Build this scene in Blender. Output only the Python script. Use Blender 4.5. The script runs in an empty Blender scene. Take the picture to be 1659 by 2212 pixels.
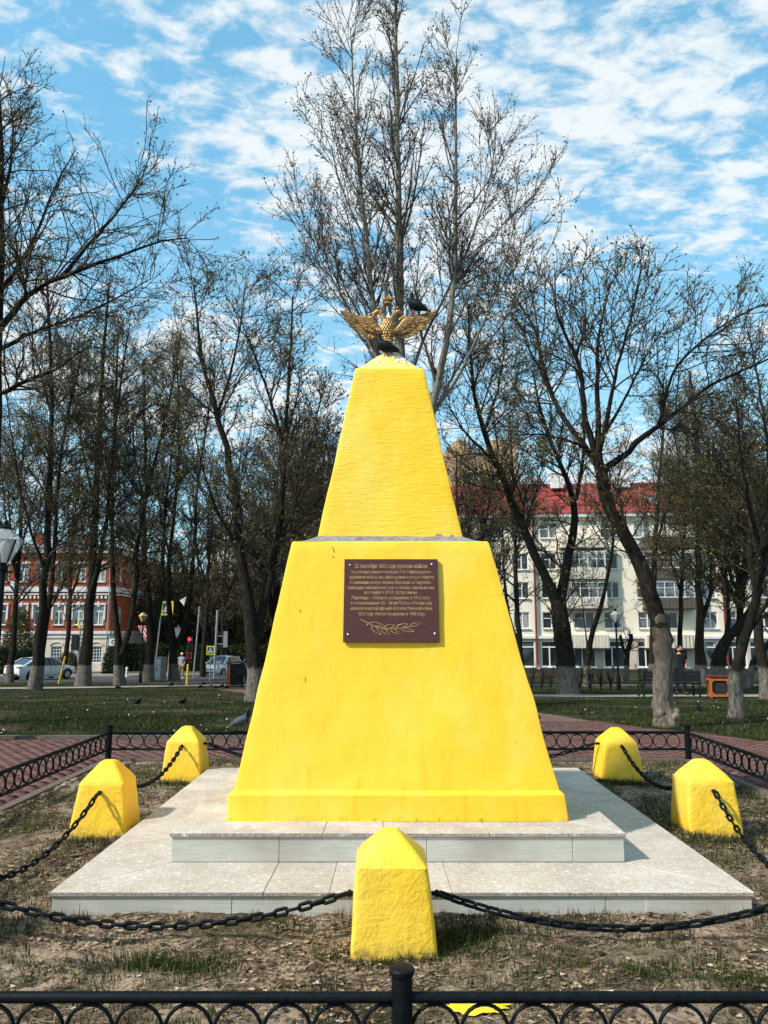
import bpy, bmesh, math, random
import numpy as np
from mathutils import Vector, Matrix, Quaternion

# ------------------------------------------------------------------ camera, sky, sun, exposure
SC = bpy.context.scene
COL = SC.collection
F, CX, CY, CAM_H, HORIZON = 1680.0, 829.5, 1106.0, 1.65, 1365.0     # focal length etc. in units of a 1659 x 2212 frame
PITCH = math.atan((HORIZON - CY) / F)
CP, SP = math.cos(PITCH), math.sin(PITCH)
cam_data = bpy.data.cameras.new('camera')
cam_data.sensor_fit = 'VERTICAL'
cam_data.sensor_height = 36.0
cam_data.lens = 36.0 * F / 2212.0
cam_data.clip_end = 2000
cam = bpy.data.objects.new('camera', cam_data)
COL.objects.link(cam)
cam.location = (0, 0, CAM_H)
cam.rotation_euler = (math.radians(90) + PITCH, 0, 0)
SC.camera = cam

SUN_ELEV, SUN_AZ = math.radians(41.5), math.radians(242.5)
sun_vec = Vector((math.sin(SUN_AZ) * math.cos(SUN_ELEV), math.cos(SUN_AZ) * math.cos(SUN_ELEV), math.sin(SUN_ELEV)))
sd = bpy.data.lights.new('sun', 'SUN')
sd.energy = 3.7
sd.angle = math.radians(2.2)
sd.color = (1.0, 0.955, 0.89)
so = bpy.data.objects.new('sun', sd)
COL.objects.link(so)
so.rotation_euler = (-sun_vec).to_track_quat('-Z', 'Y').to_euler()

SC.view_settings.view_transform = 'Standard'
SC.view_settings.look = 'None'
SC.view_settings.exposure = 0.60
SC.view_settings.gamma = 1.0
SC.cycles.use_adaptive_sampling = True
SC.cycles.adaptive_threshold = 0.02
SC.cycles.max_bounces = 4
SC.cycles.diffuse_bounces = 2
SC.cycles.glossy_bounces = 2
SC.cycles.transmission_bounces = 2
SC.cycles.transparent_max_bounces = 6


def build_world():
    w = bpy.data.worlds.new('World')
    SC.world = w
    w.use_nodes = True
    nt = w.node_tree
    N, L = nt.nodes, nt.links
    N.clear()
    out = N.new('ShaderNodeOutputWorld')
    bg = N.new('ShaderNodeBackground')
    bg.inputs['Strength'].default_value = 0.094
    sky = N.new('ShaderNodeTexSky')
    sky.sky_type = 'NISHITA'
    sky.sun_disc = False
    sky.sun_elevation = SUN_ELEV
    sky.sun_rotation = SUN_AZ
    sky.air_density = 1.0
    sky.dust_density = 0.6
    sky.ozone_density = 2.2
    tc = N.new('ShaderNodeTexCoord')
    sep = N.new('ShaderNodeSeparateXYZ')
    L.new(tc.outputs['Generated'], sep.inputs[0])

    def m(op, a, b=None, clamp=False):
        n = N.new('ShaderNodeMath')
        n.operation = op
        n.use_clamp = clamp
        for i, x in enumerate((a, b)):
            if x is None:
                continue
            if isinstance(x, (int, float)):
                n.inputs[i].default_value = x
            else:
                L.new(x, n.inputs[i])
        return n.outputs[0]
    # clouds on a flat layer overhead
    den = m('ADD', m('MAXIMUM', sep.outputs[2], 0.0), 0.10)
    cmb = N.new('ShaderNodeCombineXYZ')
    L.new(m('DIVIDE', sep.outputs[0], den), cmb.inputs[0])
    L.new(m('DIVIDE', sep.outputs[1], den), cmb.inputs[1])
    mp = N.new('ShaderNodeMapping')
    mp.inputs['Location'].default_value = CLOUD_OFF
    L.new(cmb.outputs[0], mp.inputs['Vector'])

    def noise(scale, detail, rough, dist=0.0, vec=None):
        n = N.new('ShaderNodeTexNoise')
        n.inputs['Scale'].default_value = scale
        n.inputs['Detail'].default_value = detail
        n.inputs['Roughness'].default_value = rough
        n.inputs['Distortion'].default_value = dist
        L.new(vec or mp.outputs[0], n.inputs['Vector'])
        return n.outputs['Fac']
    big = noise(1.0, 3, 0.45)
    mid = noise(3.4, 9, 0.62, 0.2)
    # altocumulus: small puffs drifting in ranks
    st = N.new('ShaderNodeMapping')
    st.inputs['Scale'].default_value = (1.0, 1.5, 1.0)
    st.inputs['Rotation'].default_value = (0, 0, math.radians(-28))
    L.new(mp.outputs[0], st.inputs['Vector'])
    puff = noise(11.0, 7, 0.62, 0.3, st.outputs[0])
    v = m('ADD', m('MULTIPLY', big, 0.85), m('MULTIPLY', mid, 0.50))
    v = m('ADD', v, m('MULTIPLY', puff, 0.85))
    ramp = N.new('ShaderNodeMapRange')
    ramp.interpolation_type = 'SMOOTHSTEP'
    ramp.inputs['From Min'].default_value = CLOUD_MIN
    ramp.inputs['From Max'].default_value = CLOUD_MAX
    L.new(v, ramp.inputs['Value'])
    # haze toward horizon
    hz = N.new('ShaderNodeMapRange')
    hz.inputs['From Min'].default_value = 0.02
    hz.inputs['From Max'].default_value = 0.52
    hz.inputs['To Min'].default_value = 0.30
    hz.inputs['To Max'].default_value = 0.0
    L.new(sep.outputs[2], hz.inputs['Value'])
    fac = m('MULTIPLY', m('MAXIMUM', ramp.outputs[0], hz.outputs[0]), 0.97)
    tint = N.new('ShaderNodeMixRGB')
    tint.blend_type = 'MULTIPLY'
    tint.inputs[0].default_value = 1.0
    tint.inputs[2].default_value = SKY_TINT
    gm = N.new('ShaderNodeGamma')
    gm.inputs['Gamma'].default_value = 0.55
    L.new(sky.outputs[0], gm.inputs['Color'])
    L.new(gm.outputs[0], tint.inputs[1])
    mix = N.new('ShaderNodeMixRGB')
    mix.inputs[2].default_value = CLOUD_COL
    L.new(fac, mix.inputs[0])
    L.new(tint.outputs[0], mix.inputs[1])
    L.new(mix.outputs[0], bg.inputs['Color'])
    L.new(bg.outputs[0], out.inputs['Surface'])


CLOUD_OFF = (12.66, -19.9, 0.0)
CLOUD_MIN, CLOUD_MAX = 1.0, 1.24
CLOUD_COL = (6.3, 6.8, 7.0, 1)
SKY_TINT = (1.5, 2.95, 3.3, 1)
build_world()


# ------------------------------------------------------------------ place on the ground
def zt(y):
    if y < 12:
        return 0.0
    if y < 45:
        return -0.037 * (y - 12)
    if y < 95:
        return -1.221 - 0.03 * (y - 45)
    return -2.721


def ray(x, y):
    u, v = (x - CX) / F, (CY - y) / F
    return u, CP - v * SP, SP + v * CP


def at(x, y, Y):
    a, b, c = ray(x, y)
    t = Y / b
    return Vector((a * t, Y, CAM_H + c * t))


def gp(x, y):
    """where the line of sight meets the ground"""
    a, b, c = ray(x, y)
    lo, hi = 1.0, 400.0
    for _ in range(60):
        t = 0.5 * (lo + hi)
        if CAM_H + c * t > zt(b * t):
            lo = t
        else:
            hi = t
    return Vector((a * lo, b * lo, zt(b * lo)))


def gx(x, Y):
    """ground point in column x at distance Y (columns near the horizon line)"""
    a, b, c = ray(x, 1470)
    return Vector((a * Y / b, Y, zt(Y)))


# ------------------------------------------------------------------ materials
MATS = {}


def lin(h):
    r = [int(h[i:i + 2], 16) / 255 for i in (0, 2, 4)]
    return tuple((c / 12.92 if c <= 0.04045 else ((c + 0.055) / 1.055) ** 2.4) for c in r)


class NB:
    """small helper round a material's node tree"""

    def __init__(s, name, coord='pos'):
        s.m = bpy.data.materials.new(name)
        s.m.use_nodes = True
        s.t = s.m.node_tree
        s.N, s.L = s.t.nodes, s.t.links
        s.b = s.N['Principled BSDF']
        s.b.inputs['Specular IOR Level'].default_value = 0.3 if name.startswith(('yellow', 'plaque', 'bronze', 'glass')) else 0.06
        if coord == 'pos':
            s.v = s.N.new('ShaderNodeNewGeometry').outputs['Position']
        else:
            s.v = s.N.new('ShaderNodeTexCoord').outputs['Object']
        MATS[name] = s.m

    def scale(s, sc):
        n = s.N.new('ShaderNodeMapping')
        n.inputs['Scale'].default_value = sc
        s.L.new(s.v, n.inputs[0])
        return n.outputs[0]

    def noise(s, scale, detail=4, rough=0.55, dist=0.0, vec=None, out='Fac'):
        n = s.N.new('ShaderNodeTexNoise')
        n.inputs['Scale'].default_value = scale
        n.inputs['Detail'].default_value = detail
        n.inputs['Roughness'].default_value = rough
        n.inputs['Distortion'].default_value = dist
        s.L.new(vec if vec is not None else s.v, n.inputs['Vector'])
        return n.outputs[out]

    def voro(s, scale, feature='F1', vec=None, out='Distance'):
        n = s.N.new('ShaderNodeTexVoronoi')
        n.feature = feature
        n.inputs['Scale'].default_value = scale
        s.L.new(vec if vec is not None else s.v, n.inputs['Vector'])
        return n.outputs[out]

    def rng(s, x, a, b, lo=0.0, hi=1.0, smooth=False):
        n = s.N.new('ShaderNodeMapRange')
        if smooth:
            n.interpolation_type = 'SMOOTHSTEP'
        n.inputs['From Min'].default_value = a
        n.inputs['From Max'].default_value = b
        n.inputs['To Min'].default_value = lo
        n.inputs['To Max'].default_value = hi
        s.L.new(x, n.inputs['Value'])
        return n.outputs[0]

    def math(s, op, a, b=None):
        n = s.N.new('ShaderNodeMath')
        n.operation = op
        for i, x in enumerate((a, b)):
            if x is None:
                continue
            if isinstance(x, (int, float)):
                n.inputs[i].default_value = x
            else:
                s.L.new(x, n.inputs[i])
        return n.outputs[0]

    def mix(s, fac, a, b, mode='MIX'):
        n = s.N.new('ShaderNodeMixRGB')
        n.blend_type = mode
        for i, x in enumerate((fac, a, b)):
            if isinstance(x, (int, float)):
                n.inputs[i].default_value = x
            elif isinstance(x, tuple):
                n.inputs[i].default_value = (x + (1,))[:4]
            else:
                s.L.new(x, n.inputs[i])
        return n.outputs[0]

    def island(s):
        return s.N.new('ShaderNodeNewGeometry').outputs['Random Per Island']

    def objrand(s):
        return s.N.new('ShaderNodeObjectInfo').outputs['Random']

    def axis(s, i, coord=None):
        n = s.N.new('ShaderNodeSeparateXYZ')
        s.L.new(coord if coord is not None else s.v, n.inputs[0])
        return n.outputs[i]

    def color(s, c):
        if isinstance(c, tuple):
            s.b.inputs['Base Color'].default_value = (c + (1,))[:4]
        else:
            s.L.new(c, s.b.inputs['Base Color'])
        return s

    def rough(s, r):
        if isinstance(r, (int, float)):
            s.b.inputs['Roughness'].default_value = r
        else:
            s.L.new(r, s.b.inputs['Roughness'])
        return s

    def set(s, **kw):
        for k, v in kw.items():
            s.b.inputs[k.replace('_', ' ')].default_value = v
        return s

    def bump(s, h, strength=0.4, dist=0.01):
        n = s.N.new('ShaderNodeBump')
        n.inputs['Strength'].default_value = strength
        n.inputs['Distance'].default_value = dist
        s.L.new(h, n.inputs['Height'])
        s.L.new(n.outputs[0], s.b.inputs['Normal'])
        return s


def simple(name, col, rough=0.7, var=0.25, scale=8, metal=0.0, bump=0.0, coord='pos', spec=0.3):
    b = NB(name, coord)
    n = b.noise(scale, 5, 0.6)
    lo = tuple(c * (1 - var) for c in col)
    hi = tuple(min(1, c * (1 + var)) for c in col)
    b.color(b.mix(b.rng(n, 0.3, 0.7), lo, hi)).rough(rough).set(Metallic=metal)
    b.b.inputs['Specular IOR Level'].default_value = spec
    if bump:
        b.bump(b.noise(scale * 4, 5, 0.6), 0.6, bump)
    return b.m


def build_materials():
    # yellow oil paint on rendered masonry
    for name, brush in (('yellow_paint', 0), ('yellow_paint_brushed', 1), ('yellow_paint_lumpy', 2)):
        b = NB(name)
        big = b.noise(1.1, 4, 0.6)
        streak = b.noise(2.2, 5, 0.65, vec=b.scale((3.2, 3.2, 0.35)))
        fine = b.noise(38, 4, 0.6)
        base = b.mix(b.rng(big, 0.3, 0.7), (0.86, 0.510, 0.020), (0.88, 0.560, 0.042))
        base = b.mix(b.rng(streak, 0.52, 0.78, 0, 0.35), base, (0.80, 0.45, 0.012))
        pale = b.noise(1.7, 5, 0.6, 0.5, vec=b.scale((1.3, 1.3, 0.7)))
        base = b.mix(b.rng(pale, 0.48, 0.70, 0, 0.5), base, (0.87, 0.63, 0.13))
        drip = b.noise(1.6, 6, 0.7, vec=b.scale((7.0, 7.0, 0.28)))
        base = b.mix(b.rng(drip, 0.56, 0.70, 0, 0.55), base, (0.76, 0.41, 0.012))
        base = b.mix(b.rng(fine, 0.60, 0.8, 0, 0.16), base, (0.62, 0.40, 0.05))
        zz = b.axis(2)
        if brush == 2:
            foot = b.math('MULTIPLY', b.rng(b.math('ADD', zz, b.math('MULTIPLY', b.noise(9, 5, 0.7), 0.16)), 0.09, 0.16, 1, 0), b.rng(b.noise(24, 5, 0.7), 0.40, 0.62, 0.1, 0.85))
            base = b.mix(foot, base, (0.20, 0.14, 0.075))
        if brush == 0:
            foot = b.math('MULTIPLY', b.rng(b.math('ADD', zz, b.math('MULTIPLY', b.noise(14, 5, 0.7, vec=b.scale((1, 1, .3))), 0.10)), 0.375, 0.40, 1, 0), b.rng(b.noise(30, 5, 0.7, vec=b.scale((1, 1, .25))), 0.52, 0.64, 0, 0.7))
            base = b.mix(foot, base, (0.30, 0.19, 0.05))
        specks = b.rng(b.noise(19, 3, 0.7), 0.755, 0.775)
        base = b.mix(b.math('MULTIPLY', specks, 0.75), base, (0.16, 0.11, 0.035))
        # faded, chalky upward surfaces where rain and birds have washed the paint off
        nrm = b.N.new('ShaderNodeNewGeometry').outputs['Normal']
        up = b.axis(2, nrm)
        worn = b.math('MULTIPLY', b.rng(up, 0.42, 0.75), b.rng(b.noise(7, 6, 0.7), 0.38, 0.66, 0.15, 0.9))
        if brush == 1:
            base = b.mix(worn, base, (0.86, 0.74, 0.38))
        b.color(base).rough(0.55)
        if brush == 1:
            h = b.math('ADD', b.noise(16, 5, 0.6, 0.4, vec=b.scale((0.55, 0.55, 2.6))), b.math('MULTIPLY', fine, 0.4))
            b.bump(h, 0.6, 0.014)
        elif brush == 2:
            h = b.math('ADD', b.noise(13, 6, 0.62, 0.5), b.math('MULTIPLY', b.noise(55, 4, 0.6), 0.35))
            b.bump(h, 0.7, 0.016)
        else:
            h = b.math('ADD', b.noise(4, 5, 0.6), b.math('MULTIPLY', fine, 0.12))
            b.bump(h, 0.5, 0.016)
    # mortar ledge
    b = NB('ledge_mortar')
    n = b.noise(14, 6, 0.7)
    b.color(b.mix(b.rng(n, 0.3, 0.7), (0.13, 0.115, 0.10), (0.34, 0.32, 0.29))).rough(0.9).bump(n, 0.6, 0.01)
    # pinkish dolomite slabs
    b = NB('slab_stone')
    g = b.noise(3.0, 6, 0.65)
    s1 = b.noise(85, 5, 0.75)
    s2 = b.noise(24, 5, 0.7)
    base = b.mix(b.rng(g, 0.3, 0.7), (0.46, 0.38, 0.30), (0.64, 0.575, 0.49))
    base = b.mix(b.rng(s1, 0.48, 0.64, 0, 0.8), base, (0.27, 0.20, 0.155))
    base = b.mix(b.rng(s2, 0.56, 0.68, 0, 0.75), base, (0.76, 0.74, 0.70))
    stain = b.noise(0.9, 5, 0.65, 0.6)
    base = b.mix(b.rng(stain, 0.52, 0.68, 0, 0.55), base, (0.36, 0.29, 0.22))
    tone = b.rng(b.objrand(), 0, 1, 0.9, 1.05)
    cmbn = b.N.new('ShaderNodeCombineXYZ')
    for i in range(3):
        b.L.new(tone, cmbn.inputs[i])
    base = b.mix(1.0, base, cmbn.outputs[0], 'MULTIPLY')
    b.color(base).rough(0.82).bump(b.math('ADD', s1, s2), 0.35, 0.004)
    # darker rough-cut slab edge shares that stone; grey riser stone
    b = NB('riser_stone')
    w = b.noise(30, 5, 0.7, 0.6, vec=b.scale((0.18, 0.18, 2.4)))
    g = b.noise(2.0, 5, 0.6)
    base = b.mix(b.rng(g, 0.3, 0.7), (0.44, 0.43, 0.375), (0.55, 0.54, 0.48))
    base = b.mix(b.rng(w, 0.45, 0.68, 0, 0.6), base, (0.35, 0.345, 0.31))
    drip = b.noise(6, 5, 0.7, vec=b.scale((3.5, 3.5, 0.25)))
    base = b.mix(b.rng(drip, 0.62, 0.70, 0, 0.8), base, (0.74, 0.75, 0.73))
    dark = b.noise(1.3, 3, 0.5)
    base = b.mix(b.rng(dark, 0.50, 0.66, 0, 0.6), base, (0.29, 0.26, 0.22))
    b.color(base).rough(0.8).bump(w, 0.35, 0.004)
    b = NB('joint_mortar')
    n = b.noise(20, 5, 0.7)
    b.color(b.mix(b.rng(n, 0.3, 0.7), (0.20, 0.17, 0.145), (0.40, 0.365, 0.32))).rough(0.9)
    b = NB('slab_edge')
    s1 = b.noise(70, 5, 0.75)
    base = b.mix(b.rng(s1, 0.35, 0.65), (0.17, 0.135, 0.12), (0.47, 0.42, 0.38))
    base = b.mix(b.rng(b.noise(9, 4, 0.7), 0.62, 0.7, 0, 0.9), base, (0.7, 0.69, 0.66))
    b.color(base).rough(0.85).bump(s1, 0.6, 0.006)
    # plaque
    b = NB('plaque_granite')
    n = b.noise(150, 4, 0.7)
    n2 = b.noise(60, 3, 0.6)
    base = b.mix(b.rng(n, 0.36, 0.66), (0.022, 0.007, 0.007), (0.135, 0.042, 0.034))
    base = b.mix(b.rng(n2, 0.5, 0.75, 0, 0.6), base, (0.045, 0.018, 0.020))
    b.color(base).rough(0.4)
    simple('gold_letter', (0.40, 0.25, 0.11), 0.5, 0.5, 30, 0.3)
    simple('steel_bolt', (0.6, 0.6, 0.58), 0.3, 0.2, 30, 0.9)
    b = NB('bronze', 'obj')
    n = b.noise(26, 6, 0.65)
    base = b.mix(b.rng(n, 0.32, 0.68), (0.12, 0.056, 0.018), (0.60, 0.36, 0.14))
    base = b.mix(b.rng(b.noise(9, 4, 0.6), 0.6, 0.75, 0, 0.5), base, (0.05, 0.035, 0.02))
    b.color(base).rough(0.36).set(Metallic=0.5).bump(n, 0.5, 0.006)
    # iron
    b = NB('black_iron')
    n = b.noise(40, 5, 0.7)
    base = b.mix(b.rng(n, 0.3, 0.7), (0.0025, 0.004, 0.005), (0.007, 0.010, 0.012))
    base = b.mix(b.rng(b.noise(23, 5, 0.75), 0.70, 0.76, 0, 0.5), base, (0.12, 0.11, 0.09))
    b.color(base).rough(0.5).bump(n, 0.4, 0.003)
    b.b.inputs['Specular IOR Level'].default_value = 0.10
    b = NB('black_chain')
    n = b.noise(60, 5, 0.7)
    base = b.mix(b.rng(n, 0.3, 0.7), (0.0025, 0.004, 0.005), (0.009, 0.012, 0.014))
    base = b.mix(b.rng(b.noise(9, 4, 0.8), 0.715, 0.73, 0, 1), base, (0.6, 0.6, 0.58))
    b.color(base).rough(0.5).bump(n, 0.4, 0.002)
    b.b.inputs['Specular IOR Level'].default_value = 0.10
    # soil inside the fence
    b = NB('soil')
    big = b.noise(1.5, 5, 0.65, 0.4)
    mid = b.noise(7, 7, 0.72, 0.6)
    fine = b.noise(42, 7, 0.8, 0.5)
    base = b.mix(b.rng(big, 0.38, 0.56), (0.16, 0.105, 0.068), (0.62, 0.45, 0.31))
    base = b.mix(b.rng(mid, 0.47, 0.60, 0, 0.9), base, (0.095, 0.066, 0.046))
    base = b.mix(b.rng(fine, 0.50, 0.62, 0, 0.8), base, (0.56, 0.43, 0.31))
    base = b.mix(b.rng(b.noise(30, 6, 0.78, 0.7), 0.52, 0.60, 0, 0.88), base, (0.028, 0.021, 0.016))
    base = b.mix(b.math('MULTIPLY', b.rng(b.noise(2.1, 4, 0.6), 0.52, 0.62), 0.55), base, (0.055, 0.065, 0.020))
    b.color(base).rough(0.95).bump(b.math('ADD', b.math('MULTIPLY', mid, 1.2), fine), 1.0, 0.035)
    b = NB('litter')
    r = b.island()
    cr = b.N.new('ShaderNodeValToRGB')
    e = cr.color_ramp
    e.interpolation = 'CONSTANT'
    e.elements[0].color = (0.045, 0.03, 0.02, 1)
    e.elements[1].position = 0.985
    e.elements[1].color = (0.6, 0.56, 0.48, 1)
    for p, c in ((0.30, (0.11, 0.07, 0.04, 1)), (0.50, (0.25, 0.17, 0.105, 1)), (0.72, (0.36, 0.25, 0.15, 1)), (0.90, (0.47, 0.35, 0.23, 1))):
        k = e.elements.new(p)
        k.color = c
    b.L.new(r, cr.inputs[0])
    b.color(cr.outputs[0]).rough(0.9)
    for name, ca, cb, cc in (('grass_blades', (0.010, 0.022, 0.004), (0.045, 0.066, 0.013), (0.16, 0.13, 0.05)),
                             ('lawn_blades', (0.010, 0.019, 0.005), (0.042, 0.058, 0.013), (0.12, 0.10, 0.045))):
        b = NB(name)
        r = b.island()
        base = b.mix(r, ca, cb)
        base = b.mix(b.rng(r, 0.86, 0.9), base, cc)
        b.color(base).rough(0.7)
    b = NB('lawn')
    n = b.noise(0.55, 5, 0.65)
    f = b.noise(26, 6, 0.8)
    base = b.mix(b.rng(f, 0.35, 0.68), (0.007, 0.012, 0.0035), (0.034, 0.044, 0.012))
    base = b.mix(b.rng(n, 0.44, 0.60, 0, 0.9), base, (0.085, 0.066, 0.038))
    b.color(base).rough(0.95).bump(f, 0.9, 0.04)
    b = NB('bare_earth')
    f = b.noise(22, 6, 0.75)
    b.color(b.mix(b.rng(f, 0.35, 0.66), (0.06, 0.048, 0.036), (0.16, 0.125, 0.09))).rough(0.95).bump(f, 0.8, 0.03)
    # pavers and paths
    b = NB('paver')
    r = b.island()
    base = b.mix(r, (0.105, 0.050, 0.042), (0.165, 0.080, 0.066))
    base = b.mix(b.rng(b.noise(4, 5, 0.65), 0.45, 0.7, 0, 0.6), base, (0.16, 0.11, 0.095))
    f = b.noise(60, 4, 0.7)
    base = b.mix(b.rng(f, 0.5, 0.75, 0, 0.4), base, (0.24, 0.17, 0.14))
    b.color(base).rough(0.85).bump(f, 0.5, 0.004)
    b = NB('paver_bed')
    f = b.noise(30, 6, 0.7)
    n = b.noise(1.2, 5, 0.6)
    base = b.mix(b.rng(n, 0.35, 0.65), (0.125, 0.070, 0.060), (0.185, 0.115, 0.098))
    base = b.mix(b.rng(f, 0.55, 0.7, 0, 0.5), base, (0.08, 0.048, 0.04))
    b.color(base).rough(0.9).bump(f, 0.5, 0.01)
    b = NB('concrete')
    f = b.noise(30, 6, 0.7)
    n = b.noise(1.5, 5, 0.6)
    base = b.mix(b.rng(n, 0.3, 0.7), (0.21, 0.195, 0.18), (0.33, 0.31, 0.285))
    base = b.mix(b.rng(f, 0.55, 0.75, 0, 0.4), base, (0.14, 0.125, 0.11))
    b.color(base).rough(0.9).bump(f, 0.4, 0.006)
    b = NB('old_kerb')
    f = b.noise(30, 6, 0.7)
    b.color(b.mix(b.rng(f, 0.35, 0.65), (0.085, 0.066, 0.052), (0.19, 0.155, 0.13))).rough(0.9).bump(f, 0.6, 0.01)
    b = NB('asphalt')
    f = b.noise(60, 5, 0.75)
    n = b.noise(0.5, 5, 0.6)
    base = b.mix(b.rng(f, 0.35, 0.7), (0.045, 0.045, 0.046), (0.09, 0.088, 0.085))
    base = b.mix(b.rng(n, 0.5, 0.65, 0, 0.4), base, (0.11, 0.105, 0.10))
    b.color(base).rough(0.9)
    # bark: whitewash is real paint, brushed on to about a metre above the ground
    for name, a, c, ww in (('bark_dark', (0.008, 0.007, 0.006), (0.036, 0.030, 0.024), 1.0),
                           ('bark_pale', (0.055, 0.045, 0.035), (0.21, 0.18, 0.145), 0.0),
                           ('bark_poplar', (0.10, 0.092, 0.075), (0.27, 0.255, 0.21), 0.0),
                           ('bark_plain', (0.009, 0.008, 0.007), (0.036, 0.030, 0.024), 0.0)):
        b = NB(name, 'obj')
        vv = b.scale((1.0, 1.0, 0.22))
        r1 = b.noise(22, 6, 0.7, 0.6, vec=vv)
        r2 = b.noise(2.2, 4, 0.6)
        base = b.mix(b.rng(r1, 0.36, 0.64), a, c)
        base = b.mix(b.rng(r2, 0.55, 0.75, 0, 0.5), base, tuple(x * 0.6 for x in a))
        if name != 'bark_poplar' and name != 'bark_pale':
            base = b.mix(b.math('MULTIPLY', b.rng(b.noise(3.3, 5, 0.65), 0.58, 0.72), 0.4), base, (0.075, 0.075, 0.03))
        if ww:
            zz = b.math('ADD', b.axis(2), b.math('MULTIPLY', b.noise(5, 4, 0.6), 0.35))
            wm = b.math('MULTIPLY', b.rng(zz, ww + 0.14, ww + 0.24, 1, 0), b.rng(r1, 0.40, 0.56, 0.25, 0.95))
            base = b.mix(wm, base, (0.19, 0.168, 0.142))
        if name == 'bark_pale':
            dk = b.rng(b.axis(2), 0.75, 1.7)
            base = b.mix(b.math('MULTIPLY', dk, b.rng(r1, 0.4, 0.6, 0.4, 0.9)), base, (0.055, 0.045, 0.035))
            scar = b.rng(b.noise(1.7, 4, 0.6, vec=b.scale((1.6, 1.6, 0.6))), 0.52, 0.62)
            base = b.mix(b.math('MULTIPLY', scar, 0.7), base, (0.38, 0.305, 0.20))
        b.color(base).rough(0.95).bump(r1, 1.0, 0.035)
    b = NB('twig_dark', 'obj')
    n = b.noise(3, 4, 0.6)
    b.color(b.mix(b.rng(n, 0.3, 0.7), (0.028, 0.023, 0.019), (0.085, 0.070, 0.054))).rough(0.9)
    b = NB('twig_grey', 'obj')
    n = b.noise(3, 4, 0.6)
    b.color(b.mix(b.rng(n, 0.3, 0.7), (0.045, 0.037, 0.032), (0.13, 0.11, 0.088))).rough(0.9)
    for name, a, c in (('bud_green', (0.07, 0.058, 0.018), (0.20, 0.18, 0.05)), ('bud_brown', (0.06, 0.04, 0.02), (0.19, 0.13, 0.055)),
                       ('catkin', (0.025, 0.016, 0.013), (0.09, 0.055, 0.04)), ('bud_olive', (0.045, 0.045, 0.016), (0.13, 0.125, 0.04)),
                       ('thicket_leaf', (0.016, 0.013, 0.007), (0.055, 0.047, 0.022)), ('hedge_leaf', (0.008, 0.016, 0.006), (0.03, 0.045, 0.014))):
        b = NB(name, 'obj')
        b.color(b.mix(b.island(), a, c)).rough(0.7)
    # buildings
    b = NB('cream_plaster')
    n = b.noise(0.35, 5, 0.6)
    st = b.noise(1.2, 5, 0.7, vec=b.scale((1.5, 1.5, 0.25)))
    base = b.mix(b.rng(n, 0.3, 0.7), (0.80, 0.69, 0.53), (0.86, 0.78, 0.65))
    base = b.mix(b.rng(st, 0.58, 0.74, 0, 0.45), base, (0.45, 0.36, 0.25))
    b.color(base).rough(0.9).bump(b.noise(8, 4, 0.6), 0.3, 0.01)
    simple('cream_panel', (0.56, 0.46, 0.36), 0.8, 0.12, 1.5)
    simple('balcony_panel', (0.62, 0.54, 0.42), 0.75, 0.12, 1.2)
    simple('white_trim', (0.66, 0.65, 0.62), 0.7, 0.12, 2)
    simple('window_white', (0.74, 0.74, 0.73), 0.5, 0.06, 4)
    simple('plinth_dark', (0.040, 0.038, 0.040), 0.8, 0.25, 2)
    simple('drain_red', (0.14, 0.022, 0.018), 0.5, 0.2, 3)
    simple('wood_grey', (0.10, 0.085, 0.07), 0.8, 0.3, 6)
    b = NB('roof_red')
    wv = b.N.new('ShaderNodeTexWave')
    wv.bands_direction = 'Z'
    wv.inputs['Scale'].default_value = 0.75
    wv.inputs['Distortion'].default_value = 0.6
    b.L.new(b.v, wv.inputs['Vector'])
    n = b.noise(0.8, 5, 0.6)
    base = b.mix(b.rng(n, 0.3, 0.7), (0.24, 0.04, 0.036), (0.36, 0.075, 0.062))
    base = b.mix(b.rng(wv.outputs['Fac'], 0.0, 0.35, 0.55, 0.0), base, (0.15, 0.018, 0.018))
    b.color(base).rough(0.5).bump(wv.outputs['Fac'], 0.6, 0.05)
    b = NB('red_brick')
    br = b.N.new('ShaderNodeTexBrick')
    br.inputs['Color1'].default_value = (0.36, 0.085, 0.032, 1)
    br.inputs['Color2'].default_value = (0.27, 0.060, 0.026, 1)
    br.inputs['Mortar'].default_value = (0.30, 0.16, 0.11, 1)
    br.inputs['Scale'].default_value = 3.0
    br.inputs['Mortar Size'].default_value = 0.014
    rot = b.N.new('ShaderNodeMapping')
    rot.inputs['Rotation'].default_value = (math.radians(90), 0, 0)
    b.L.new(b.v, rot.inputs[0])
    b.L.new(rot.outputs[0], br.inputs['Vector'])
    n = b.noise(0.6, 5, 0.65)
    base = b.mix(b.rng(n, 0.5, 0.72, 0, 0.55), br.outputs['Color'], (0.16, 0.045, 0.028))
    b.color(base).rough(0.9)
    simple('roof_grey', (0.16, 0.155, 0.155), 0.6, 0.25, 0.8)
    simple('cream_base', (0.62, 0.53, 0.43), 0.9, 0.15, 0.9)
    simple('yellow_brick', (0.52, 0.34, 0.19), 0.9, 0.2, 1.2)
    b = NB('glass_dark')
    n = b.noise(0.35, 3, 0.5)
    base = b.mix(b.rng(n, 0.42, 0.6), (0.012, 0.015, 0.017), (0.07, 0.078, 0.08))
    fold = b.noise(3.0, 3, 0.5, vec=b.scale((3.0, 3.0, 0.15)))
    cur = b.mix(b.rng(fold, 0.35, 0.65), (0.20, 0.19, 0.17), (0.46, 0.45, 0.42))
    b.color(b.mix(b.math('MULTIPLY', b.rng(b.objrand(), 0.58, 0.66), b.rng(b.noise(0.9, 2, 0.5), 0.42, 0.5)), base, cur)).rough(0.08)
    b.b.inputs['Specular IOR Level'].default_value = 0.6
    b = NB('curtain_glass')
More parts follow.
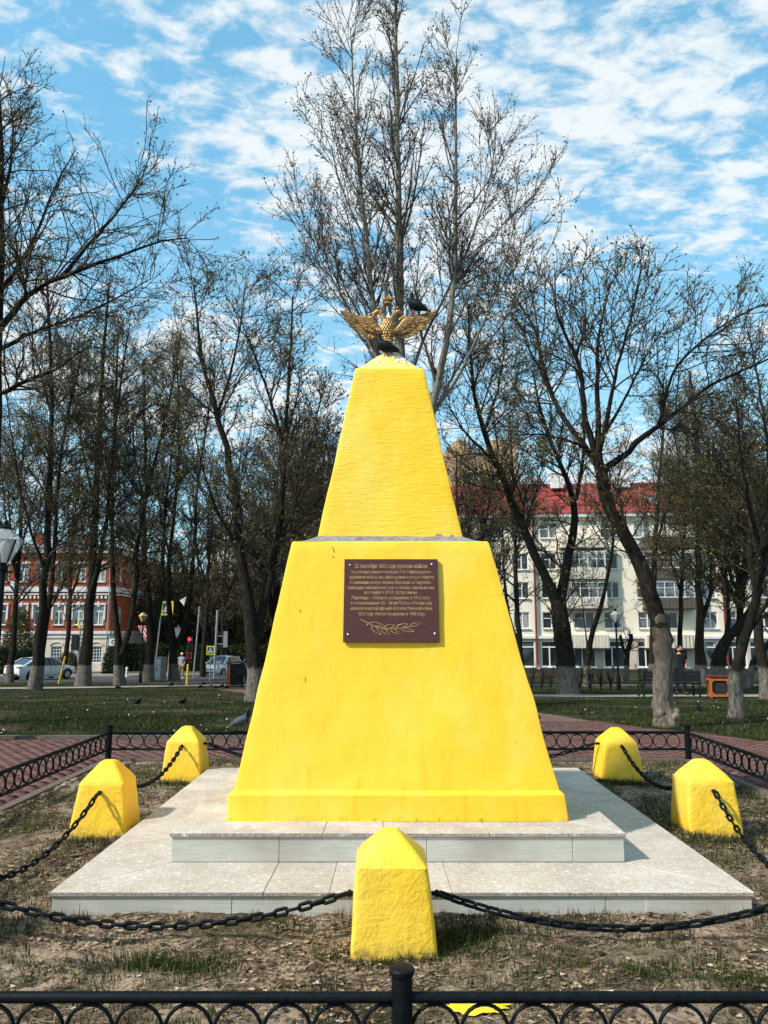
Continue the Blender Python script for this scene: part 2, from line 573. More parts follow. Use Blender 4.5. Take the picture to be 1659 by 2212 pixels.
    n = b.noise(0.6, 3, 0.5)
    b.color(b.mix(b.rng(n, 0.4, 0.62), (0.05, 0.06, 0.065), (0.35, 0.38, 0.38))).rough(0.1)
    # street things
    simple('car_white', (0.70, 0.71, 0.72), 0.25, 0.04, 1, spec=0.6)
    simple('car_glass', (0.012, 0.014, 0.016), 0.06, 0.2, 2, spec=0.7)
    simple('rubber', (0.012, 0.012, 0.013), 0.85, 0.2, 10)
    simple('rim_metal', (0.30, 0.30, 0.31), 0.35, 0.15, 8, 0.8)
    simple('tail_light', (0.42, 0.02, 0.015), 0.2, 0.3, 6, spec=0.6)
    simple('head_light', (0.48, 0.50, 0.52), 0.12, 0.3, 12, spec=0.7)
    simple('plate_white', (0.65, 0.65, 0.63), 0.5, 0.08, 20)
    simple('sign_yellow', (0.78, 0.60, 0.015), 0.45, 0.05, 5)
    simple('sign_blue', (0.012, 0.055, 0.19), 0.45, 0.1, 5)
    simple('sign_white', (0.75, 0.75, 0.75), 0.45, 0.05, 5)
    simple('sign_red', (0.55, 0.02, 0.02), 0.45, 0.1, 5)
    simple('sign_black', (0.01, 0.01, 0.01), 0.6, 0.1, 5)
    simple('galvanised', (0.30, 0.32, 0.33), 0.5, 0.2, 6, 0.3)
    simple('cabinet_grey', (0.20, 0.225, 0.235), 0.55, 0.12, 3)
    simple('wood_post', (0.27, 0.20, 0.11), 0.85, 0.3, 9)
    simple('yellow_stake', (0.62, 0.42, 0.03), 0.6, 0.12, 8)
    b = NB('lamp_red')
    b.color((0.6, 0.02, 0.02)).rough(0.3)
    b.b.inputs['Emission Color'].default_value = (1, 0.03, 0.03, 1)
    b.b.inputs['Emission Strength'].default_value = 1.6
    b = NB('lamp_glass')
    b.color((0.62, 0.60, 0.52)).rough(0.25).set(Alpha=0.55)
    b = NB('lamp_glass_clear')
    b.color((0.55, 0.57, 0.58)).rough(0.2).set(Alpha=0.42)
    simple('lamp_amber', (0.55, 0.38, 0.18), 0.4, 0.15, 9)
    simple('bench_black', (0.012, 0.013, 0.015), 0.5, 0.3, 12)
    simple('orange_wood', (0.42, 0.115, 0.03), 0.6, 0.25, 9)
    simple('bin_dark', (0.022, 0.020, 0.020), 0.7, 0.3, 9)
    # people and pigeons
    simple('skin', (0.52, 0.25, 0.16), 0.55, 0.12, 12, coord='obj')
    simple('cloth_black', (0.010, 0.012, 0.014), 0.85, 0.3, 12, coord='obj')
    simple('cloth_blue', (0.30, 0.36, 0.42), 0.85, 0.2, 12, coord='obj')
    simple('cloth_tan', (0.34, 0.23, 0.11), 0.85, 0.2, 12, coord='obj')
    simple('cloth_white', (0.66, 0.66, 0.64), 0.85, 0.08, 12, coord='obj')
    simple('hair_dark', (0.012, 0.009, 0.007), 0.8, 0.3, 30, coord='obj')
    for nm, ca, cb in (('pigeon_slate', (0.003, 0.004, 0.005), (0.011, 0.014, 0.017)), ('pigeon_grey', (0.05, 0.058, 0.07), (0.12, 0.135, 0.16)), ('pigeon_neck', (0.004, 0.008, 0.008), (0.012, 0.022, 0.02))):
        b = NB(nm, 'obj')
        n = b.noise(60, 4, 0.6)
        b.color(b.mix(b.rng(n, 0.3, 0.7), ca, cb)).rough(0.5).bump(n, 0.3, 0.003)
    simple('pigeon_leg', (0.30, 0.10, 0.08), 0.6, 0.2, 40, coord='obj')
    simple('paint_spill', (0.82, 0.56, 0.03), 0.6, 0.12, 12)
    b = NB('droppings')
    b.color((0.78, 0.76, 0.70)).rough(0.9)
    simple('chip_mortar', (0.33, 0.24, 0.15), 0.95, 0.4, 40)


build_materials()


# ------------------------------------------------------------------ mesh helpers
def link(o, parent=None):
    COL.objects.link(o)
    if parent is not None:
        o.parent = parent
    return o


def new_obj(name, me, mat=None, parent=None, loc=None, smooth=False, sharp=None):
    if mat is not None and len(me.materials) == 0:
        me.materials.append(MATS[mat] if isinstance(mat, str) else mat)
    if smooth:
        me.polygons.foreach_set('use_smooth', np.ones(len(me.polygons), dtype=bool))
        if sharp is not None:
            me.set_sharp_from_angle(angle=math.radians(sharp))
    o = bpy.data.objects.new(name, me)
    link(o, parent)
    if loc is not None:
        o.location = loc
    return o


def tag(o, label=None, cat=None, group=None, kind=None):
    if label:
        o['label'] = label
    if cat:
        o['category'] = cat
    if group:
        o['group'] = group
    if kind:
        o['kind'] = kind
    return o


def thing(name, label, cat, loc=(0, 0, 0), rotz=0.0, group=None):
    o = bpy.data.objects.new(name, None)
    o.empty_display_size = 0.2
    link(o)
    o.location = loc
    o.rotation_euler = (0, 0, rotz)
    return tag(o, label, cat, group)


def copy_tree(o, parent=None):
    c = o.copy()
    COL.objects.link(c)
    c.parent = parent
    for ch in list(o.children):
        copy_tree(ch, c)
    return c


def np_mesh(name, V, Q, tri=False):
    """V (n,3), Q (m,4) or (m,3)"""
    V = np.asarray(V, dtype=np.float32)
    Qs = [np.asarray(q, dtype=np.int32) for q in (Q if isinstance(Q, tuple) else (Q,)) if len(q)]
    me = bpy.data.meshes.new(name)
    me.vertices.add(len(V))
    me.vertices.foreach_set('co', V.ravel())
    loops = np.concatenate([q.ravel() for q in Qs])
    sizes = np.concatenate([np.full(len(q), q.shape[1], dtype=np.int32) for q in Qs])
    me.loops.add(len(loops))
    me.loops.foreach_set('vertex_index', loops)
    me.polygons.add(len(sizes))
    me.polygons.foreach_set('loop_start', np.concatenate([[0], np.cumsum(sizes)[:-1]]).astype(np.int32))
    me.update(calc_edges=True)
    return me


class MB:
    def __init__(s):
        s.v, s.f = [], []

    def add(s, vs, fs):
        o = len(s.v)
        s.v += [tuple(p) for p in vs]
        s.f += [tuple(i + o for i in f) for f in fs]
        return s

    def box(s, c, d, rz=0.0, M=None):
        x, y, z = (k / 2 for k in d)
        vs = [Vector((a * x, b * y, e * z)) for e in (-1, 1) for b in (-1, 1) for a in (-1, 1)]
        R = M if M is not None else Matrix.Rotation(rz, 3, 'Z')
        c = Vector(c)
        return s.add([R @ q + c for q in vs], [(0, 2, 3, 1), (4, 5, 7, 6), (0, 1, 5, 4), (1, 3, 7, 5), (3, 2, 6, 7), (2, 0, 4, 6)])

    def bar(s, a, b, w, h=None):
        """square bar from a to b"""
        a, b = Vector(a), Vector(b)
        d = b - a
        M = d.to_track_quat('Z', 'Y').to_matrix()
        return s.box((a + b) / 2, (w, h or w, d.length), M=M)

    def tube(s, pts, rad, n=8, caps=True, flat=None):
        pts = [Vector(p) for p in pts]
        if isinstance(rad, (int, float)):
            rad = [rad] * len(pts)
        vs, fs = [], []
        up = None
        for i, p in enumerate(pts):
            t = (pts[min(i + 1, len(pts) - 1)] - pts[max(i - 1, 0)]).normalized()
            if up is None:
                up = Vector((0, 0, 1)) if abs(t.z) < 0.9 else Vector((0, 1, 0))
                if flat is not None:
                    up = Vector(flat)
            x = t.cross(up).normalized()
            y = x.cross(t).normalized()
            up = y
            r = rad[i]
            rx, ry = r if isinstance(r, tuple) else (r, r)
            for k in range(n):
                a = 2 * math.pi * k / n
                vs.append(p + x * (rx * math.cos(a)) + y * (ry * math.sin(a)))
        for i in range(len(pts) - 1):
            for k in range(n):
                k2 = (k + 1) % n
                fs.append((i * n + k, i * n + k2, (i + 1) * n + k2, (i + 1) * n + k))
        if caps:
            fs.append(tuple(range(n - 1, -1, -1)))
            fs.append(tuple((len(pts) - 1) * n + k for k in range(n)))
        return s.add(vs, fs)

    def lathe(s, prof, n=16, c=(0, 0, 0), sq=(1, 1)):
        vs, fs = [], []
        for r, z in prof:
            for k in range(n):
                a = 2 * math.pi * k / n
                vs.append((c[0] + r * sq[0] * math.cos(a), c[1] + r * sq[1] * math.sin(a), c[2] + z))
        m = len(prof)
        for i in range(m - 1):
            for k in range(n):
                k2 = (k + 1) % n
                fs.append((i * n + k, i * n + k2, (i + 1) * n + k2, (i + 1) * n + k))
        fs.append(tuple(range(n - 1, -1, -1)))
        fs.append(tuple((m - 1) * n + k for k in range(n)))
        return s.add(vs, fs)

    def ell(s, c, r, M=None, nu=12, nv=8):
        vs, fs = [], []
        c = Vector(c)
        for i in range(nv + 1):
            th = math.pi * i / nv
            for k in range(nu):
                ph = 2 * math.pi * k / nu
                q = Vector((r[0] * math.sin(th) * math.cos(ph), r[1] * math.sin(th) * math.sin(ph), r[2] * math.cos(th)))
                vs.append((M @ q if M is not None else q) + c)
        for i in range(nv):
            for k in range(nu):
                k2 = (k + 1) % nu
                fs.append((i * nu + k, (i + 1) * nu + k, (i + 1) * nu + k2, i * nu + k2))
        return s.add(vs, fs)

    def prism(s, poly, y0, y1, axis='Y'):
        """polygon in XZ (or XY) extruded along Y (or Z)"""
        n = len(poly)
        if axis == 'Y':
            vs = [(a, y0, b) for a, b in poly] + [(a, y1, b) for a, b in poly]
        else:
            vs = [(a, b, y0) for a, b in poly] + [(a, b, y1) for a, b in poly]
        fs = [tuple(range(n)), tuple(range(2 * n - 1, n - 1, -1))]
        fs += [(i, i + n, (i + 1) % n + n, (i + 1) % n) for i in range(n)]
        return s.add(vs, fs)

    def mesh(s, name):
        me = bpy.data.meshes.new(name)
        me.from_pydata(s.v, [], s.f)
        bm = bmesh.new()
        bm.from_mesh(me)
        bmesh.ops.recalc_face_normals(bm, faces=bm.faces)
        bm.to_mesh(me)
        bm.free()
        me.update()
        return me

    def build(s, name, mat, parent=None, loc=None, smooth=False, sharp=40):
        return new_obj(name, s.mesh(name), mat, parent, loc, smooth, sharp if smooth else None)


def bevel_mesh(me, w, seg=2):
    bm = bmesh.new()
    bm.from_mesh(me)
    bmesh.ops.bevel(bm, geom=list(bm.edges), offset=w, segments=seg, affect='EDGES', profile=0.6)
    bm.to_mesh(me)
    bm.free()
    me.update()
    return me


# smooth value noise for numpy
def vnoise(P, scale, seed):
    """P (n,2) -> (n,) in 0..1"""
    r = np.random.default_rng(seed)
    T = r.random((256, 256))
    q = np.asarray(P) * scale
    i = np.floor(q).astype(int)
    f = q - i
    f = f * f * (3 - 2 * f)
    a = T[i[:, 0] % 256, i[:, 1] % 256]
    b = T[(i[:, 0] + 1) % 256, i[:, 1] % 256]
    c = T[i[:, 0] % 256, (i[:, 1] + 1) % 256]
    d = T[(i[:, 0] + 1) % 256, (i[:, 1] + 1) % 256]
    return (a * (1 - f[:, 0]) + b * f[:, 0]) * (1 - f[:, 1]) + (c * (1 - f[:, 0]) + d * f[:, 0]) * f[:, 1]


def fbm(P, scale, seed, o=4):
    s, a, t = 0, 1.0, 0
    for k in range(o):
        s = s + a * vnoise(P, scale * 2 ** k, seed + k)
        t += a
        a *= 0.55
    return s / t


def sheet(name, poly, dz, mat, kind='structure', thick=0.0):
    """flat polygon in plan, laid over the sloping ground"""
    bm = bmesh.new()
    vs = [bm.verts.new((p[0], p[1], 0)) for p in poly]
    bm.faces.new(vs)
    for y in (12, 45, 95):
        bmesh.ops.bisect_plane(bm, geom=list(bm.verts) + list(bm.edges) + list(bm.faces), plane_co=(0, y, 0), plane_no=(0, 1, 0))
    bmesh.ops.triangulate(bm, faces=bm.faces)
    for v in bm.verts:
        v.co.z = zt(v.co.y) + dz
    if thick:
        r = bmesh.ops.extrude_face_region(bm, geom=list(bm.faces))
        for e in r['geom']:
            if isinstance(e, bmesh.types.BMVert):
                e.co.z -= thick
    bmesh.ops.recalc_face_normals(bm, faces=bm.faces)
    me = bpy.data.meshes.new(name)
    bm.to_mesh(me)
    bm.free()
    if not thick:
        for p in me.polygons:
            if p.normal.z < 0:
                me.flip_normals()
                break
    return tag(new_obj(name, me, mat), kind=kind)


def loft_square(rings, n=10, cr=0.02, wob=0.0, seed=0, cap=True):
    """rings: (z, half width x, half width y, centre x, centre y) -> rounded square loft with a slightly uneven surface"""
    rn = random.Random(seed)
    V, per = [], None
    base = []
    for side in range(4):
        a = side * math.pi / 2
        for k in range(n):
            t = -1 + 2 * k / (n - 1)
            base.append((side, t))
    per = len(base) + 4 * 2
    for (z, hx, hy, cx, cy) in rings:
        c = min(cr, hx * 0.4)
        ring = []
        for side in range(4):
            for k in range(n):
                t = -1 + 2 * k / (n - 1)
                q = t * (1 - c / hx)
                p = [(q, -1), (1, q), (-q, 1), (-1, -q)][side]
                ring.append((p[0] * hx, p[1] * hy))
            # corner arc
            for j in (1, 2):
                ang = math.radians(30 * j)
                ox, oy = [(1, -1), (1, 1), (-1, 1), (-1, -1)][side]
                dx, dy = [(math.sin(ang), -math.cos(ang)), (math.cos(ang), math.sin(ang)), (-math.sin(ang), math.cos(ang)), (-math.cos(ang), -math.sin(ang))][side]
                ring.append((ox * (hx - c) + c * dx, oy * (hy - c) + c * dy))
        for x, y in ring:
            V.append((x + cx, y + cy, z))
    V = np.array(V)
    per = 4 * n + 8
    if wob:
        d = np.stack([V[:, 0] * 1.7 + V[:, 1] * 1.1, V[:, 2] * 1.9 + V[:, 1] * 0.9 - V[:, 0] * 0.6], 1)
        w1 = fbm(d, 1.4, seed, 3) - 0.5
        w2 = fbm(d + 7.3, 1.4, seed + 40, 3) - 0.5
        V[:, 0] += w1 * wob
        V[:, 1] += w2 * wob
        V[1 * per:-1 * per, 2] += (w1 * wob * 0.6)[1 * per:-1 * per] if len(rings) > 2 else 0
    Fq = []
    for i in range(len(rings) - 1):
        for k in range(per):
            k2 = (k + 1) % per
            Fq.append((i * per + k, i * per + k2, (i + 1) * per + k2, (i + 1) * per + k))
    fs = list(Fq)
    if cap:
        fs.append(tuple((len(rings) - 1) * per + k for k in range(per)))
    me = bpy.data.meshes.new('loft')
    me.from_pydata([tuple(v) for v in V], [], fs)
    me.update()
    return me


def interp_rings(keys, step):
    out = []
    for a, b in zip(keys[:-1], keys[1:]):
        L = math.sqrt((b[0] - a[0]) ** 2 + (b[1] - a[1]) ** 2)
        m = max(1, int(L / step))
        for i in range(m):
            t = i / m
            out.append(tuple(x + (y - x) * t for x, y in zip(a, b)))
    out.append(keys[-1])
    return out


# ------------------------------------------------------------------ ground
FX0, FX1, FY0, FY1 = -3.56, 3.93, 3.05, 10.4          # low fence round the monument


def build_ground():
    sheet('terrain', [(-400, -60), (400, -60), (400, 900), (-400, 900)], -0.12, 'bare_earth')
    sheet('lawn', [(-45, 11.5), (60, 11.5), (60, 74), (6, 74), (-2, 49.5), (-60, 46.5), (-60, 11.5)], -0.045, 'lawn')
    # brick paving round the fence, with its far edge as in the photograph
    e = [gp(1659, 1601), gp(1494, 1580), gp(1400, 1573), gp(1278, 1555), gp(1162, 1537)]
    edge = [(14, 8.5)] + [(p.x, p.y) for p in e]
    edge += [(2.6, 22.5), (0.2, 26), (-2.6, 31.5), (-4.6, 35.5), (-7.5, 35.5), (-5.0, 30.5), (-2.6, 25.5), (-0.8, 21), (-0.5, 16), (-1.0, 12.72), (-6.35, 12.72), (-7.3, 12.25), (-16, 12.0)]
    pav = sheet('paving', [(-16, 0.0), (14, 0.0)] + edge, -0.022, 'paver_bed')
    # the pavers themselves, laid in running bond
    rn = np.random.default_rng(5)
    a = math.radians(-7)
    ca, sa = math.cos(a), math.sin(a)
    V, Q = [], []

    def inside(x, y):
        if FX0 - 0.16 < x < FX1 + 0.16 and y < FY1 + 0.16:
            return False
        if y < 4.5 or y > 16.5 or x < -9.5 or x > 8.5:
            return False
        if x < -0.5:
            if x < -7.3:
                return y < 12.2 - (-7.3 - x) * 0.03 - 0.1
            if x < -6.35:
                return y < 12.3
            return y < 12.6
        pts = edge[1:6]
        for (x0, y0), (x1, y1) in zip(pts[:-1], pts[1:]):
            if x1 <= x <= x0:
                return y < y0 + (y1 - y0) * (x - x0) / (x1 - x0) - 0.12
        return y < 12.5 and x > pts[0][0] or x < pts[-1][0]
    for r in range(-40, 220):
        for c in range(-70, 70):
            lx, ly = (c + 0.5 * (r % 2)) * 0.206, r * 0.106
            x, y = lx * ca - ly * sa, lx * sa + ly * ca
            if not inside(x, y):
                continue
            hx, hy = 0.0985, 0.0485
            dz = rn.normal(0, 0.0016)
            o = len(V)
            for zz, q in ((-0.03, 1.0), (0.0, 1.0)):
                for sx, sy in ((-1, -1), (1, -1), (1, 1), (-1, 1)):
                    px, py = lx + sx * hx, ly + sy * hy
                    wx, wy = px * ca - py * sa, px * sa + py * ca
                    V.append((wx, wy, zt(wy) + zz + dz))
            Q += [(o + 4, o + 5, o + 6, o + 7), (o, o + 1, o + 5, o + 4), (o + 1, o + 2, o + 6, o + 5), (o + 2, o + 3, o + 7, o + 6), (o + 3, o, o + 4, o + 7)]
    tag(new_obj('pavers', np_mesh('pavers', V, Q), 'paver', pav), kind='stuff')
    # kerbs
    for i, (p, q) in enumerate((((-6.35, 12.79), (-1.0, 12.79)), ((-16, 12.07), (-7.3, 12.32)), ((-7.3, 12.32), (-6.35, 12.79)))):
        a0, b0 = Vector((p[0], p[1], zt(p[1]) - 0.03)), Vector((q[0], q[1], zt(q[1]) - 0.03))
        tag(MB().bar(a0, b0, 0.08, 0.16).build('lawn_kerb', 'old_kerb'), kind='structure')
    for p, q in (((FX0, FY1 + .02), (FX1, FY1 + .02)), ((FX0, FY0), (FX0, FY1)), ((FX1, FY0), (FX1, FY1)), ((FX0, FY0), (FX1, FY0))):
        a0, b0 = Vector((p[0], p[1], -0.035)), Vector((q[0], q[1], -0.035))
        if p[1] == q[1]:
            a0.x += 0.06
            b0.x -= 0.06
        tag(MB().bar(a0, b0, 0.1, 0.13).build('fence_kerb', 'old_kerb'), kind='structure')
    # soil with clods
    nx, ny = 250, 246
    xs = np.linspace(FX0 + 0.05, FX1 - 0.05, nx)
    ys = np.linspace(FY0 + 0.05, FY1 - 0.03, ny)
    X, Y = np.meshgrid(xs, ys)
    P = np.stack([X.ravel(), Y.ravel()], 1)
    Z = (fbm(P + 31, 0.9, 11, 3) - 0.5) * 0.07 + (fbm(P + 31, 6, 21, 4) - 0.5) * 0.045 + (vnoise(P + 31, 26, 33) - 0.5) * 0.016 + 0.004
    Z[P[:, 1] > 9.9] *= 0.5
    idx = np.arange(nx * ny).reshape(ny, nx)
    Q = np.stack([idx[:-1, :-1].ravel(), idx[:-1, 1:].ravel(), idx[1:, 1:].ravel(), idx[1:, :-1].ravel()], 1)
    o = new_obj('flower_bed_ground', np_mesh('soil', np.column_stack([P, Z]), Q), 'soil', smooth=True)
    tag(o, kind='structure')

    def soil_z(Pq):
        return (fbm(Pq + 31, 0.9, 11, 3) - 0.5) * 0.07 + (fbm(Pq + 31, 6, 21, 4) - 0.5) * 0.045 + (vnoise(Pq + 31, 26, 33) - 0.5) * 0.016 + 0.004

    def off_platform(Pq):
        return ~((Pq[:, 0] > -2.0) & (Pq[:, 0] < 2.24) & (Pq[:, 1] > 4.9) & (Pq[:, 1] < 9.18))
    # dead leaves and straw
    n = 62000
    P = np.column_stack([rn.uniform(FX0 + .1, FX1 - .1, n), FY0 + .1 + (FY1 - FY0 - .2) * rn.random(n) ** 1.5])
    P = P[off_platform(P)]
    keep = rn.random(len(P)) < 0.10 + 0.90 * (fbm(P, 2.2, 77, 3) > 0.50)
    P = P[keep]
    z = soil_z(P)
    n = len(P)
    L = rn.uniform(0.008, 0.036, n)
    W = np.where(rn.random(n) < 0.45, rn.uniform(0.002, 0.004, n), L * rn.uniform(0.3, 0.7, n))
    L = np.where(W < 0.004, L * 2.2, L)
    th = rn.uniform(0, 2 * np.pi, n)
    tilt = rn.uniform(-0.6, 0.6, (n, 2))
    c, s = np.cos(th), np.sin(th)
    V = np.zeros((n, 4, 3))
    for k, (u, v) in enumerate(((-1, -.35), (.2, -1), (1, .2), (-.1, 1))):
        du, dv = u * L / 2, v * W
        V[:, k, 0] = P[:, 0] + du * c - dv * s
        V[:, k, 1] = P[:, 1] + du * s + dv * c
        V[:, k, 2] = z + 0.006 + np.abs(du * tilt[:, 0] + dv * tilt[:, 1])
    o = new_obj('leaf_litter', np_mesh('leaf_litter', V.reshape(-1, 3), np.arange(n * 4).reshape(n, 4)), 'litter')
    tag(o, 'dry leaves and straw scattered over the soil inside the fence', 'litter', kind='stuff')

    # matted dead grass lying on the soil
    n = 42000
    P = np.column_stack([rn.uniform(FX0 + .1, FX1 - .1, n), FY0 + .1 + (FY1 - FY0 - .2) * rn.random(n) ** 1.5])
    P = P[off_platform(P)]
    P = P[(fbm(P + 9, 1.6, 130, 3) > 0.50)]
    n = len(P)
    th = rn.normal(0.35, 0.9, n)
    L = rn.uniform(0.03, 0.11, n)
    c, s = np.cos(th), np.sin(th)
    w = rn.uniform(0.0012, 0.0028, n)
    z0, z1 = soil_z(P) + rn.uniform(0.004, 0.012, n), None
    E2 = P + np.column_stack([c * L, s * L])
    z1 = soil_z(E2) + rn.uniform(0.004, 0.016, n)
    V = np.zeros((n, 4, 3))
    V[:, 0] = np.column_stack([P[:, 0] - s * w, P[:, 1] + c * w, z0])
    V[:, 1] = np.column_stack([P[:, 0] + s * w, P[:, 1] - c * w, z0])
    V[:, 2] = np.column_stack([E2[:, 0] + s * w * .4, E2[:, 1] - c * w * .4, z1])
    V[:, 3] = np.column_stack([E2[:, 0] - s * w * .4, E2[:, 1] + c * w * .4, z1])
    o = new_obj('dead_grass', np_mesh('dead_grass', V.reshape(-1, 3), np.arange(n * 4).reshape(n, 4)), 'litter')
    tag(o, 'matted dead grass stems lying on the soil inside the fence', 'grass', kind='stuff')

    # grass tufts inside the fence
    def blades(P, z, h, lean, mat, name, label, w=0.0035, seed=1):
        r = np.random.default_rng(seed)
        n = len(P)
        th = r.uniform(0, 2 * np.pi, n)
        ln = r.uniform(0.1, lean, n) * h
        V = np.zeros((n, 3, 3))
        c, s = np.cos(th), np.sin(th)
        ww = w * r.uniform(0.6, 1.3, n)
        V[:, 0] = np.column_stack([P[:, 0] - ww * s, P[:, 1] + ww * c, z - 0.008])
        V[:, 1] = np.column_stack([P[:, 0] + ww * s, P[:, 1] - ww * c, z - 0.008])
        V[:, 2] = np.column_stack([P[:, 0] + ln * c, P[:, 1] + ln * s, z + h])
        o = new_obj(name, np_mesh(name, V.reshape(-1, 3), np.arange(n * 3).reshape(n, 3)), mat)
        return tag(o, label, 'grass', kind='stuff')
    n = 150000
    P = np.column_stack([rn.uniform(FX0 + .1, FX1 - .1, n), FY0 + .1 + (FY1 - FY0 - .2) * rn.random(n)])
    P = P[off_platform(P)]
    m = fbm(P + 3, 1.1, 90, 2) * 0.45 + fbm(P, 4.2, 51, 3) * 0.55
    m += 0.07 * (P[:, 0] > 1.9) + 0.03 * (P[:, 0] < -2) - 0.02 * (P[:, 1] < 4.9)
    P = P[m > 0.505 + 0.06 * rn.random(len(P))]
    # extra tufts hugging the bollards and slabs
    ex = []
    for (bx, by) in ((0.06, 4.27), (0.34, 4.35), (0.36, 4.5), (-2.32, 6.45), (-2.26, 8.85), (2.62, 6.45), (2.6, 8.85), (2.35, 8.95), (-1.2, 4.2), (-1.0, 4.15), (1.3, 4.1), (1.7, 4.0), (0.45, 4.6)):
        q = np.column_stack([rn.normal(bx, 0.16, 700), rn.normal(by, 0.06, 700)])
        ex.append(q)
    P = np.concatenate([P] + ex)
    P = P[off_platform(P)]
    blades(P, soil_z(P), rn.uniform(0.015, 0.055, len(P)) * (1 + 0.5 * (rn.random(len(P)) > .9)), 1.1, 'grass_blades', 'grass_tufts', 'thin tufts of green grass in the soil inside the fence', 0.003, 3)
    # lawn
    n = 330000
    y = 12.6 + 32 * rn.random(n) ** 1.9
    x = rn.uniform(-0.62, 0.62, n) * y
    P = np.column_stack([x, y])
    lim = np.interp(P[:, 0], [p[0] for p in edge[5:0:-1]], [p[1] for p in edge[5:0:-1]])
    ok = np.where(P[:, 0] > e[-1].x, P[:, 1] > lim + 0.1, True) & ~((P[:, 0] < e[-1].x) & (P[:, 0] > -1.1) & (P[:, 1] < 23)) & (P[:, 1] > 12.9)
    ok &= ~((P[:, 0] > -8 + 0.4 * 0) & (P[:, 0] < 3) & (np.abs(P[:, 0] - np.interp(P[:, 1], [20, 26, 31, 35.5], [1.6, -1.2, -3.8, -6.0])) < 1.7) & (P[:, 1] > 20))
    ok &= ~((P[:, 1] > 28.3) & (P[:, 1] < 30.6) & (P[:, 0] > 3.5))
    ok &= ~((np.abs(P[:, 1] - (37.5 + 0.0 * P[:, 0])) < 1.3) & (P[:, 0] < -4))
    P = P[ok]
    thin = fbm(P, 0.7, 61, 3)
    P = P[rn.random(len(P)) < np.clip((thin - 0.33) * 4, 0.1, 1)]
    zz = np.array([zt(v) for v in P[:, 1]]) - 0.045
    hh = rn.uniform(0.03, 0.085, len(P))
    blades(P, zz, hh, 1.4, 'lawn_blades', 'lawn_grass', 'short dark green grass covering the lawn behind the fence', 0.007, 4)
    # pale petals and scraps on the lawn
    n = 190
    y = 13 + 16 * rn.random(n) ** 1.5
    x = rn.uniform(-0.5, 0.5, n) * y
    ok = ~((x > -1.3) & (y < np.interp(x, [-1.3, 3, 3.8, 8], [26, 22, 19.8, 12.9]) + 0.3))
    x, y = x[ok], y[ok]
    n = len(x)
    V = np.zeros((n, 4, 3))
    for k, (u, v) in enumerate(((-1, -.5), (.4, -1), (1, .4), (-.4, 1))):
        V[:, k, 0] = x + u * rn.uniform(.007, .022, n)
        V[:, k, 1] = y + v * rn.uniform(.007, .022, n)
        V[:, k, 2] = np.array([zt(q) for q in y]) - 0.0 + rn.uniform(0.01, 0.04, n)
    tag(new_obj('petals', np_mesh('petals', V.reshape(-1, 3), np.arange(n * 4).reshape(n, 4)), 'droppings'), 'pale petals and paper scraps strewn over the lawn', 'litter', kind='stuff')
    # concrete walks and the street
    sheet('footpath', [(3.3, 28.4), (40, 28.0), (40, 30.2), (3.6, 30.4)], -0.026, 'concrete')
    sheet('footpath', [(2.6, 42.0), (60, 41.0), (60, 43.0), (2.6, 43.8)], -0.03, 'concrete')
    sheet('footpath', [(-60, 35.2), (-16, 36.6), (-9.0, 40.5), (-3.0, 44), (-3.4, 46.4), (-10, 43.0), (-17, 38.8), (-60, 37.0)], -0.026, 'concrete')
    sheet('street', [(-90, 46.5), (-22, 48), (-8, 49), (2, 52), (6, 76), (-3, 76), (-7, 62), (-20, 60), (-90, 60)], -0.040, 'asphalt')
    sheet('pavement', [(-90, 60.2), (-20, 60.2), (-8, 62.5), (-8, 66), (-90, 63)], 0.08, 'concrete', thick=0.14)
    # yellow paint spilt by the painters
    rnn = random.Random(8)
    for (px, py, r, lab) in ((1030, 2168, 0.105, 'yellow paint spilt on the soil behind the front fence'), ):
        c = gp(px, py + 12)
        pts = []
        for k in range(26):
            a = 2 * math.pi * k / 26
            q = r * (0.75 + 0.5 * rnn.random())
            pts.append((c.x + q * 1.35 * math.cos(a), c.y + q * 0.75 * math.sin(a)))
        zz = soil_z(np.array(pts + [(c.x, c.y)]))
        vs = [(p[0], p[1], z + 0.012) for p, z in zip(pts, zz[:-1])] + [(c.x, c.y, zz[-1] + 0.022)]
        me = bpy.data.meshes.new('paint_spill')
        me.from_pydata(vs, [], [(k, (k + 1) % 26, 26) for k in range(26)])
        tag(new_obj('paint_spill', me, 'paint_spill', smooth=True), lab, 'paint spill')
    return soil_z


soil_z = build_ground()


# ------------------------------------------------------------------ stepped stone base, pieces one by one
MX, MYC = 0.097, 7.04


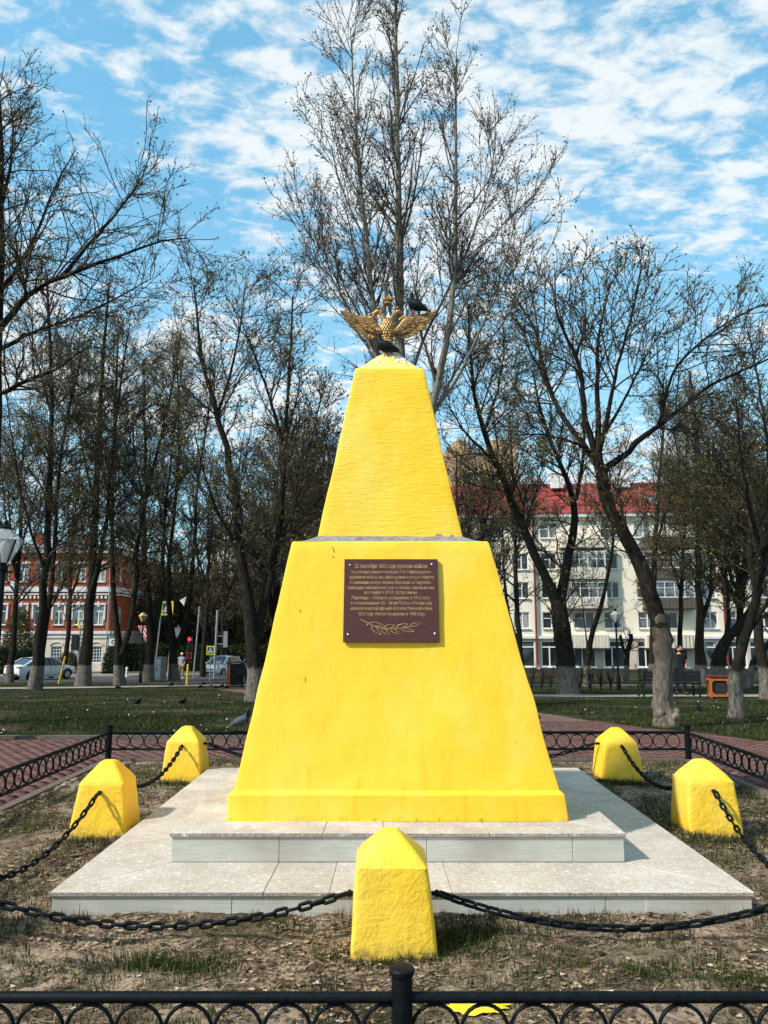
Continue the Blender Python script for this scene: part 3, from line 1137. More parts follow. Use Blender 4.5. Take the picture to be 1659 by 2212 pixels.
def build_steps():
    rn = random.Random(3)
    root = thing('stepped_base', 'two-step base of pale stone slabs under the yellow obelisk', 'base', (MX, MYC, 0))
    T1, T2 = 0.124, 0.315
    tiers = ((-2.07, 2.09, 4.914 - MYC, 9.17 - MYC, -0.06, T1), (-1.525, 1.517, 5.50 - MYC, 8.56 - MYC, T1, T2))
    for ti, (x0, x1, y0, y1, z0, z1) in enumerate(tiers):
        MB().box(((x0 + x1) / 2, (y0 + y1) / 2, (z0 + z1 - 0.003) / 2), (x1 - x0 - 0.012, y1 - y0 - 0.012, z1 - 0.003 - z0 - 0.002)).build('core', 'joint_mortar', root)
        zt_, zb = z1 - 0.027, z0 + (0.0 if ti == 0 else 0.003)
        # risers: thin upright slabs, 3 mm joints
        def cuts(a, b, step, first=None):
            xs = [a]
            if first:
                xs += [q for q in first if a < q < b]
            else:
                m = max(1, round((b - a) / step))
                xs += [a + (b - a) * (k + 0.12 * rn.uniform(-1, 1)) / m for k in range(1, m)]
            return xs + [b]
        fx = ([-1.0, 0.02, 1.22] if ti == 0 else [-0.80, 0.19, 1.17])
        for a, b in zip(cuts(x0, x1, 1, fx)[:-1], cuts(x0, x1, 1, fx)[1:]):
            MB_ = MB().box(((a + b) / 2, y0 + 0.014 + rn.uniform(0, .002), (zt_ + zb) / 2), (b - a - 0.005, 0.024, zt_ - zb - 0.003))
            new_obj('riser_slab', bevel_mesh(MB_.mesh('riser_slab'), 0.002, 1), 'riser_stone', root)
            MB_ = MB().box(((a + b) / 2, y1 - 0.014, (zt_ + zb) / 2), (b - a - 0.005, 0.024, zt_ - zb - 0.003))
            new_obj('riser_slab', bevel_mesh(MB_.mesh('riser_slab'), 0.002, 1), 'riser_stone', root)
        cy = cuts(y0 + 0.03, y1 - 0.03, 1.0)
        for a, b in zip(cy[:-1], cy[1:]):
            for xx in (x0 + 0.014, x1 - 0.014):
                MB_ = MB().box((xx, (a + b) / 2, (zt_ + zb) / 2), (0.024, b - a - 0.005, zt_ - zb - 0.003))
                new_obj('riser_slab', bevel_mesh(MB_.mesh('riser_slab'), 0.002, 1), 'riser_stone', root)
        # paving slabs on top: a frame of long slabs with mitred corners
        inn = (tiers[1] if ti == 0 else (-1.225, 1.225, 5.819 - MYC, 8.262 - MYC))
        ix0, ix1, iy0, iy1 = inn[0] + 0.02, inn[1] - 0.02, inn[2] + 0.02, inn[3] - 0.02
        e = 0.012
        ox0, ox1, oy0, oy1 = x0 - e, x1 + e, y0 - e, y1 + e

        def slab(poly, z=0.0):
            cxm = sum(p[0] for p in poly) / len(poly)
            cym = sum(p[1] for p in poly) / len(poly)
            q = []
            for i, p in enumerate(poly):
                d = Vector((p[0] - cxm, p[1] - cym))
                q.append((p[0] - math.copysign(0.0016, d.x), p[1] - math.copysign(0.0016, d.y)))
            me = MB().prism(q, z1 - 0.026, z1 + z, 'Z').mesh('top_slab')
            bevel_mesh(me, 0.003, 1)
            me.materials.append(MATS['slab_stone'])
            me.materials.append(MATS['slab_edge'])
            for p in me.polygons:
                p.material_index = 0 if abs(p.normal.z) > 0.5 else 1
            new_obj('top_slab', me, None, root)
        nfr = 5 if ti == 0 else 4
        xs_o = [ox0 + (ox1 - ox0) * k / nfr for k in range(nfr + 1)]
        xs_i = [ix0] + [ix0 + (ix1 - ix0) * (k + 0.0) / nfr + 0.12 * math.sin(k * 2.1) for k in range(1, nfr)] + [ix1]
        for k in range(1, nfr):
            xs_o[k] = xs_i[k] - (0.05 if k < nfr / 2 else -0.05) * 0.2
        for k in range(nfr):
            slab([(xs_o[k], oy0), (xs_o[k + 1], oy0), (xs_i[k + 1], iy0), (xs_i[k], iy0)], rn.uniform(-.0012, .0012))
            slab([(xs_i[k], iy1), (xs_i[k + 1], iy1), (xs_o[k + 1], oy1), (xs_o[k], oy1)], rn.uniform(-.0012, .0012))
        ys_o = [oy0 + (oy1 - oy0) * k / nfr for k in range(nfr + 1)]
        ys_i = [iy0 + (iy1 - iy0) * k / nfr for k in range(nfr + 1)]
        for k in range(1, nfr):
            ys_o[k] = ys_i[k]
        for k in range(nfr):
            slab([(ox0, ys_o[k]), (ix0, ys_i[k]), (ix0, ys_i[k + 1]), (ox0, ys_o[k + 1])], rn.uniform(-.0012, .0012))
            slab([(ix1, ys_i[k]), (ox1, ys_o[k]), (ox1, ys_o[k + 1]), (ix1, ys_i[k + 1])], rn.uniform(-.0012, .0012))
    return T2


STEP_TOP = build_steps()


# ------------------------------------------------------------------ the obelisk
def build_obelisk():
    root = thing('obelisk', 'tall yellow painted obelisk on the stone steps', 'monument', (MX, MYC, STEP_TOP))
    z0 = STEP_TOP

    def ring(z, hw, cx):
        return (z - z0, hw, hw, cx - MX, 0.0)
    me = loft_square(interp_rings([ring(0.316, 1.226, .097), ring(0.49, 1.212, .088), ring(0.503, 1.2, .088), ring(0.521, 1.172, .093)], 0.05), 26, 0.012, 0.012, 4)
    new_obj('plinth', me, 'yellow_paint', root, smooth=True, sharp=28)
    keys = [ring(0.515, 1.176, .093), ring(2.36, 0.797, .052), ring(2.374, 0.787, .052)]
    me = loft_square(interp_rings(keys, 0.07), 26, 0.009, 0.018, 9)
    new_obj('lower_shaft', me, 'yellow_paint', root, smooth=True, sharp=28)
    me = loft_square(interp_rings([ring(2.372, 0.783, .052), ring(2.392, 0.70, .051), ring(2.445, 0.588, .05)], 0.04), 22, 0.02, 0.02, 14)
    new_obj('mortar_ledge', me, 'ledge_mortar', root, smooth=True, sharp=40)
    keys = [ring(2.418, 0.606, .05), ring(3.985, 0.312, .05), ring(4.0, 0.303, .05)]
    me = loft_square(interp_rings(keys, 0.045), 20, 0.013, 0.02, 23)
    new_obj('upper_shaft', me, 'yellow_paint_brushed', root, smooth=True, sharp=28)
    me = loft_square(interp_rings([ring(3.996, 0.3, .05), ring(4.10, 0.195, .048), ring(4.19, 0.112, .046), ring(4.232, 0.055, .045)], 0.02), 12, 0.03, 0.018, 31)
    new_obj('cap', me, 'yellow_paint_brushed', root, smooth=True, sharp=45)
    # broken paint at the foot of the upper shaft and a few cracks
    rn = random.Random(4)

    def face_pt(x, z, out=0.003):
        # point on the front of lower (z<2.37) or upper shaft
        if z < 2.37:
            t = (z - 0.515) / (2.374 - 0.515)
            hw = 1.176 + (0.787 - 1.176) * t
        else:
            t = (z - 2.442) / (4.0 - 2.442)
            hw = 0.602 + (0.303 - 0.602) * t
        return Vector((x - MX, -hw - out, z - z0))
    for k, (x, z, w, h) in enumerate(((0.46, 2.446, .055, .035), (0.565, 2.441, .03, .022), (-0.14, 2.433, .05, .012), (-0.42, 2.430, .09, .01), (0.2, 2.433, .12, .009))):
        pts = []
        for j in range(14):
            a = 2 * math.pi * j / 14
            q = 0.75 + 0.45 * rn.random()
            pts.append((x + w / 2 * q * math.cos(a), z + h / 2 * q * math.sin(a)))
        vs = [face_pt(p[0], p[1], 0.0085) for p in pts]
        ve = [face_pt(p[0], p[1], -0.02) for p in pts]
        m = MB().add(vs + ve, [tuple(range(14))] + [(j, j + 14, (j + 1) % 14 + 14, (j + 1) % 14) for j in range(14)])
        m.build('paint_chip', 'chip_mortar', root)
    for (x, z, dx, dz, w) in ((-0.42, 2.33, .018, -.05, .005), (-0.415, 2.25, .01, -.012, .008), (-0.235, 2.235, .006, -.03, .004), (-0.245, 2.21, .006, -.006, .006), (0.93, 1.95, .004, -.006, .008), (-0.66, 1.83, .003, -.03, .004), (-0.6, 1.32, 0.0, -.05, .004)):
        p, q = face_pt(x, z, 0.009), face_pt(x + dx, z + dz, 0.009)
        mid = (p + q) / 2 + Vector((0.004, 0, 0))
        MB().tube([p, mid, q], [w * .2, w * .5, w * .2], 5).build('crack', 'sign_black', root)
    # bird droppings on the cap
    pts = [(0.02, 4.222, 0.02), (0.05, 4.20, .03), (0.075, 4.17, .03), (0.10, 4.14, .035), (0.13, 4.11, .025), (-0.09, 4.1, .012), (-0.03, 4.2, .015)]
    m = MB()
    for (x, z, r) in pts:
        hw = np.interp(z, [3.996, 4.10, 4.19, 4.232], [.3, .195, .112, .055])
        c = Vector((x + .045 - MX, -(hw - 0.001), z - z0))
        for j in range(5):
            d = Vector((rn.uniform(-r, r), 0, rn.uniform(-r, r) * 1.2))
            hw2 = np.interp(z + d.z, [3.996, 4.10, 4.19, 4.232], [.3, .195, .112, .055])
            q = Vector((c.x + d.x, -hw2, c.z + d.z))
            m.ell(q, (r * rn.uniform(.3, .7), 0.012, r * rn.uniform(.3, .8)), Matrix.Rotation(math.radians(-45), 3, 'X'), 8, 5)
    m.build('droppings', 'droppings', root, smooth=True)
    return root, face_pt


obelisk, face_pt = build_obelisk()


# ------------------------------------------------------------------ plaque
def build_plaque():
    tilt = math.atan((1.176 - 0.787) / (2.374 - 0.515))
    W, Hh, T = 0.742, 0.662, 0.026
    zc = 1.835
    t = (zc - 0.515) / (2.374 - 0.515)
    yf = MYC - (1.176 + (0.787 - 1.176) * t)
    c = at(845, 1297, yf)
    zc = c.z
    t = (zc - 0.515) / (2.374 - 0.515)
    yf = MYC - (1.176 + (0.787 - 1.176) * t) - 0.012
    root = thing('memorial_plaque', 'dark red granite plaque with gilt lettering on the yellow obelisk', 'plaque', (c.x, yf, zc))
    root.rotation_euler = (-tilt, 0, 0)
    me = bevel_mesh(MB().box((0, -T / 2, 0), (W, T, Hh)).mesh('slab'), 0.002, 2)
    new_obj('slab', me, 'plaque_granite', root)
    s = W / 1385.0

    def P(zx, zy, out=0.0015):
        return Vector(((zx - 822) * s, -T - out, (757 - zy) * s))
    lines = [('22 сентября 1812 года русские войска', 285, 1355, 245, 62),
             ('под командованием генерала М.А. Милорадовича', 228, 1408, 335, 48),
             ('одержали победу над французами корпуса Мюрата', 200, 1450, 415, 48),
             ('в сражении между селами Вороново и Тарутино,', 215, 1410, 495, 48),
             ('преградив неприятелю путь к лагерю нашей армии', 182, 1450, 575, 48),
             ('во главе с М.И. Кутузовым.', 430, 1215, 648, 48),
             ('Памятник - обелиск установлен в 1912 году', 245, 1390, 728, 50),
             ('в ознаменование 100 - летия Победы России над', 235, 1412, 805, 48),
             ('наполеоновской армией в Отечественной войне', 235, 1418, 885, 48),
             ('1812 года. Реконструирован в 1995 году.', 345, 1320, 967, 48)]
    tmp = []
    for (txt, x0, x1, yc, cap) in lines:
        cu = bpy.data.curves.new('t', 'FONT')
        cu.body = txt
        cu.size = 1.0
        cu.offset = 0.012
        cu.resolution_u = 2
        o = bpy.data.objects.new('t', cu)
        COL.objects.link(o)
        tmp.append(o)
    bpy.context.view_layer.update()
    dg = bpy.context.evaluated_depsgraph_get()
    for o, (txt, x0, x1, yc, cap) in zip(tmp, lines):
        me = bpy.data.meshes.new_from_object(o.evaluated_get(dg))
        n = len(me.vertices)
        V = np.zeros(n * 3, dtype=np.float32)
        me.vertices.foreach_get('co', V)
        V = V.reshape(-1, 3)
        a, b = V[:, 0].min(), V[:, 0].max()
        X = x0 + (V[:, 0] - a) / (b - a) * (x1 - x0)
        Yz = yc + cap / 2 - V[:, 1] / 0.70 * cap
        Wd = np.column_stack([(X - 822) * s, np.full(n, -T - 0.0012), (757 - Yz) * s]).astype(np.float32)
        me.vertices.foreach_set('co', Wd.ravel())
        me.update()
        me.materials.clear()
        new_obj('inscription_line', me, 'gold_letter', root)
    for o in tmp:
        cu = o.data
        bpy.data.objects.remove(o)
        bpy.data.curves.remove(cu)
    for zx, zy in ((213, 232), (1425, 222), (200, 1270), (1448, 1258)):
        p = P(zx, zy)
        MB().ell(p, (0.010, 0.008, 0.010), None, 10, 6).build('bolt', 'steel_bolt', root, smooth=True)
    # laurel branch in gilt outline
    br = thing_part = bpy.data.objects.new('laurel_branch', None)
    link(br, root)
    stem = [(375, 1052), (430, 1075), (490, 1105), (560, 1150), (680, 1175), (800, 1185), (920, 1180), (1040, 1165), (1110, 1150)]
    MB().tube([P(x, y, .001) for x, y in stem], [.0042, .004, .0036, .003, .003, .0026, .0026, .0022, .0018], 5).build('stem', 'gold_letter', br)
    for (x0, y0, x1, y1, bulge) in ((500, 1108, 710, 1140, -38), (700, 1185, 880, 1135, -36), (890, 1180, 1065, 1115, -36), (1080, 1150, 1255, 1105, -28), (535, 1140, 660, 1270, 40), (670, 1180, 800, 1275, 34), (800, 1190, 950, 1262, 30), (950, 1185, 1160, 1225, 30)):
        p0, p1 = Vector((x0, y0)), Vector((x1, y1))
        d = (p1 - p0)
        nrm = Vector((-d.y, d.x)).normalized()
        m = MB()
        for sg in (1, -1):
            pts = []
            for k in range(9):
                t = k / 8
                q = p0 + d * t + nrm * (math.sin(math.pi * t ** 0.85) * abs(bulge) * sg * 0.8)
                pts.append(P(q.x, q.y, .001))
            m.tube(pts, [.0016, .0026, .0032, .0034, .0034, .003, .0026, .002, .0012], 5)
        m.build('leaf_outline', 'gold_letter', br)
    for (x, y) in ((482, 1128), (925, 1135), (670, 1265)):
        MB().ell(P(x, y), (.007, .003, .007), None, 8, 5).build('berry', 'gold_letter', br, smooth=True)


build_plaque()


# ------------------------------------------------------------------ bronze double eagle on the top
def build_eagle():
    CAP = 4.228
    root = thing('eagle_statue', 'bronze double-headed eagle with spread wings on the obelisk top', 'statue', (0.043, MYC - 0.02, CAP))
    root.scale = (1.07, 1.07, 1.05)
    S = 1356.0

    def P(zx, zy, y=0.0):
        return Vector(((zx - 830) / S, y, (880 - zy) / S))
    rn = random.Random(2)
    # body: one modelled trunk from legs to breast
    prof = [(905, 28), (870, 34), (800, 52), (740, 60), (690, 58), (655, 66), (610, 84), (560, 92), (500, 86), (460, 70), (430, 52), (410, 30)]
    m = MB()
    vs, fs = [], []
    n = 18
    for zy, hw in prof:
        for k in range(n):
            a = 2 * math.pi * k / n
            q = P(822, zy)
            vs.append((q.x + hw / S * math.cos(a), hw / S * 0.72 * math.sin(a), q.z))
    for i in range(len(prof) - 1):
        for k in range(n):
            fs.append((i * n + k, i * n + (k + 1) % n, (i + 1) * n + (k + 1) % n, (i + 1) * n + k))
    fs.append(tuple(range(n)))
    fs.append(tuple((len(prof) - 1) * n + k for k in range(n)))
    body = m.add(vs, fs).build('body', 'bronze', root, smooth=True)
    # breast feathers, small overlapping scales in rows
    for r in range(11):
        zy = 450 + r * 31
        hw = np.interp(zy, [p[0] for p in prof][::-1], [p[1] for p in prof][::-1])
        cnt = 7
        for k in range(cnt):
            a = -math.pi / 2 + (k - (cnt - 1) / 2 + 0.5 * (r % 2)) * 0.42
            c = P(822, zy + rn.uniform(-5, 5))
            c = Vector((c.x + hw / S * math.cos(a) * 0.98, hw / S * 0.72 * math.sin(a) * 0.98, c.z))
            nrm = Vector((math.cos(a), math.sin(a), 0.25)).normalized()
            M = nrm.to_track_quat('Y', 'Z').to_matrix()
            MB().ell(c, (0.0105, 0.006, 0.021), M, 8, 5).build('scale_feather', 'bronze', body, smooth=True)
    # wings
    for sg in (-1, 1):
        def W(zx, zy, y=0.0):
            q = P(zx, zy, y)
            q.x = sg * (q.x - 0.0) if sg > 0 else -q.x
            return q
        wing = MB()
        # arm: from the breast out to the wrist knob and back up along the leading edge
        arm = [W(870, 600), W(930, 575), W(985, 520), W(1030, 450), W(1050, 415), W(1010, 395), W(958, 430)]
        wing.tube(arm, [.034, .034, .034, .033, .030, .024, .012], 10)
        w = wing.build('wing', 'bronze', root, smooth=True)
        lead = MB()
        lead.tube([W(1040, 420), W(1120, 400), W(1200, 402), W(1290, 385), W(1405, 332)], [.026, .024, .02, .015, .006], 8)
        lead.build('leading_edge', 'bronze', w, smooth=True)
        # flight feathers sweep out from the arm to the trailing edge
        ends = [(1408, 335), (1392, 375), (1366, 422), (1335, 468), (1296, 520), (1245, 566), (1190, 602), (1135, 636), (1080, 664), (1022, 672), (972, 655)]
        for i, (ex, ey) in enumerate(ends):
            t = i / (len(ends) - 1)
            sx, sy = 1050 - 135 * t, 425 + 150 * t
            mx, my = (sx + ex) / 2 + 8, (sy + ey) / 2 + 46 * math.sin(math.pi * min(1, t * 0.8 + 0.2))
            pts = []
            for k in range(9):
                u = k / 8
                bx = (1 - u) ** 2 * sx + 2 * u * (1 - u) * mx + u * u * ex
                by = (1 - u) ** 2 * sy + 2 * u * (1 - u) * my + u * u * ey
                pts.append(W(bx, by, 0.012 + 0.004 * math.cos(i * 1.9) - 0.02 * u - 0.035 * (1 - t) * u))
            rad = [(0.0245 * g, 0.0085) for g in (.8, .95, 1, 1, 1, .98, .9, .66, .22)]
            MB().tube(pts, [(r[1], r[0]) for r in rad], 8, flat=(0, 0, 1)).build('flight_feather', 'bronze', w, smooth=True)
        for row, (cnt, reach, off, wid) in enumerate(((10, 0.56, -0.018, .019), (8, 0.28, -0.032, .0175))):
            for i in range(cnt):
                t = i / (cnt - 1) * 0.94
                j = t * (len(ends) - 1)
                a, b = ends[int(j)], ends[min(int(j) + 1, len(ends) - 1)]
                ex, ey = a[0] + (b[0] - a[0]) * (j % 1), a[1] + (b[1] - a[1]) * (j % 1)
                sx, sy = 1040 - 130 * t, 440 + 135 * t
                mx, my = (sx + ex) / 2 + 8, (sy + ey) / 2 + 40 * math.sin(math.pi * min(1, t * 0.8 + 0.2))
                pts = []
                for k in range(7):
                    u = k / 6 * reach
                    bx = (1 - u) ** 2 * sx + 2 * u * (1 - u) * mx + u * u * ex
                    by = (1 - u) ** 2 * sy + 2 * u * (1 - u) * my + u * u * ey
                    pts.append(W(bx, by, off + 0.003 * math.cos(i * 2.3) - 0.01 * u))
                MB().tube(pts, [(.008, wid * g) for g in (.8, 1, 1, 1, .95, .75, .25)], 8, flat=(0, 0, 1)).build('covert_feather', 'bronze', w, smooth=True)
        # neck and head
        def Hd(zx, zy, y=0.0):
            q = P(822 + sg * (zx - 822), zy, y)
            return q
        neck = MB().tube([Hd(845, 470), Hd(868, 420), Hd(888, 375), Hd(915, 340), Hd(945, 325)], [.034, .028, .022, .021, .018], 10)
        hd = neck.build('head', 'bronze', root, smooth=True)
        MB().ell(Hd(948, 325), (.030, .022, .024), None, 12, 8).build('skull', 'bronze', hd, smooth=True)
        MB().tube([Hd(965, 328), Hd(990, 338), Hd(1008, 348), Hd(1012, 364)], [.014, .011, .007, .002], 8).build('beak', 'bronze', hd, smooth=True)
        MB().tube([Hd(962, 345), Hd(985, 358), Hd(996, 366)], [.009, .006, .002], 6).build('lower_beak', 'bronze', hd, smooth=True)
        c = MB().lathe([(.016, 0), (.017, .006), (.012, .010), (.020, .022), (.016, .030), (.006, .034), (.004, .042)], 10, Hd(940, 308))
        c.build('small_crown', 'bronze', hd, smooth=True)
        # ribbon: folds down from the crown to the head
        pts = [Hd(845, 225, -.01), Hd(872, 238, -.02), Hd(858, 258, .0), Hd(880, 270, -.02), Hd(862, 288, .0), Hd(905, 300, -.012), Hd(925, 290, 0)]
        MB().tube(pts, [(.009, .006)] * 7, 8).build('ribbon', 'bronze', root, smooth=True)
        MB().tube([Hd(845, 262, .004), Hd(880, 248, -.012), Hd(888, 262, -.012)], [.006, .007, .003], 6).build('ribbon_fold', 'bronze', root, smooth=True)
        MB().tube([P(822 + sg * 30, 800), P(822 + sg * 40, 850), P(822 + sg * 42, 895)], [.03, .024, .026], 8).build('foot', 'bronze', root, smooth=True)
    # central crown
    cr = MB().lathe([(.034, 0), (.038, .006), (.034, .016), (.030, .022)], 14, P(822, 232)).build('crown', 'bronze', root, smooth=True)
    for sg in (-1, 1):
        M = Matrix.Rotation(sg * math.radians(24), 3, 'Y')
        MB().ell(P(822 + sg * 32, 168), (.023, .026, .034), M, 12, 8).build('crown_lobe', 'bronze', cr, smooth=True)
    MB().tube([P(822, 215, -.02), P(822, 170, -.028), P(822, 138, -.01), P(822, 132, .01)], [.011, .012, .009, .007], 8).build('crown_band', 'bronze', cr, smooth=True)
    MB().ell(P(822, 130), (.011, .011, .011), None, 10, 6).build('orb', 'bronze', cr, smooth=True)
    MB().box(P(822, 104), (.0085, .0085, .036)).box(P(822, 100) + Vector((0, -.0005, 0)), (.026, .0075, .0085)).build('cross', 'bronze', cr)
    tail = MB()
    for k in range(5):
        x = 822 + (k - 2) * 26
        tail.tube([P(822 + (k - 2) * 12, 690, .03), P(x, 790, .034), P(x, 880, .03)], [(.012, .02), (.010, .022), (.008, .018)], 6)
    tail.build('tail', 'bronze', root, smooth=True)


build_eagle()


# ------------------------------------------------------------------ bollards and chains
BOLL = {'front': (0.05, 4.497, 0.0, .245), 'left': (-2.32, 6.82, 0.02, .355), 'back_left': (-2.26, 9.23, -.02, .385), 'right': (2.70, 6.86, 0.0, .36), 'back_right': (2.66, 9.23, 0.02, .385),
        'front_left': (-2.56, 4.46, 0.03, .28), 'front_right': (2.62, 4.46, -.03, .28), 'back': (0.12, 9.3, 0.0, .37)}
BLAB = {'front': 'yellow stone bollard standing alone before the steps, nearest the camera', 'left': 'yellow bollard left of the steps, the nearer one on that side',
        'back_left': 'yellow bollard at the far left corner inside the fence', 'right': 'yellow bollard right of the steps, the nearer one on that side',
        'back_right': 'yellow bollard at the far right corner inside the fence', 'front_left': 'yellow bollard at the near left corner, off the picture edge',
        'front_right': 'yellow bollard at the near right corner, off the picture edge', 'back': 'yellow bollard behind the obelisk, hidden by it'}


def build_bollards():
    for i, (k, (x, y, rz, hz)) in enumerate(BOLL.items()):
        rn = random.Random(i + 40)
        if k in ('back', ):
            continue
        root = thing('bollard', BLAB[k], 'bollard', (x, y, 0), rz, 'yellow bollards carrying the chain')
        b0, b1 = 0.228 + rn.uniform(-.006, .006), 0.187 + rn.uniform(-.005, .005)
        ax, ay = rn.uniform(-.012, .012), rn.uniform(-.01, .01)
        hs, ht = 0.415 + rn.uniform(-.015, .015), 0.575 + rn.uniform(-.012, .012)
        keys = [(-.06, b0 + .006, b0 + .006, 0, 0), (0.03, b0, b0, 0, 0), (0.22, (b0 + b1) / 2 + .004, (b0 + b1) / 2, ax * .3, ay * .3), (hs, b1, b1, ax * .6, ay * .6), (hs + .05, b1 * 0.80, b1 * .80, ax * .7, ay * .7), (ht - .012, 0.062, 0.058, ax, ay), (ht, 0.04, 0.036, ax, ay)]
        me = loft_square(interp_rings(keys, 0.025), 12, 0.023, 0.028, 60 + i)
        new_obj('body', me, 'yellow_paint_lumpy', root, smooth=True, sharp=32)
        # iron eyes for the chain
        for (sx, sy) in ((-1, 0), (1, 0)) if k in ('front',) else ((0, -1), (0, 1)) if k in ('left', 'right') else ((0, -1), (1 if x < 0 else -1, 0)) if 'back' in k else ((0, 1), (1 if x < 0 else -1, 0)):
            hw = b0 + (b1 - b0) * hz / hs
            m = MB()
            c = Vector((sx * (hw - .02), sy * (hw - .02), hz))
            m.bar(c, c + Vector((sx * .045, sy * .045, 0)), .02)
            m.ell(c + Vector((sx * .05, sy * .05, 0)), (.016, .016, .02), None, 8, 6)
            m.build('chain_eye', 'black_chain', root, smooth=True)


def link_mesh():
    Lo, Wo, r = 0.092, 0.049, 0.0100
    a, b = Lo / 2 - Wo / 2, Wo / 2 - r
    path = []
    for k in range(7):
        t = -math.pi / 2 + math.pi * k / 6
        path.append((a + b * math.cos(t), b * math.sin(t)))
    for k in range(7):
        t = math.pi / 2 + math.pi * k / 6
        path.append((-a + b * math.cos(t), b * math.sin(t)))
    n, s = len(path), 6
    vs, fs = [], []
    for i, (x, y) in enumerate(path):
        x0, y0 = path[i - 1]
        x1, y1 = path[(i + 1) % n]
        t = Vector((x1 - x0, y1 - y0, 0)).normalized()
        nn = Vector((t.y, -t.x, 0))
        for k in range(s):
            g = 2 * math.pi * k / s
            vs.append(Vector((x, y, 0)) + nn * (r * math.cos(g)) + Vector((0, 0, r * math.sin(g))))
    for i in range(n):
        for k in range(s):
            fs.append((i * s + k, ((i + 1) % n) * s + k, ((i + 1) % n) * s + (k + 1) % s, i * s + (k + 1) % s))
    me = MB().add(vs, fs).mesh('chain_link')
    me.polygons.foreach_set('use_smooth', np.ones(len(me.polygons), dtype=bool))
    me.materials.append(MATS['black_chain'])
    return me


def build_chains():
    me = link_mesh()
    pitch = 0.068
    rn = random.Random(12)

    def span(a, b, low, label):
        a, b = Vector(a), Vector(b)
        # parabola through both eyes, lowest point at height low
        d1, d2 = math.sqrt(max(.001, a.z - low)), math.sqrt(max(.001, b.z - low))
        t0 = d1 / (d1 + d2)
        pts = []
        for k in range(201):
            t = k / 200
            p = a.lerp(b, t)
            p.z = low + (a.z - low) * ((t - t0) / t0) ** 2 if t < t0 else low + (b.z - low) * ((t - t0) / (1 - t0)) ** 2
            pts.append(p)
        L = sum((pts[k + 1] - pts[k]).length for k in range(200))
        n = max(4, int(round(L / pitch)))
        root = thing('chain', label, 'chain', a, 0, 'black chains between the bollards')
        s, j, acc = 0.0, 0, 0.0
        for i in range(n):
            want = (i + 0.5) * L / n
            while j < 199 and acc + (pts[j + 1] - pts[j]).length < want:
                acc += (pts[j + 1] - pts[j]).length
                j += 1
            u = (want - acc) / (pts[j + 1] - pts[j]).length
            p = pts[j].lerp(pts[j + 1], u)
            d = (pts[j + 1] - pts[j]).normalized()
            q = d.to_track_quat('X', 'Z')
            roll = (math.pi / 2 if i % 2 else 0) + rn.uniform(-.22, .22) + 0.5
            q = q @ Quaternion((1, 0, 0), roll)
            o = bpy.data.objects.new('chain_link', me)
            link(o, root)
            o.location = p - a
            o.rotation_mode = 'QUATERNION'
            o.rotation_quaternion = q
    h = 0.2 + .06
    F0, FLc, FRc = BOLL['front'], BOLL['front_left'], BOLL['front_right']
    Lm, Rm, BL, BR = BOLL['left'], BOLL['right'], BOLL['back_left'], BOLL['back_right']
    span((F0[0] - .25, F0[1], F0[3]), (FLc[0] + .25, FLc[1], FLc[3]), 0.083, 'black chain sagging leftward from the nearest yellow bollard')
    span((F0[0] + .25, F0[1], F0[3]), (FRc[0] - .25, FRc[1], FRc[3]), 0.072, 'black chain sagging rightward from the nearest yellow bollard')
    span((Lm[0], Lm[1] - .245, Lm[3]), (FLc[0], FLc[1] + .25, FLc[3]), 0.06, 'black chain hanging toward the camera from the left bollard')
    span((Rm[0], Rm[1] - .245, Rm[3]), (FRc[0], FRc[1] + .25, FRc[3]), 0.06, 'black chain hanging toward the camera from the right bollard')
    span((Lm[0], Lm[1] + .245, Lm[3]), (BL[0], BL[1] - .245, BL[3]), 0.19, 'black chain between the two bollards left of the steps')
    span((Rm[0], Rm[1] + .245, Rm[3]), (BR[0], BR[1] - .245, BR[3]), 0.16, 'black chain between the two bollards right of the steps')
    span((BL[0] + .245, BL[1], BL[3]), (-.1, 9.35, .34), 0.16, 'black chain running behind the obelisk from the far left bollard')
    span((BR[0] - .245, BR[1], BR[3]), (.1, 9.35, .34), 0.16, 'black chain running behind the obelisk from the far right bollard')


build_bollards()
build_chains()
# the bollard behind the obelisk carries both rear chains
_b = thing('bollard', 'yellow bollard standing behind the obelisk, out of sight', 'bollard', (0, 9.35, 0), 0, 'yellow bollards carrying the chain')
new_obj('body', loft_square(interp_rings([(-.06, .234, .234, 0, 0), (.415, .187, .187, 0, 0), (.575, .05, .05, 0, 0)], .03), 12, .026, .03, 77), 'yellow_paint_lumpy', _b, smooth=True, sharp=32)


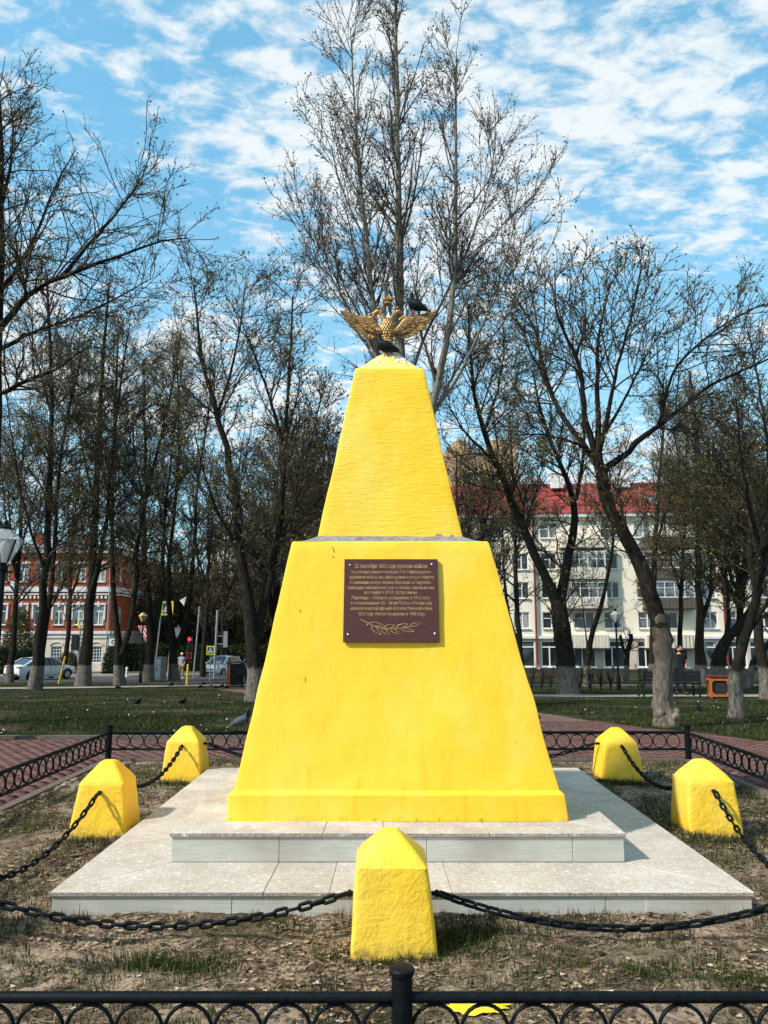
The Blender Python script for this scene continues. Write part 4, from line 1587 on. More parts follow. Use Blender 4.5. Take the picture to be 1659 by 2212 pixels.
# ------------------------------------------------------------------ low ring fence
def build_fence():
    R, r = 0.084, 0.0095
    m = MB()
    n, s = 22, 6
    vs, fs = [], []
    for i in range(n):
        a = 2 * math.pi * i / n
        for k in range(s):
            g = 2 * math.pi * k / s
            rr = R + r * math.cos(g) * 0.75
            vs.append((rr * math.cos(a), r * math.sin(g), rr * math.sin(a)))
    for i in range(n):
        for k in range(s):
            fs.append((i * s + k, ((i + 1) % n) * s + k, ((i + 1) % n) * s + (k + 1) % s, i * s + (k + 1) % s))
    ring = m.add(vs, fs).mesh('ring')
    ring.polygons.foreach_set('use_smooth', np.ones(len(ring.polygons), dtype=bool))
    ring.materials.append(MATS['black_iron'])
    post = MB().lathe([(.0385, -.05), (.0385, .435), (.046, .437), (.047, .452), (.042, .458), (.02, .461)], 20).mesh('post')
    post.polygons.foreach_set('use_smooth', np.ones(len(post.polygons), dtype=bool))
    post.set_sharp_from_angle(angle=math.radians(35))
    post.materials.append(MATS['black_iron'])
    sides = (('front', (FX0, FY0), (FX1, FY0), 'low black ring fence in the foreground, nearest the camera', -0.014, (0.0, .484, 1.0)),
             ('back', (FX0, FY1), (FX1, FY1), 'low black ring fence running behind the obelisk', 0.005, (0.0, .5, 1.0)),
             ('left', (FX0, FY0), (FX0, FY1), 'low black ring fence along the left brick paving', 0.0, (.5,)),
             ('right', (FX1, FY0), (FX1, FY1), 'low black ring fence along the right brick path', 0.0, (.5,)))
    for k, p, q, lab, dz, posts in sides:
        p3, q3 = Vector((p[0], p[1], dz)), Vector((q[0], q[1], dz))
        d = (q3 - p3)
        Lh = d.length
        d.normalize()
        rz = math.atan2(d.y, d.x)
        root = thing('ring_fence', lab, 'fence', p3, rz, 'low black ring fence sides')
        for t in posts:
            o = bpy.data.objects.new('post', post)
            link(o, root)
            o.location = (Lh * t, 0, 0)
        g = 0.02 if k in ('left', 'right') else 0.0
        MB().tube([(0.03 + g, 0, .357), (Lh - .03 - g, 0, .357)], 0.0195, 10).build('top_rail', 'black_iron', root, smooth=True)
        MB().tube([(0.03 + g, 0, .147), (Lh - .03 - g, 0, .147)], 0.015, 8).build('bottom_rail', 'black_iron', root, smooth=True)
        cnt = int((Lh - 0.1) / 0.178)
        off = (Lh - cnt * 0.178) / 2 + 0.089
        for i in range(cnt):
            x = off + i * 0.178
            if any(abs(x - Lh * t) < 0.03 for t in posts):
                pass
            o = bpy.data.objects.new('ring', ring)
            link(o, root)
            o.location = (x, 0, 0.2495)


build_fence()


# ------------------------------------------------------------------ trees
def nrmz(a):
    return a / np.maximum(np.linalg.norm(a, axis=-1, keepdims=True), 1e-9)


def resample(pts, rad, k):
    pts, rad = np.asarray(pts, float), np.asarray(rad, float)
    s = np.concatenate([[0], np.cumsum(np.linalg.norm(np.diff(pts, axis=0), axis=1))])
    t = np.linspace(0, s[-1], k)
    # rounded by a light smoothing of the control polygon
    P = np.column_stack([np.interp(t, s, pts[:, j]) for j in range(3)])
    for _ in range(2):
        P[1:-1] = 0.25 * P[:-2] + 0.5 * P[1:-1] + 0.25 * P[2:]
    return P, np.interp(t, s, rad)


def tubes(P, R, sides, rough=0.0, seed=0):
    """P (n,k,3), R (n,k) -> verts, quads"""
    n, k, _ = P.shape
    T = np.empty_like(P)
    T[:, 1:-1] = P[:, 2:] - P[:, :-2]
    T[:, 0] = P[:, 1] - P[:, 0]
    T[:, -1] = P[:, -1] - P[:, -2]
    T = nrmz(T)
    ref = np.zeros_like(T)
    ref[..., 0] = 1.0
    flip = np.abs(T[..., 0]) > 0.9
    ref[flip] = (0, 1, 0)
    X = nrmz(np.cross(T, ref))
    Yv = np.cross(T, X)
    a = 2 * np.pi * np.arange(sides) / sides
    ca, sa = np.cos(a), np.sin(a)
    RR = R[:, :, None] * np.ones(sides)
    if rough:
        r = np.random.default_rng(seed)
        lob = 1 + rough * (np.sin(3 * a + r.uniform(0, 6)) * 0.5 + np.sin(5 * a + r.uniform(0, 6)) * 0.35)
        RR = RR * lob[None, None, :] * (1 + rough * 0.6 * r.normal(size=RR.shape))
    V = P[:, :, None, :] + RR[..., None] * (X[:, :, None, :] * ca[None, None, :, None] + Yv[:, :, None, :] * sa[None, None, :, None])
    idx = np.arange(n * k * sides).reshape(n, k, sides)
    nx = np.roll(idx, -1, axis=2)
    Q = np.stack([idx[:, :-1], nx[:, :-1], nx[:, 1:], idx[:, 1:]], -1).reshape(-1, 4)
    return V.reshape(-1, 3), Q


def grow(P, R, rng, dens, tmin, lmin, lmax, ang, up, k, rfac, rmin, wob, lenpow=0.5, out=None):
    n, kk, _ = P.shape
    L = np.linalg.norm(np.diff(P, axis=1), axis=2).sum(1)
    cnt = rng.poisson(dens * L * (1 - tmin))
    idx = np.repeat(np.arange(n), cnt)
    m = len(idx)
    if m == 0:
        return np.zeros((0, k, 3)), np.zeros((0, k))
    t = tmin + (1 - tmin) * rng.random(m)
    q = t * (kk - 1)
    i = np.minimum(q.astype(int), kk - 2)
    f = (q - i)[:, None]
    pos = P[idx, i] * (1 - f) + P[idx, i + 1] * f
    tang = nrmz(P[idx, i + 1] - P[idx, i])
    r = R[idx, i] * (1 - f[:, 0]) + R[idx, i + 1] * f[:, 0]
    rv = rng.normal(size=(m, 3))
    perp = nrmz(np.cross(tang, rv))
    a = np.radians(ang) * rng.uniform(0.65, 1.3, m)
    d = tang * np.cos(a)[:, None] + perp * np.sin(a)[:, None]
    d[:, 2] += up * 0.8
    d = nrmz(d)
    ln = (lmin + (lmax - lmin) * rng.random(m)) * (1 - lenpow * (t - tmin) / max(1e-6, 1 - tmin))
    out_P = np.empty((m, k, 3))
    out_P[:, 0] = pos
    p = pos
    for j in range(1, k):
        d = nrmz(d + rng.normal(size=(m, 3)) * wob + np.array([0, 0, up]) / k * 1.6)
        p = p + d * (ln / (k - 1))[:, None]
        out_P[:, j] = p
    r0 = np.clip(np.minimum(r * rfac, ln * 0.0088 + rmin), rmin, None)
    tt = np.linspace(0, 1, k)
    out_R = r0[:, None] * (1 - tt) + np.minimum(r0, rmin)[:, None] * 0.75 * tt
    return out_P, out_R


def leaf_quads(P, rng, per, size, droop=0.0, spread=0.5):
    """small pointed buds / young leaves near twig ends"""
    n, k, _ = P.shape
    m = n * per
    idx = np.repeat(np.arange(n), per)
    t = 1 - spread * rng.random(m) ** 1.4
    q = t * (k - 1)
    i = np.minimum(q.astype(int), k - 2)
    f = (q - i)[:, None]
    pos = P[idx, i] * (1 - f) + P[idx, i + 1] * f
    tang = nrmz(P[idx, i + 1] - P[idx, i])
    d = nrmz(tang * 0.7 + rng.normal(size=(m, 3)) * 0.55 - np.array([0, 0, droop]))
    s = nrmz(np.cross(d, rng.normal(size=(m, 3))))
    L = size * rng.uniform(0.55, 1.35, m)[:, None]
    W = L * rng.uniform(0.16, 0.30, m)[:, None]
    V = np.stack([pos, pos + d * L * 0.5 + s * W, pos + d * L, pos + d * L * 0.5 - s * W], 1)
    return V.reshape(-1, 3), np.arange(m * 4).reshape(m, 4)


TREE_TRIS = [0]


def spikes(P, R):
    """two-point twigs as slim three-sided cones"""
    n = len(P)
    T = nrmz(P[:, 1] - P[:, 0])
    ref = np.zeros_like(T)
    ref[:, 0] = 1.0
    ref[np.abs(T[:, 0]) > 0.9] = (0, 1, 0)
    X = nrmz(np.cross(T, ref))
    Yv = np.cross(T, X)
    r = R[:, :1] * 1.15
    V = np.stack([P[:, 0] + r * X, P[:, 0] + r * (-0.5 * X + 0.866 * Yv), P[:, 0] + r * (-0.5 * X - 0.866 * Yv), P[:, 1]], 1)
    b = np.arange(n)[:, None] * 4
    Q = np.concatenate([b + np.array([[0, 1, 3]]), b + np.array([[1, 2, 3]]), b + np.array([[2, 0, 3]])])
    return V.reshape(-1, 3), Q




def make_tree(name, label, base, limbs, seed, cfg, bark='bark_dark', twig='twig_dark', bud='bud_green', group=None, extra=None):
    """limbs: list of (world points, radii); the first is the trunk. Parts: trunk, limb (each), crown (twigs), buds"""
    rng = np.random.default_rng(seed)
    root = thing(name, label, 'tree', base, 0, group)
    b = np.array(base)
    mains_P, mains_R = [], []
    K0 = 18
    for li, (pts, rad) in enumerate(limbs):
        P, R = resample(np.array(pts) - b, rad, K0)
        if li == 0:
            R[0] *= 1.35
            R[1] *= 1.12
            P[0, 2] -= 0.25
        step = np.linalg.norm(P[1] - P[0])
        w = rng.normal(size=P.shape) * np.minimum(R, 0.12)[:, None] * 0.28 * min(1.0, step / (3.0 * R[0]))
        w[0] = 0
        P = P + w
        mains_P.append(P)
        mains_R.append(R)
        V, Q = tubes(P[None], R[None], 14 if rad[0] > 0.12 else 10, 0.07, seed + li)
        TREE_TRIS[0] += 2 * len(Q)
        o = new_obj('trunk' if li == 0 else 'limb', np_mesh('trunk', V, Q), bark if li == 0 or bark != 'bark_pale' else 'bark_plain', root, smooth=True)
    P0, R0 = np.array(mains_P), np.array(mains_R)
    PV, QV, off = [], [], 0
    d = cfg
    rm = d.get('rmin', 0.008)
    tm = [cfg.get('tmin', 0.35)] + [cfg.get('tminl', 0.12)] * (len(limbs) - 1)
    P1s, R1s = [], []
    for i in range(len(limbs)):
        a, c = grow(P0[i:i + 1], R0[i:i + 1], rng, d['d1'], tm[i], d['l1'][0], d['l1'][1], d['a1'], d['up'], 7, 0.5, rm * 1.5, d.get('wob', 0.17))
        P1s.append(a)
        R1s.append(c)
    P1, R1 = np.concatenate(P1s), np.concatenate(R1s)
    P2, R2 = grow(P1, R1, rng, d['d2'], 0.12, d['l2'][0], d['l2'][1], d.get('a2', 42), d['up'], 5, 0.6, rm * 1.25, 0.2)
    # the limb tips carry second-order shoots too
    P2b, R2b = grow(P0, R0, rng, d['d2'] * 0.35, 0.55, d['l2'][0], d['l2'][1], 45, d['up'], 5, 0.5, rm * 1.25, 0.2)
    P2, R2 = np.concatenate([P2, P2b]), np.concatenate([R2, R2b])
    P3, R3 = grow(P2, R2, rng, d['d3'], 0.1, d['l3'][0], d['l3'][1], d.get('a3', 40), d['up'], 2, 0.7, rm, 0.25)
    P3b, R3b = grow(P1, R1, rng, d['d3'] * 0.4, 0.3, d['l3'][0], d['l3'][1], 48, d['up'], 2, 0.5, rm, 0.25)
    P3, R3 = np.concatenate([P3, P3b]), np.concatenate([R3, R3b])
    for P, R, s in ((P1, R1, 4), (P2, R2, 3)):
        if len(P) == 0:
            continue
        V, Q = tubes(P, R, s)
        PV.append(V)
        QV.append(Q + off)
        off += len(V)
    V3, Q3 = spikes(P3, R3)
    PV.append(V3)
    V, Q = np.concatenate(PV), np.concatenate(QV)
    TREE_TRIS[0] += 2 * len(Q) + len(Q3)
    new_obj('crown', np_mesh('crown', V, (Q, Q3 + off)), twig, root, smooth=True)
    if d.get('bud'):
        V, Q = leaf_quads(P3, rng, d['bud'], d.get('bs', 0.07), d.get('droop', 0.0))
        TREE_TRIS[0] += 2 * len(Q)
        new_obj('leaves', np_mesh('leaves', V, Q), bud, root)
    return root


def px_limb(pts, Y, r0, r1, dy=0.0):
    """points given as picture columns/rows at distance Y; dy drifts the tip nearer or farther so that limbs spread in depth"""
    n = len(pts)
    out = [at(x, y, Y + dy * i / max(1, n - 1)) for i, (x, y) in enumerate(pts)]
    rad = [r0 + (r1 - r0) * (i / max(1, n - 1)) ** 0.8 for i in range(n)]
    return [tuple(p) for p in out], rad


MAPLE = dict(d1=3.2, l1=(1.5, 4.8), a1=50, up=0.15, d2=3.5, l2=(0.6, 1.9), d3=11.0, l3=(0.22, 0.65), bud=1, bs=0.105, tmin=0.3)
TALL = dict(d1=3.3, l1=(1.6, 5.6), a1=54, up=0.13, d2=3.5, l2=(0.6, 2.0), d3=11.0, l3=(0.25, 0.75), bud=1, bs=0.12, tmin=0.28, rmin=0.0085)
FAR = dict(d1=2.8, l1=(1.4, 3.6), a1=46, up=0.16, d2=1.7, l2=(0.6, 1.6), d3=6.0, l3=(0.3, 0.9), bud=1, bs=0.15, tmin=0.2, rmin=0.014)


def px_tree(name, label, Y, limbs, seed, cfg, **kw):
    """limbs: list of (picture points, r0, r1, depth drift)"""
    L = []
    b0 = limbs[0][0][0]
    base = gx(b0[0], Y)
    for i, (pts, r0, r1, dy) in enumerate(limbs):
        P, R = px_limb(pts, Y, r0, r1, dy)
        if i == 0:
            P[0] = tuple(base)
            if P[1][2] < P[0][2] + 0.2:
                P[1] = (P[1][0], P[1][1], P[0][2] + 0.3)
        L.append((P, R))
    return make_tree(name, label, tuple(base), L, seed, cfg, **kw)


def generic_tree(name, label, px, Y, height, seed, cfg, stems=2, spread=0.22, r0=0.2, fork=0.25, lean=0.0, **kw):
    rn = random.Random(seed)
    b = gx(px, Y)
    limbs = []
    top = b + Vector((lean * height, rn.uniform(-1, 1), height))
    tr = []
    for k in range(7):
        t = k / 6
        p = b.lerp(top, t) + Vector((rn.uniform(-.12, .12), rn.uniform(-.12, .12), 0)) * (t * 3)
        tr.append(tuple(p))
    limbs.append((tr, [r0 * (1 - 0.86 * (k / 6)) for k in range(7)]))
    for s in range(stems):
        t0 = fork + rn.uniform(0, 0.32)
        p0 = b.lerp(top, t0)
        a = rn.uniform(0, 2 * math.pi) if s > 1 else (0.3 if s == 0 else math.pi - 0.4) + rn.uniform(-.5, .5)
        Ls = height * (0.92 - t0) * rn.uniform(0.75, 1.0)
        pts = []
        for k in range(6):
            t = k / 5
            out = spread * Ls * (1.4 * t - 0.5 * t * t)
            pts.append((p0.x + math.cos(a) * out, p0.y + math.sin(a) * out, p0.z + Ls * t))
        rr = r0 * (1 - 0.8 * t0) * 0.75
        limbs.append((pts, [rr * (1 - 0.85 * k / 5) for k in range(6)]))
    return make_tree(name, label, tuple(b), limbs, seed, cfg, **kw)


def build_trees():
    # ---- poplar rising behind the obelisk
    POP = dict(wob=0.08, d1=3.0, l1=(1.8, 5.6), a1=34, up=0.20, d2=3.0, l2=(0.7, 2.0), a2=36, d3=7.0, l3=(0.25, 0.7), a3=34, bud=2, bs=0.085, droop=0.45, tmin=0.40, tminl=0.24, rmin=0.0085)
    px_tree('poplar_tree', 'tall bare three-stemmed poplar rising behind the obelisk', 26.0, [
        ([(872, 1488), (872, 1200), (871, 950), (868, 750), (862, 600), (860, 420), (858, 220), (856, 60), (853, -40)], 0.30, 0.022, 0),
        ([(872, 1180), (840, 950), (812, 760), (798, 600), (786, 470), (774, 340), (764, 200), (757, 60)], 0.17, 0.018, 2.0),
        ([(876, 1200), (905, 1010), (940, 860), (968, 720), (983, 600), (986, 430), (984, 280), (986, 130)], 0.20, 0.02, -1.0),
        ([(870, 900), (900, 760), (960, 640), (1010, 540), (1050, 430), (1070, 320)], 0.07, 0.014, 1.5),
        ([(868, 780), (840, 650), (800, 540), (740, 420), (715, 320)], 0.07, 0.013, -1.5),
        ([(872, 900), (820, 780), (750, 660), (690, 560), (650, 450)], 0.07, 0.013, 1.0),
        ([(930, 900), (1000, 800), (1060, 660), (1100, 540), (1120, 440)], 0.07, 0.013, -1.5),
    ], 11, POP, bark='bark_poplar', twig='twig_grey', bud='catkin')
    # ---- left row
    px_tree('maple_tree', 'dark twin-trunk tree in front of the white sedan', 36.4, [
        ([(75, 1487), (84, 1400), (94, 1300), (103, 1165), (108, 1000), (112, 850), (108, 720), (100, 590)], 0.27, 0.05, 0),
        ([(86, 1430), (96, 1370), (112, 1280), (118, 1165), (128, 1000), (150, 880), (178, 760)], 0.17, 0.04, 1.5),
        ([(100, 1240), (60, 1130), (30, 980), (10, 820)], 0.08, 0.02, -2),
        ([(112, 900), (80, 780), (50, 680)], 0.07, 0.02, 2)], 21, TALL)
    px_tree('maple_tree', 'dark tree with white limed foot beside the small crossing sign', 41.5, [
        ([(180, 1480), (188, 1380), (195, 1290), (205, 1165), (212, 1000), (218, 850), (225, 720), (235, 610)], 0.33, 0.05, 0),
        ([(192, 1315), (210, 1250), (222, 1180), (232, 1100), (245, 950), (262, 820), (280, 700)], 0.18, 0.03, -1.5),
        ([(208, 1100), (180, 980), (160, 850), (150, 740)], 0.09, 0.02, 2)], 22, TALL)
    px_tree('maple_tree', 'dark tree forking low into a wide V, left of the lamp', 43.5, [
        ([(260, 1478), (261, 1440), (262, 1412), (248, 1350), (243, 1250), (243, 1165), (245, 1000), (250, 850), (255, 720)], 0.27, 0.05, 0),
        ([(262, 1415), (283, 1360), (293, 1290), (296, 1165), (320, 1060), (345, 950), (375, 830), (390, 720)], 0.2, 0.04, 1.0),
        ([(243, 1150), (225, 1020), (200, 900), (190, 800)], 0.08, 0.02, -2)], 23, TALL)
    px_tree('maple_tree', 'dark forked tree standing beside the grey utility cabinet', 49.0, [
        ([(320, 1467), (327, 1420), (326, 1340), (316, 1260), (310, 1180), (316, 1050), (312, 900), (310, 780)], 0.32, 0.05, 0),
        ([(327, 1400), (342, 1350), (352, 1280), (352, 1180), (362, 1060), (380, 900), (395, 780)], 0.2, 0.04, 1.0),
        ([(314, 1100), (290, 980), (285, 860)], 0.09, 0.02, -1.5)], 24, TALL)
    px_tree('maple_tree', 'dark forked tree between the cabinet and the red traffic light', 51.0, [
        ([(378, 1465), (380, 1430), (379, 1400), (363, 1340), (360, 1270), (368, 1180), (385, 1050), (388, 900), (380, 760)], 0.30, 0.05, 0),
        ([(380, 1402), (402, 1360), (416, 1280), (418, 1180), (425, 1050), (450, 900), (462, 800)], 0.21, 0.04, 1.0),
        ([(366, 1200), (345, 1100), (335, 980)], 0.09, 0.02, -1.5)], 25, TALL)
    px_tree('maple_tree', 'large dark tree at the left edge of the obelisk', 25.6, [
        ([(550, 1512), (548, 1400), (541, 1331), (530, 1279), (520, 1210), (516, 1107), (508, 1043), (486, 958), (469, 894), (452, 851), (439, 804), (427, 702), (418, 616)], 0.26, 0.03, 0),
        ([(546, 1400), (570, 1320), (590, 1230), (606, 1128), (614, 1000), (619, 894), (627, 766), (632, 640)], 0.17, 0.03, 1.5),
        ([(612, 960), (580, 851), (550, 766), (516, 680)], 0.07, 0.015, -1.0),
        ([(520, 1200), (470, 1110), (440, 1020), (420, 930)], 0.07, 0.015, -1.5),
        ([(600, 1180), (640, 1080), (670, 960), (700, 830)], 0.07, 0.015, 1.5),
        ([(470, 895), (500, 800), (520, 700), (530, 620)], 0.06, 0.015, 1.5)], 26, dict(MAPLE, d1=3.2))
    # near tree whose crown hangs in from the left edge
    px_tree('maple_tree', 'big near tree reaching in from the left picture edge', 16.5, [
        ([(-30, 1560), (-26, 1300), (-20, 1000), (-12, 760), (-6, 640), (-2, 480), (0, 330), (-6, 190)], 0.26, 0.05, 0),
        ([(-8, 720), (50, 640), (140, 595), (225, 565), (340, 520), (405, 514)], 0.08, 0.011, -0.5),
        ([(-5, 640), (65, 540), (120, 400), (165, 320)], 0.055, 0.01, 1.0),
        ([(130, 600), (200, 520), (260, 450), (305, 390), (325, 330)], 0.05, 0.01, 0.6),
        ([(-10, 760), (60, 720), (160, 690), (260, 640), (330, 600)], 0.055, 0.01, 1.2),
        ([(-2, 460), (20, 380), (30, 290), (20, 190)], 0.05, 0.01, 0.5),
        ([(-12, 860), (60, 820), (120, 800), (200, 740)], 0.06, 0.012, -0.8),
    ], 27, dict(MAPLE, d1=6.5, l1=(1.0, 2.9), d2=4.4, l2=(0.4, 1.1), d3=8.0, l3=(0.15, 0.42), bs=0.065, rmin=0.006, up=0.12, tmin=0.55))
    # ---- right side
    px_tree('maple_tree', 'stout dark V-forked tree in front of the cream building', 31.0, [
        ([(1228, 1497), (1222, 1420), (1213, 1350), (1205, 1295)], 0.40, 0.30, 0),
        ([(1206, 1310), (1188, 1265), (1171, 1234), (1130, 1143), (1093, 1056), (1064, 986), (1043, 924), (1023, 862), (1014, 738), (1012, 660)], 0.24, 0.04, -1.0),
        ([(1206, 1310), (1218, 1265), (1228, 1220), (1240, 1151), (1243, 1068), (1221, 1027), (1192, 965), (1171, 903), (1150, 800)], 0.25, 0.04, 1.5),
        ([(1045, 930), (1075, 850), (1090, 760), (1085, 680)], 0.08, 0.015, 1.5),
        ([(1070, 1000), (1000, 930), (960, 860)], 0.07, 0.015, -1.5),
        ([(1243, 1080), (1262, 980), (1260, 880), (1240, 790)], 0.09, 0.02, 0.5)], 31, dict(MAPLE, d1=3.0))
    px_tree('maple_tree', 'knotty pale-footed tree with a swollen burl, bending left', 15.6, [
        ([(1431, 1568), (1429, 1520), (1433, 1430), (1430, 1360), (1424, 1325)], 0.21, 0.165, 0),
        ([(1428, 1352), (1409, 1293), (1392, 1247), (1372, 1190), (1328, 1122), (1308, 1081), (1300, 1027), (1287, 977)], 0.165, 0.115, 0),
        ([(1296, 1030), (1312, 1010), (1386, 948), (1428, 911), (1469, 891), (1519, 837), (1572, 816), (1659, 775)], 0.085, 0.02, 0.6),
        ([(1423, 915), (1440, 841), (1461, 787), (1519, 734), (1580, 690), (1651, 655)], 0.04, 0.012, -0.5),
        ([(1290, 990), (1291, 900), (1289, 779), (1297, 700), (1320, 610)], 0.075, 0.012, 0.4),
        ([(1288, 985), (1262, 903), (1258, 800), (1229, 738), (1200, 684), (1198, 593)], 0.075, 0.012, -0.8),
        ([(1292, 1000), (1262, 957), (1204, 886), (1175, 812), (1163, 725), (1138, 676), (1097, 622)], 0.075, 0.012, 0.8),
        ([(1285, 985), (1254, 960), (1180, 938), (1110, 940)], 0.05, 0.01, -0.6),
        ([(1292, 985), (1308, 920), (1324, 841), (1333, 790), (1366, 676), (1386, 572)], 0.065, 0.012, -1.0),
        ([(1300, 950), (1350, 860), (1400, 760), (1450, 680)], 0.04, 0.01, 1.2)], 32,
        dict(MAPLE, d1=6.8, l1=(1.0, 2.7), d2=4.4, l2=(0.4, 1.1), d3=8.0, l3=(0.15, 0.42), bs=0.075, rmin=0.006, tmin=0.98, tminl=0.3), bark='bark_pale', bud='bud_green')
    px_tree('maple_tree', 'slim tree with limed foot leaning right near the picture edge', 18.0, [
        ([(1585, 1548), (1587, 1471), (1587, 1417), (1619, 1351), (1636, 1251), (1659, 1200), (1672, 1100), (1665, 1000)], 0.16, 0.05, 0),
        ([(1600, 1395), (1640, 1330), (1680, 1260), (1700, 1150)], 0.08, 0.03, 0.8),
        ([(1650, 1210), (1620, 1100), (1600, 980), (1590, 860)], 0.06, 0.012, -0.6),
        ([(1668, 1060), (1650, 900), (1630, 780), (1610, 690)], 0.05, 0.01, 0.6)], 33, dict(MAPLE, d1=4.5, l1=(0.9, 2.6), d2=4.2, l2=(0.4, 1.1), d3=7.5, l3=(0.15, 0.42), bs=0.055, rmin=0.006, tmin=0.5))
    px_tree('maple_tree', 'thick tree leaning sharply right behind the planter box', 33.0, [
        ([(1549, 1491), (1550, 1440), (1553, 1400), (1572, 1375), (1600, 1350), (1630, 1310), (1655, 1230), (1660, 1120)], 0.36, 0.07, 0),
        ([(1560, 1400), (1575, 1340), (1570, 1260), (1560, 1150), (1550, 1030)], 0.12, 0.03, 1.0)], 34, dict(MAPLE, tmin=0.6))
    px_tree('maple_tree', 'dark tree with a side fork behind the man', 44.0, [
        ([(1513, 1474), (1513, 1400), (1511, 1337), (1506, 1251), (1509, 1127), (1508, 1000), (1500, 880), (1490, 800)], 0.30, 0.05, 0),
        ([(1512, 1345), (1530, 1315), (1537, 1280), (1536, 1234), (1529, 1101), (1530, 980)], 0.16, 0.04, 0.8),
        ([(1508, 1120), (1470, 1020), (1450, 900)], 0.10, 0.02, -1)], 35, TALL)
    px_tree('maple_tree', 'thin leaning tree right of the stout forked trunk', 41.0, [
        ([(1266, 1477), (1269, 1400), (1296, 1317), (1313, 1251), (1326, 1167), (1320, 1090), (1316, 1000)], 0.17, 0.04, 0),
        ([(1270, 1405), (1262, 1340), (1255, 1270)], 0.05, 0.015, .8)], 36, dict(TALL, d1=2.2, tmin=0.5))
    px_tree('maple_tree', 'small pollarded tree with limed foot beside the right lamp', 46.0, [
        ([(1353, 1470), (1354, 1435), (1355, 1415), (1363, 1371)], 0.17, 0.12, 0),
        ([(1355, 1420), (1345, 1395), (1340, 1372)], 0.09, 0.07, .3)], 37, dict(d1=8, l1=(0.4, 1.6), a1=55, up=0.2, d2=2.5, l2=(0.3, 0.8), d3=2.0, l3=(0.2, 0.4), bud=2, bs=0.07, tmin=0.6, rmin=0.010))
    px_tree('maple_tree', 'slender dark tree just right of the obelisk foot', 40.0, [
        ([(1127, 1476), (1120, 1350), (1113, 1251), (1112, 1120), (1108, 1000), (1100, 900)], 0.17, 0.04, 0),
        ([(1122, 1400), (1098, 1330), (1088, 1230), (1085, 1100)], 0.13, 0.03, 1.0)], 38, dict(TALL, d1=2.4))
    px_tree('maple_tree', 'straight slim tree rising behind the burl trunk', 50.0, [
        ([(1412, 1464), (1411, 1350), (1413, 1250), (1418, 1117), (1426, 1017), (1435, 900), (1440, 820)], 0.26, 0.05, 0),
        ([(1416, 1180), (1450, 1070), (1470, 960)], 0.10, 0.03, 1)], 39, TALL)
    px_tree('maple_tree', 'slim tree in front of the cream building, left of the man', 51.0, [
        ([(1468, 1463), (1469, 1384), (1473, 1250), (1480, 1100), (1484, 980), (1480, 880)], 0.2, 0.04, 0),
        ([(1472, 1280), (1440, 1180), (1430, 1080)], 0.09, 0.03, 1)], 40, dict(TALL, d1=2.4))
    px_tree('maple_tree', 'twisted small tree with limed foot at the right edge', 39.0, [
        ([(1612, 1478), (1622, 1440), (1642, 1405), (1670, 1385), (1690, 1320), (1690, 1200)], 0.2, 0.06, 0),
        ([(1625, 1440), (1650, 1450), (1640, 1478)], 0.09, 0.08, .4)], 41, dict(TALL, d1=2.6))
    generic_tree('maple_tree', 'dense dark tree filling the right edge of the picture', 1652, 27.0, 10.5, 42, dict(MAPLE, d1=3.6, bud=2), 4, 0.30, 0.19, 0.2, bud='bud_olive')
    generic_tree('maple_tree', 'dense tree behind the leaning trunks at far right', 1600, 36.0, 11.5, 43, dict(TALL, d1=3.4, bud=2), 4, 0.3, 0.2, 0.2, bud='bud_olive')
    # ---- trees deeper in the park
    spec = [(22, 47, 15.5, 3, 0.2, 'dark tree behind the lantern at the left picture edge'), (140, 58, 17, 3, 0.2, 'tree between the sedan and the brick building'),
            (438, 60, 17, 4, 0.25, 'tree behind the crossing sign on the square post'), (478, 72, 18, 4, 0.28, 'far tree above the white hatchback'),
            (590, 42, 14.5, 4, 0.25, 'tree half hidden by the left flank of the obelisk'), (648, 37, 12.5, 4, 0.28, 'bushy tree touching the left edge of the upper shaft'),
            (700, 50, 13.5, 4, 0.26, 'tree partly hidden behind the obelisk, left of the eagle'), (1000, 42, 12.5, 4, 0.28, 'tree partly hidden behind the obelisk, right of the eagle'),
            (1055, 56, 14.5, 3, 0.25, 'tree before the yellow brick tower'), (530, 62, 15, 4, 0.3, 'tree behind the park bench with the seated person')]
    for i, (px, Y, h, st, sp, lab) in enumerate(spec):
        generic_tree('maple_tree', lab, px, Y, h, 60 + i, dict(TALL if Y < 55 else FAR), st, sp, 0.19, 0.22, bark='bark_plain' if Y > 55 else 'bark_dark', bud='bud_olive' if i % 2 else 'bud_brown')
    farspec = [(345, 92, 15, 'far tree behind the give-way sign'), (400, 96, 16, 'far tree behind the red traffic light'), (455, 90, 15, 'far dense tree behind the white hatchback'),
               (505, 98, 16, 'far dense tree left of the obelisk'), (560, 92, 15, 'far dense tree behind the large tree by the obelisk'), (610, 97, 15, 'far dense tree at the left flank of the obelisk')]
    for i, (px, Y, h, lab) in enumerate(farspec):
        generic_tree('maple_tree', lab, px, Y, h, 90 + i, dict(FAR, d1=2.4, d2=1.6, d3=3.0, bud=2, bs=0.26, rmin=0.02, tmin=0.06), 5, 0.42, 0.24, 0.08, bark='bark_plain', bud='bud_olive' if i % 2 else 'bud_brown')


build_trees()


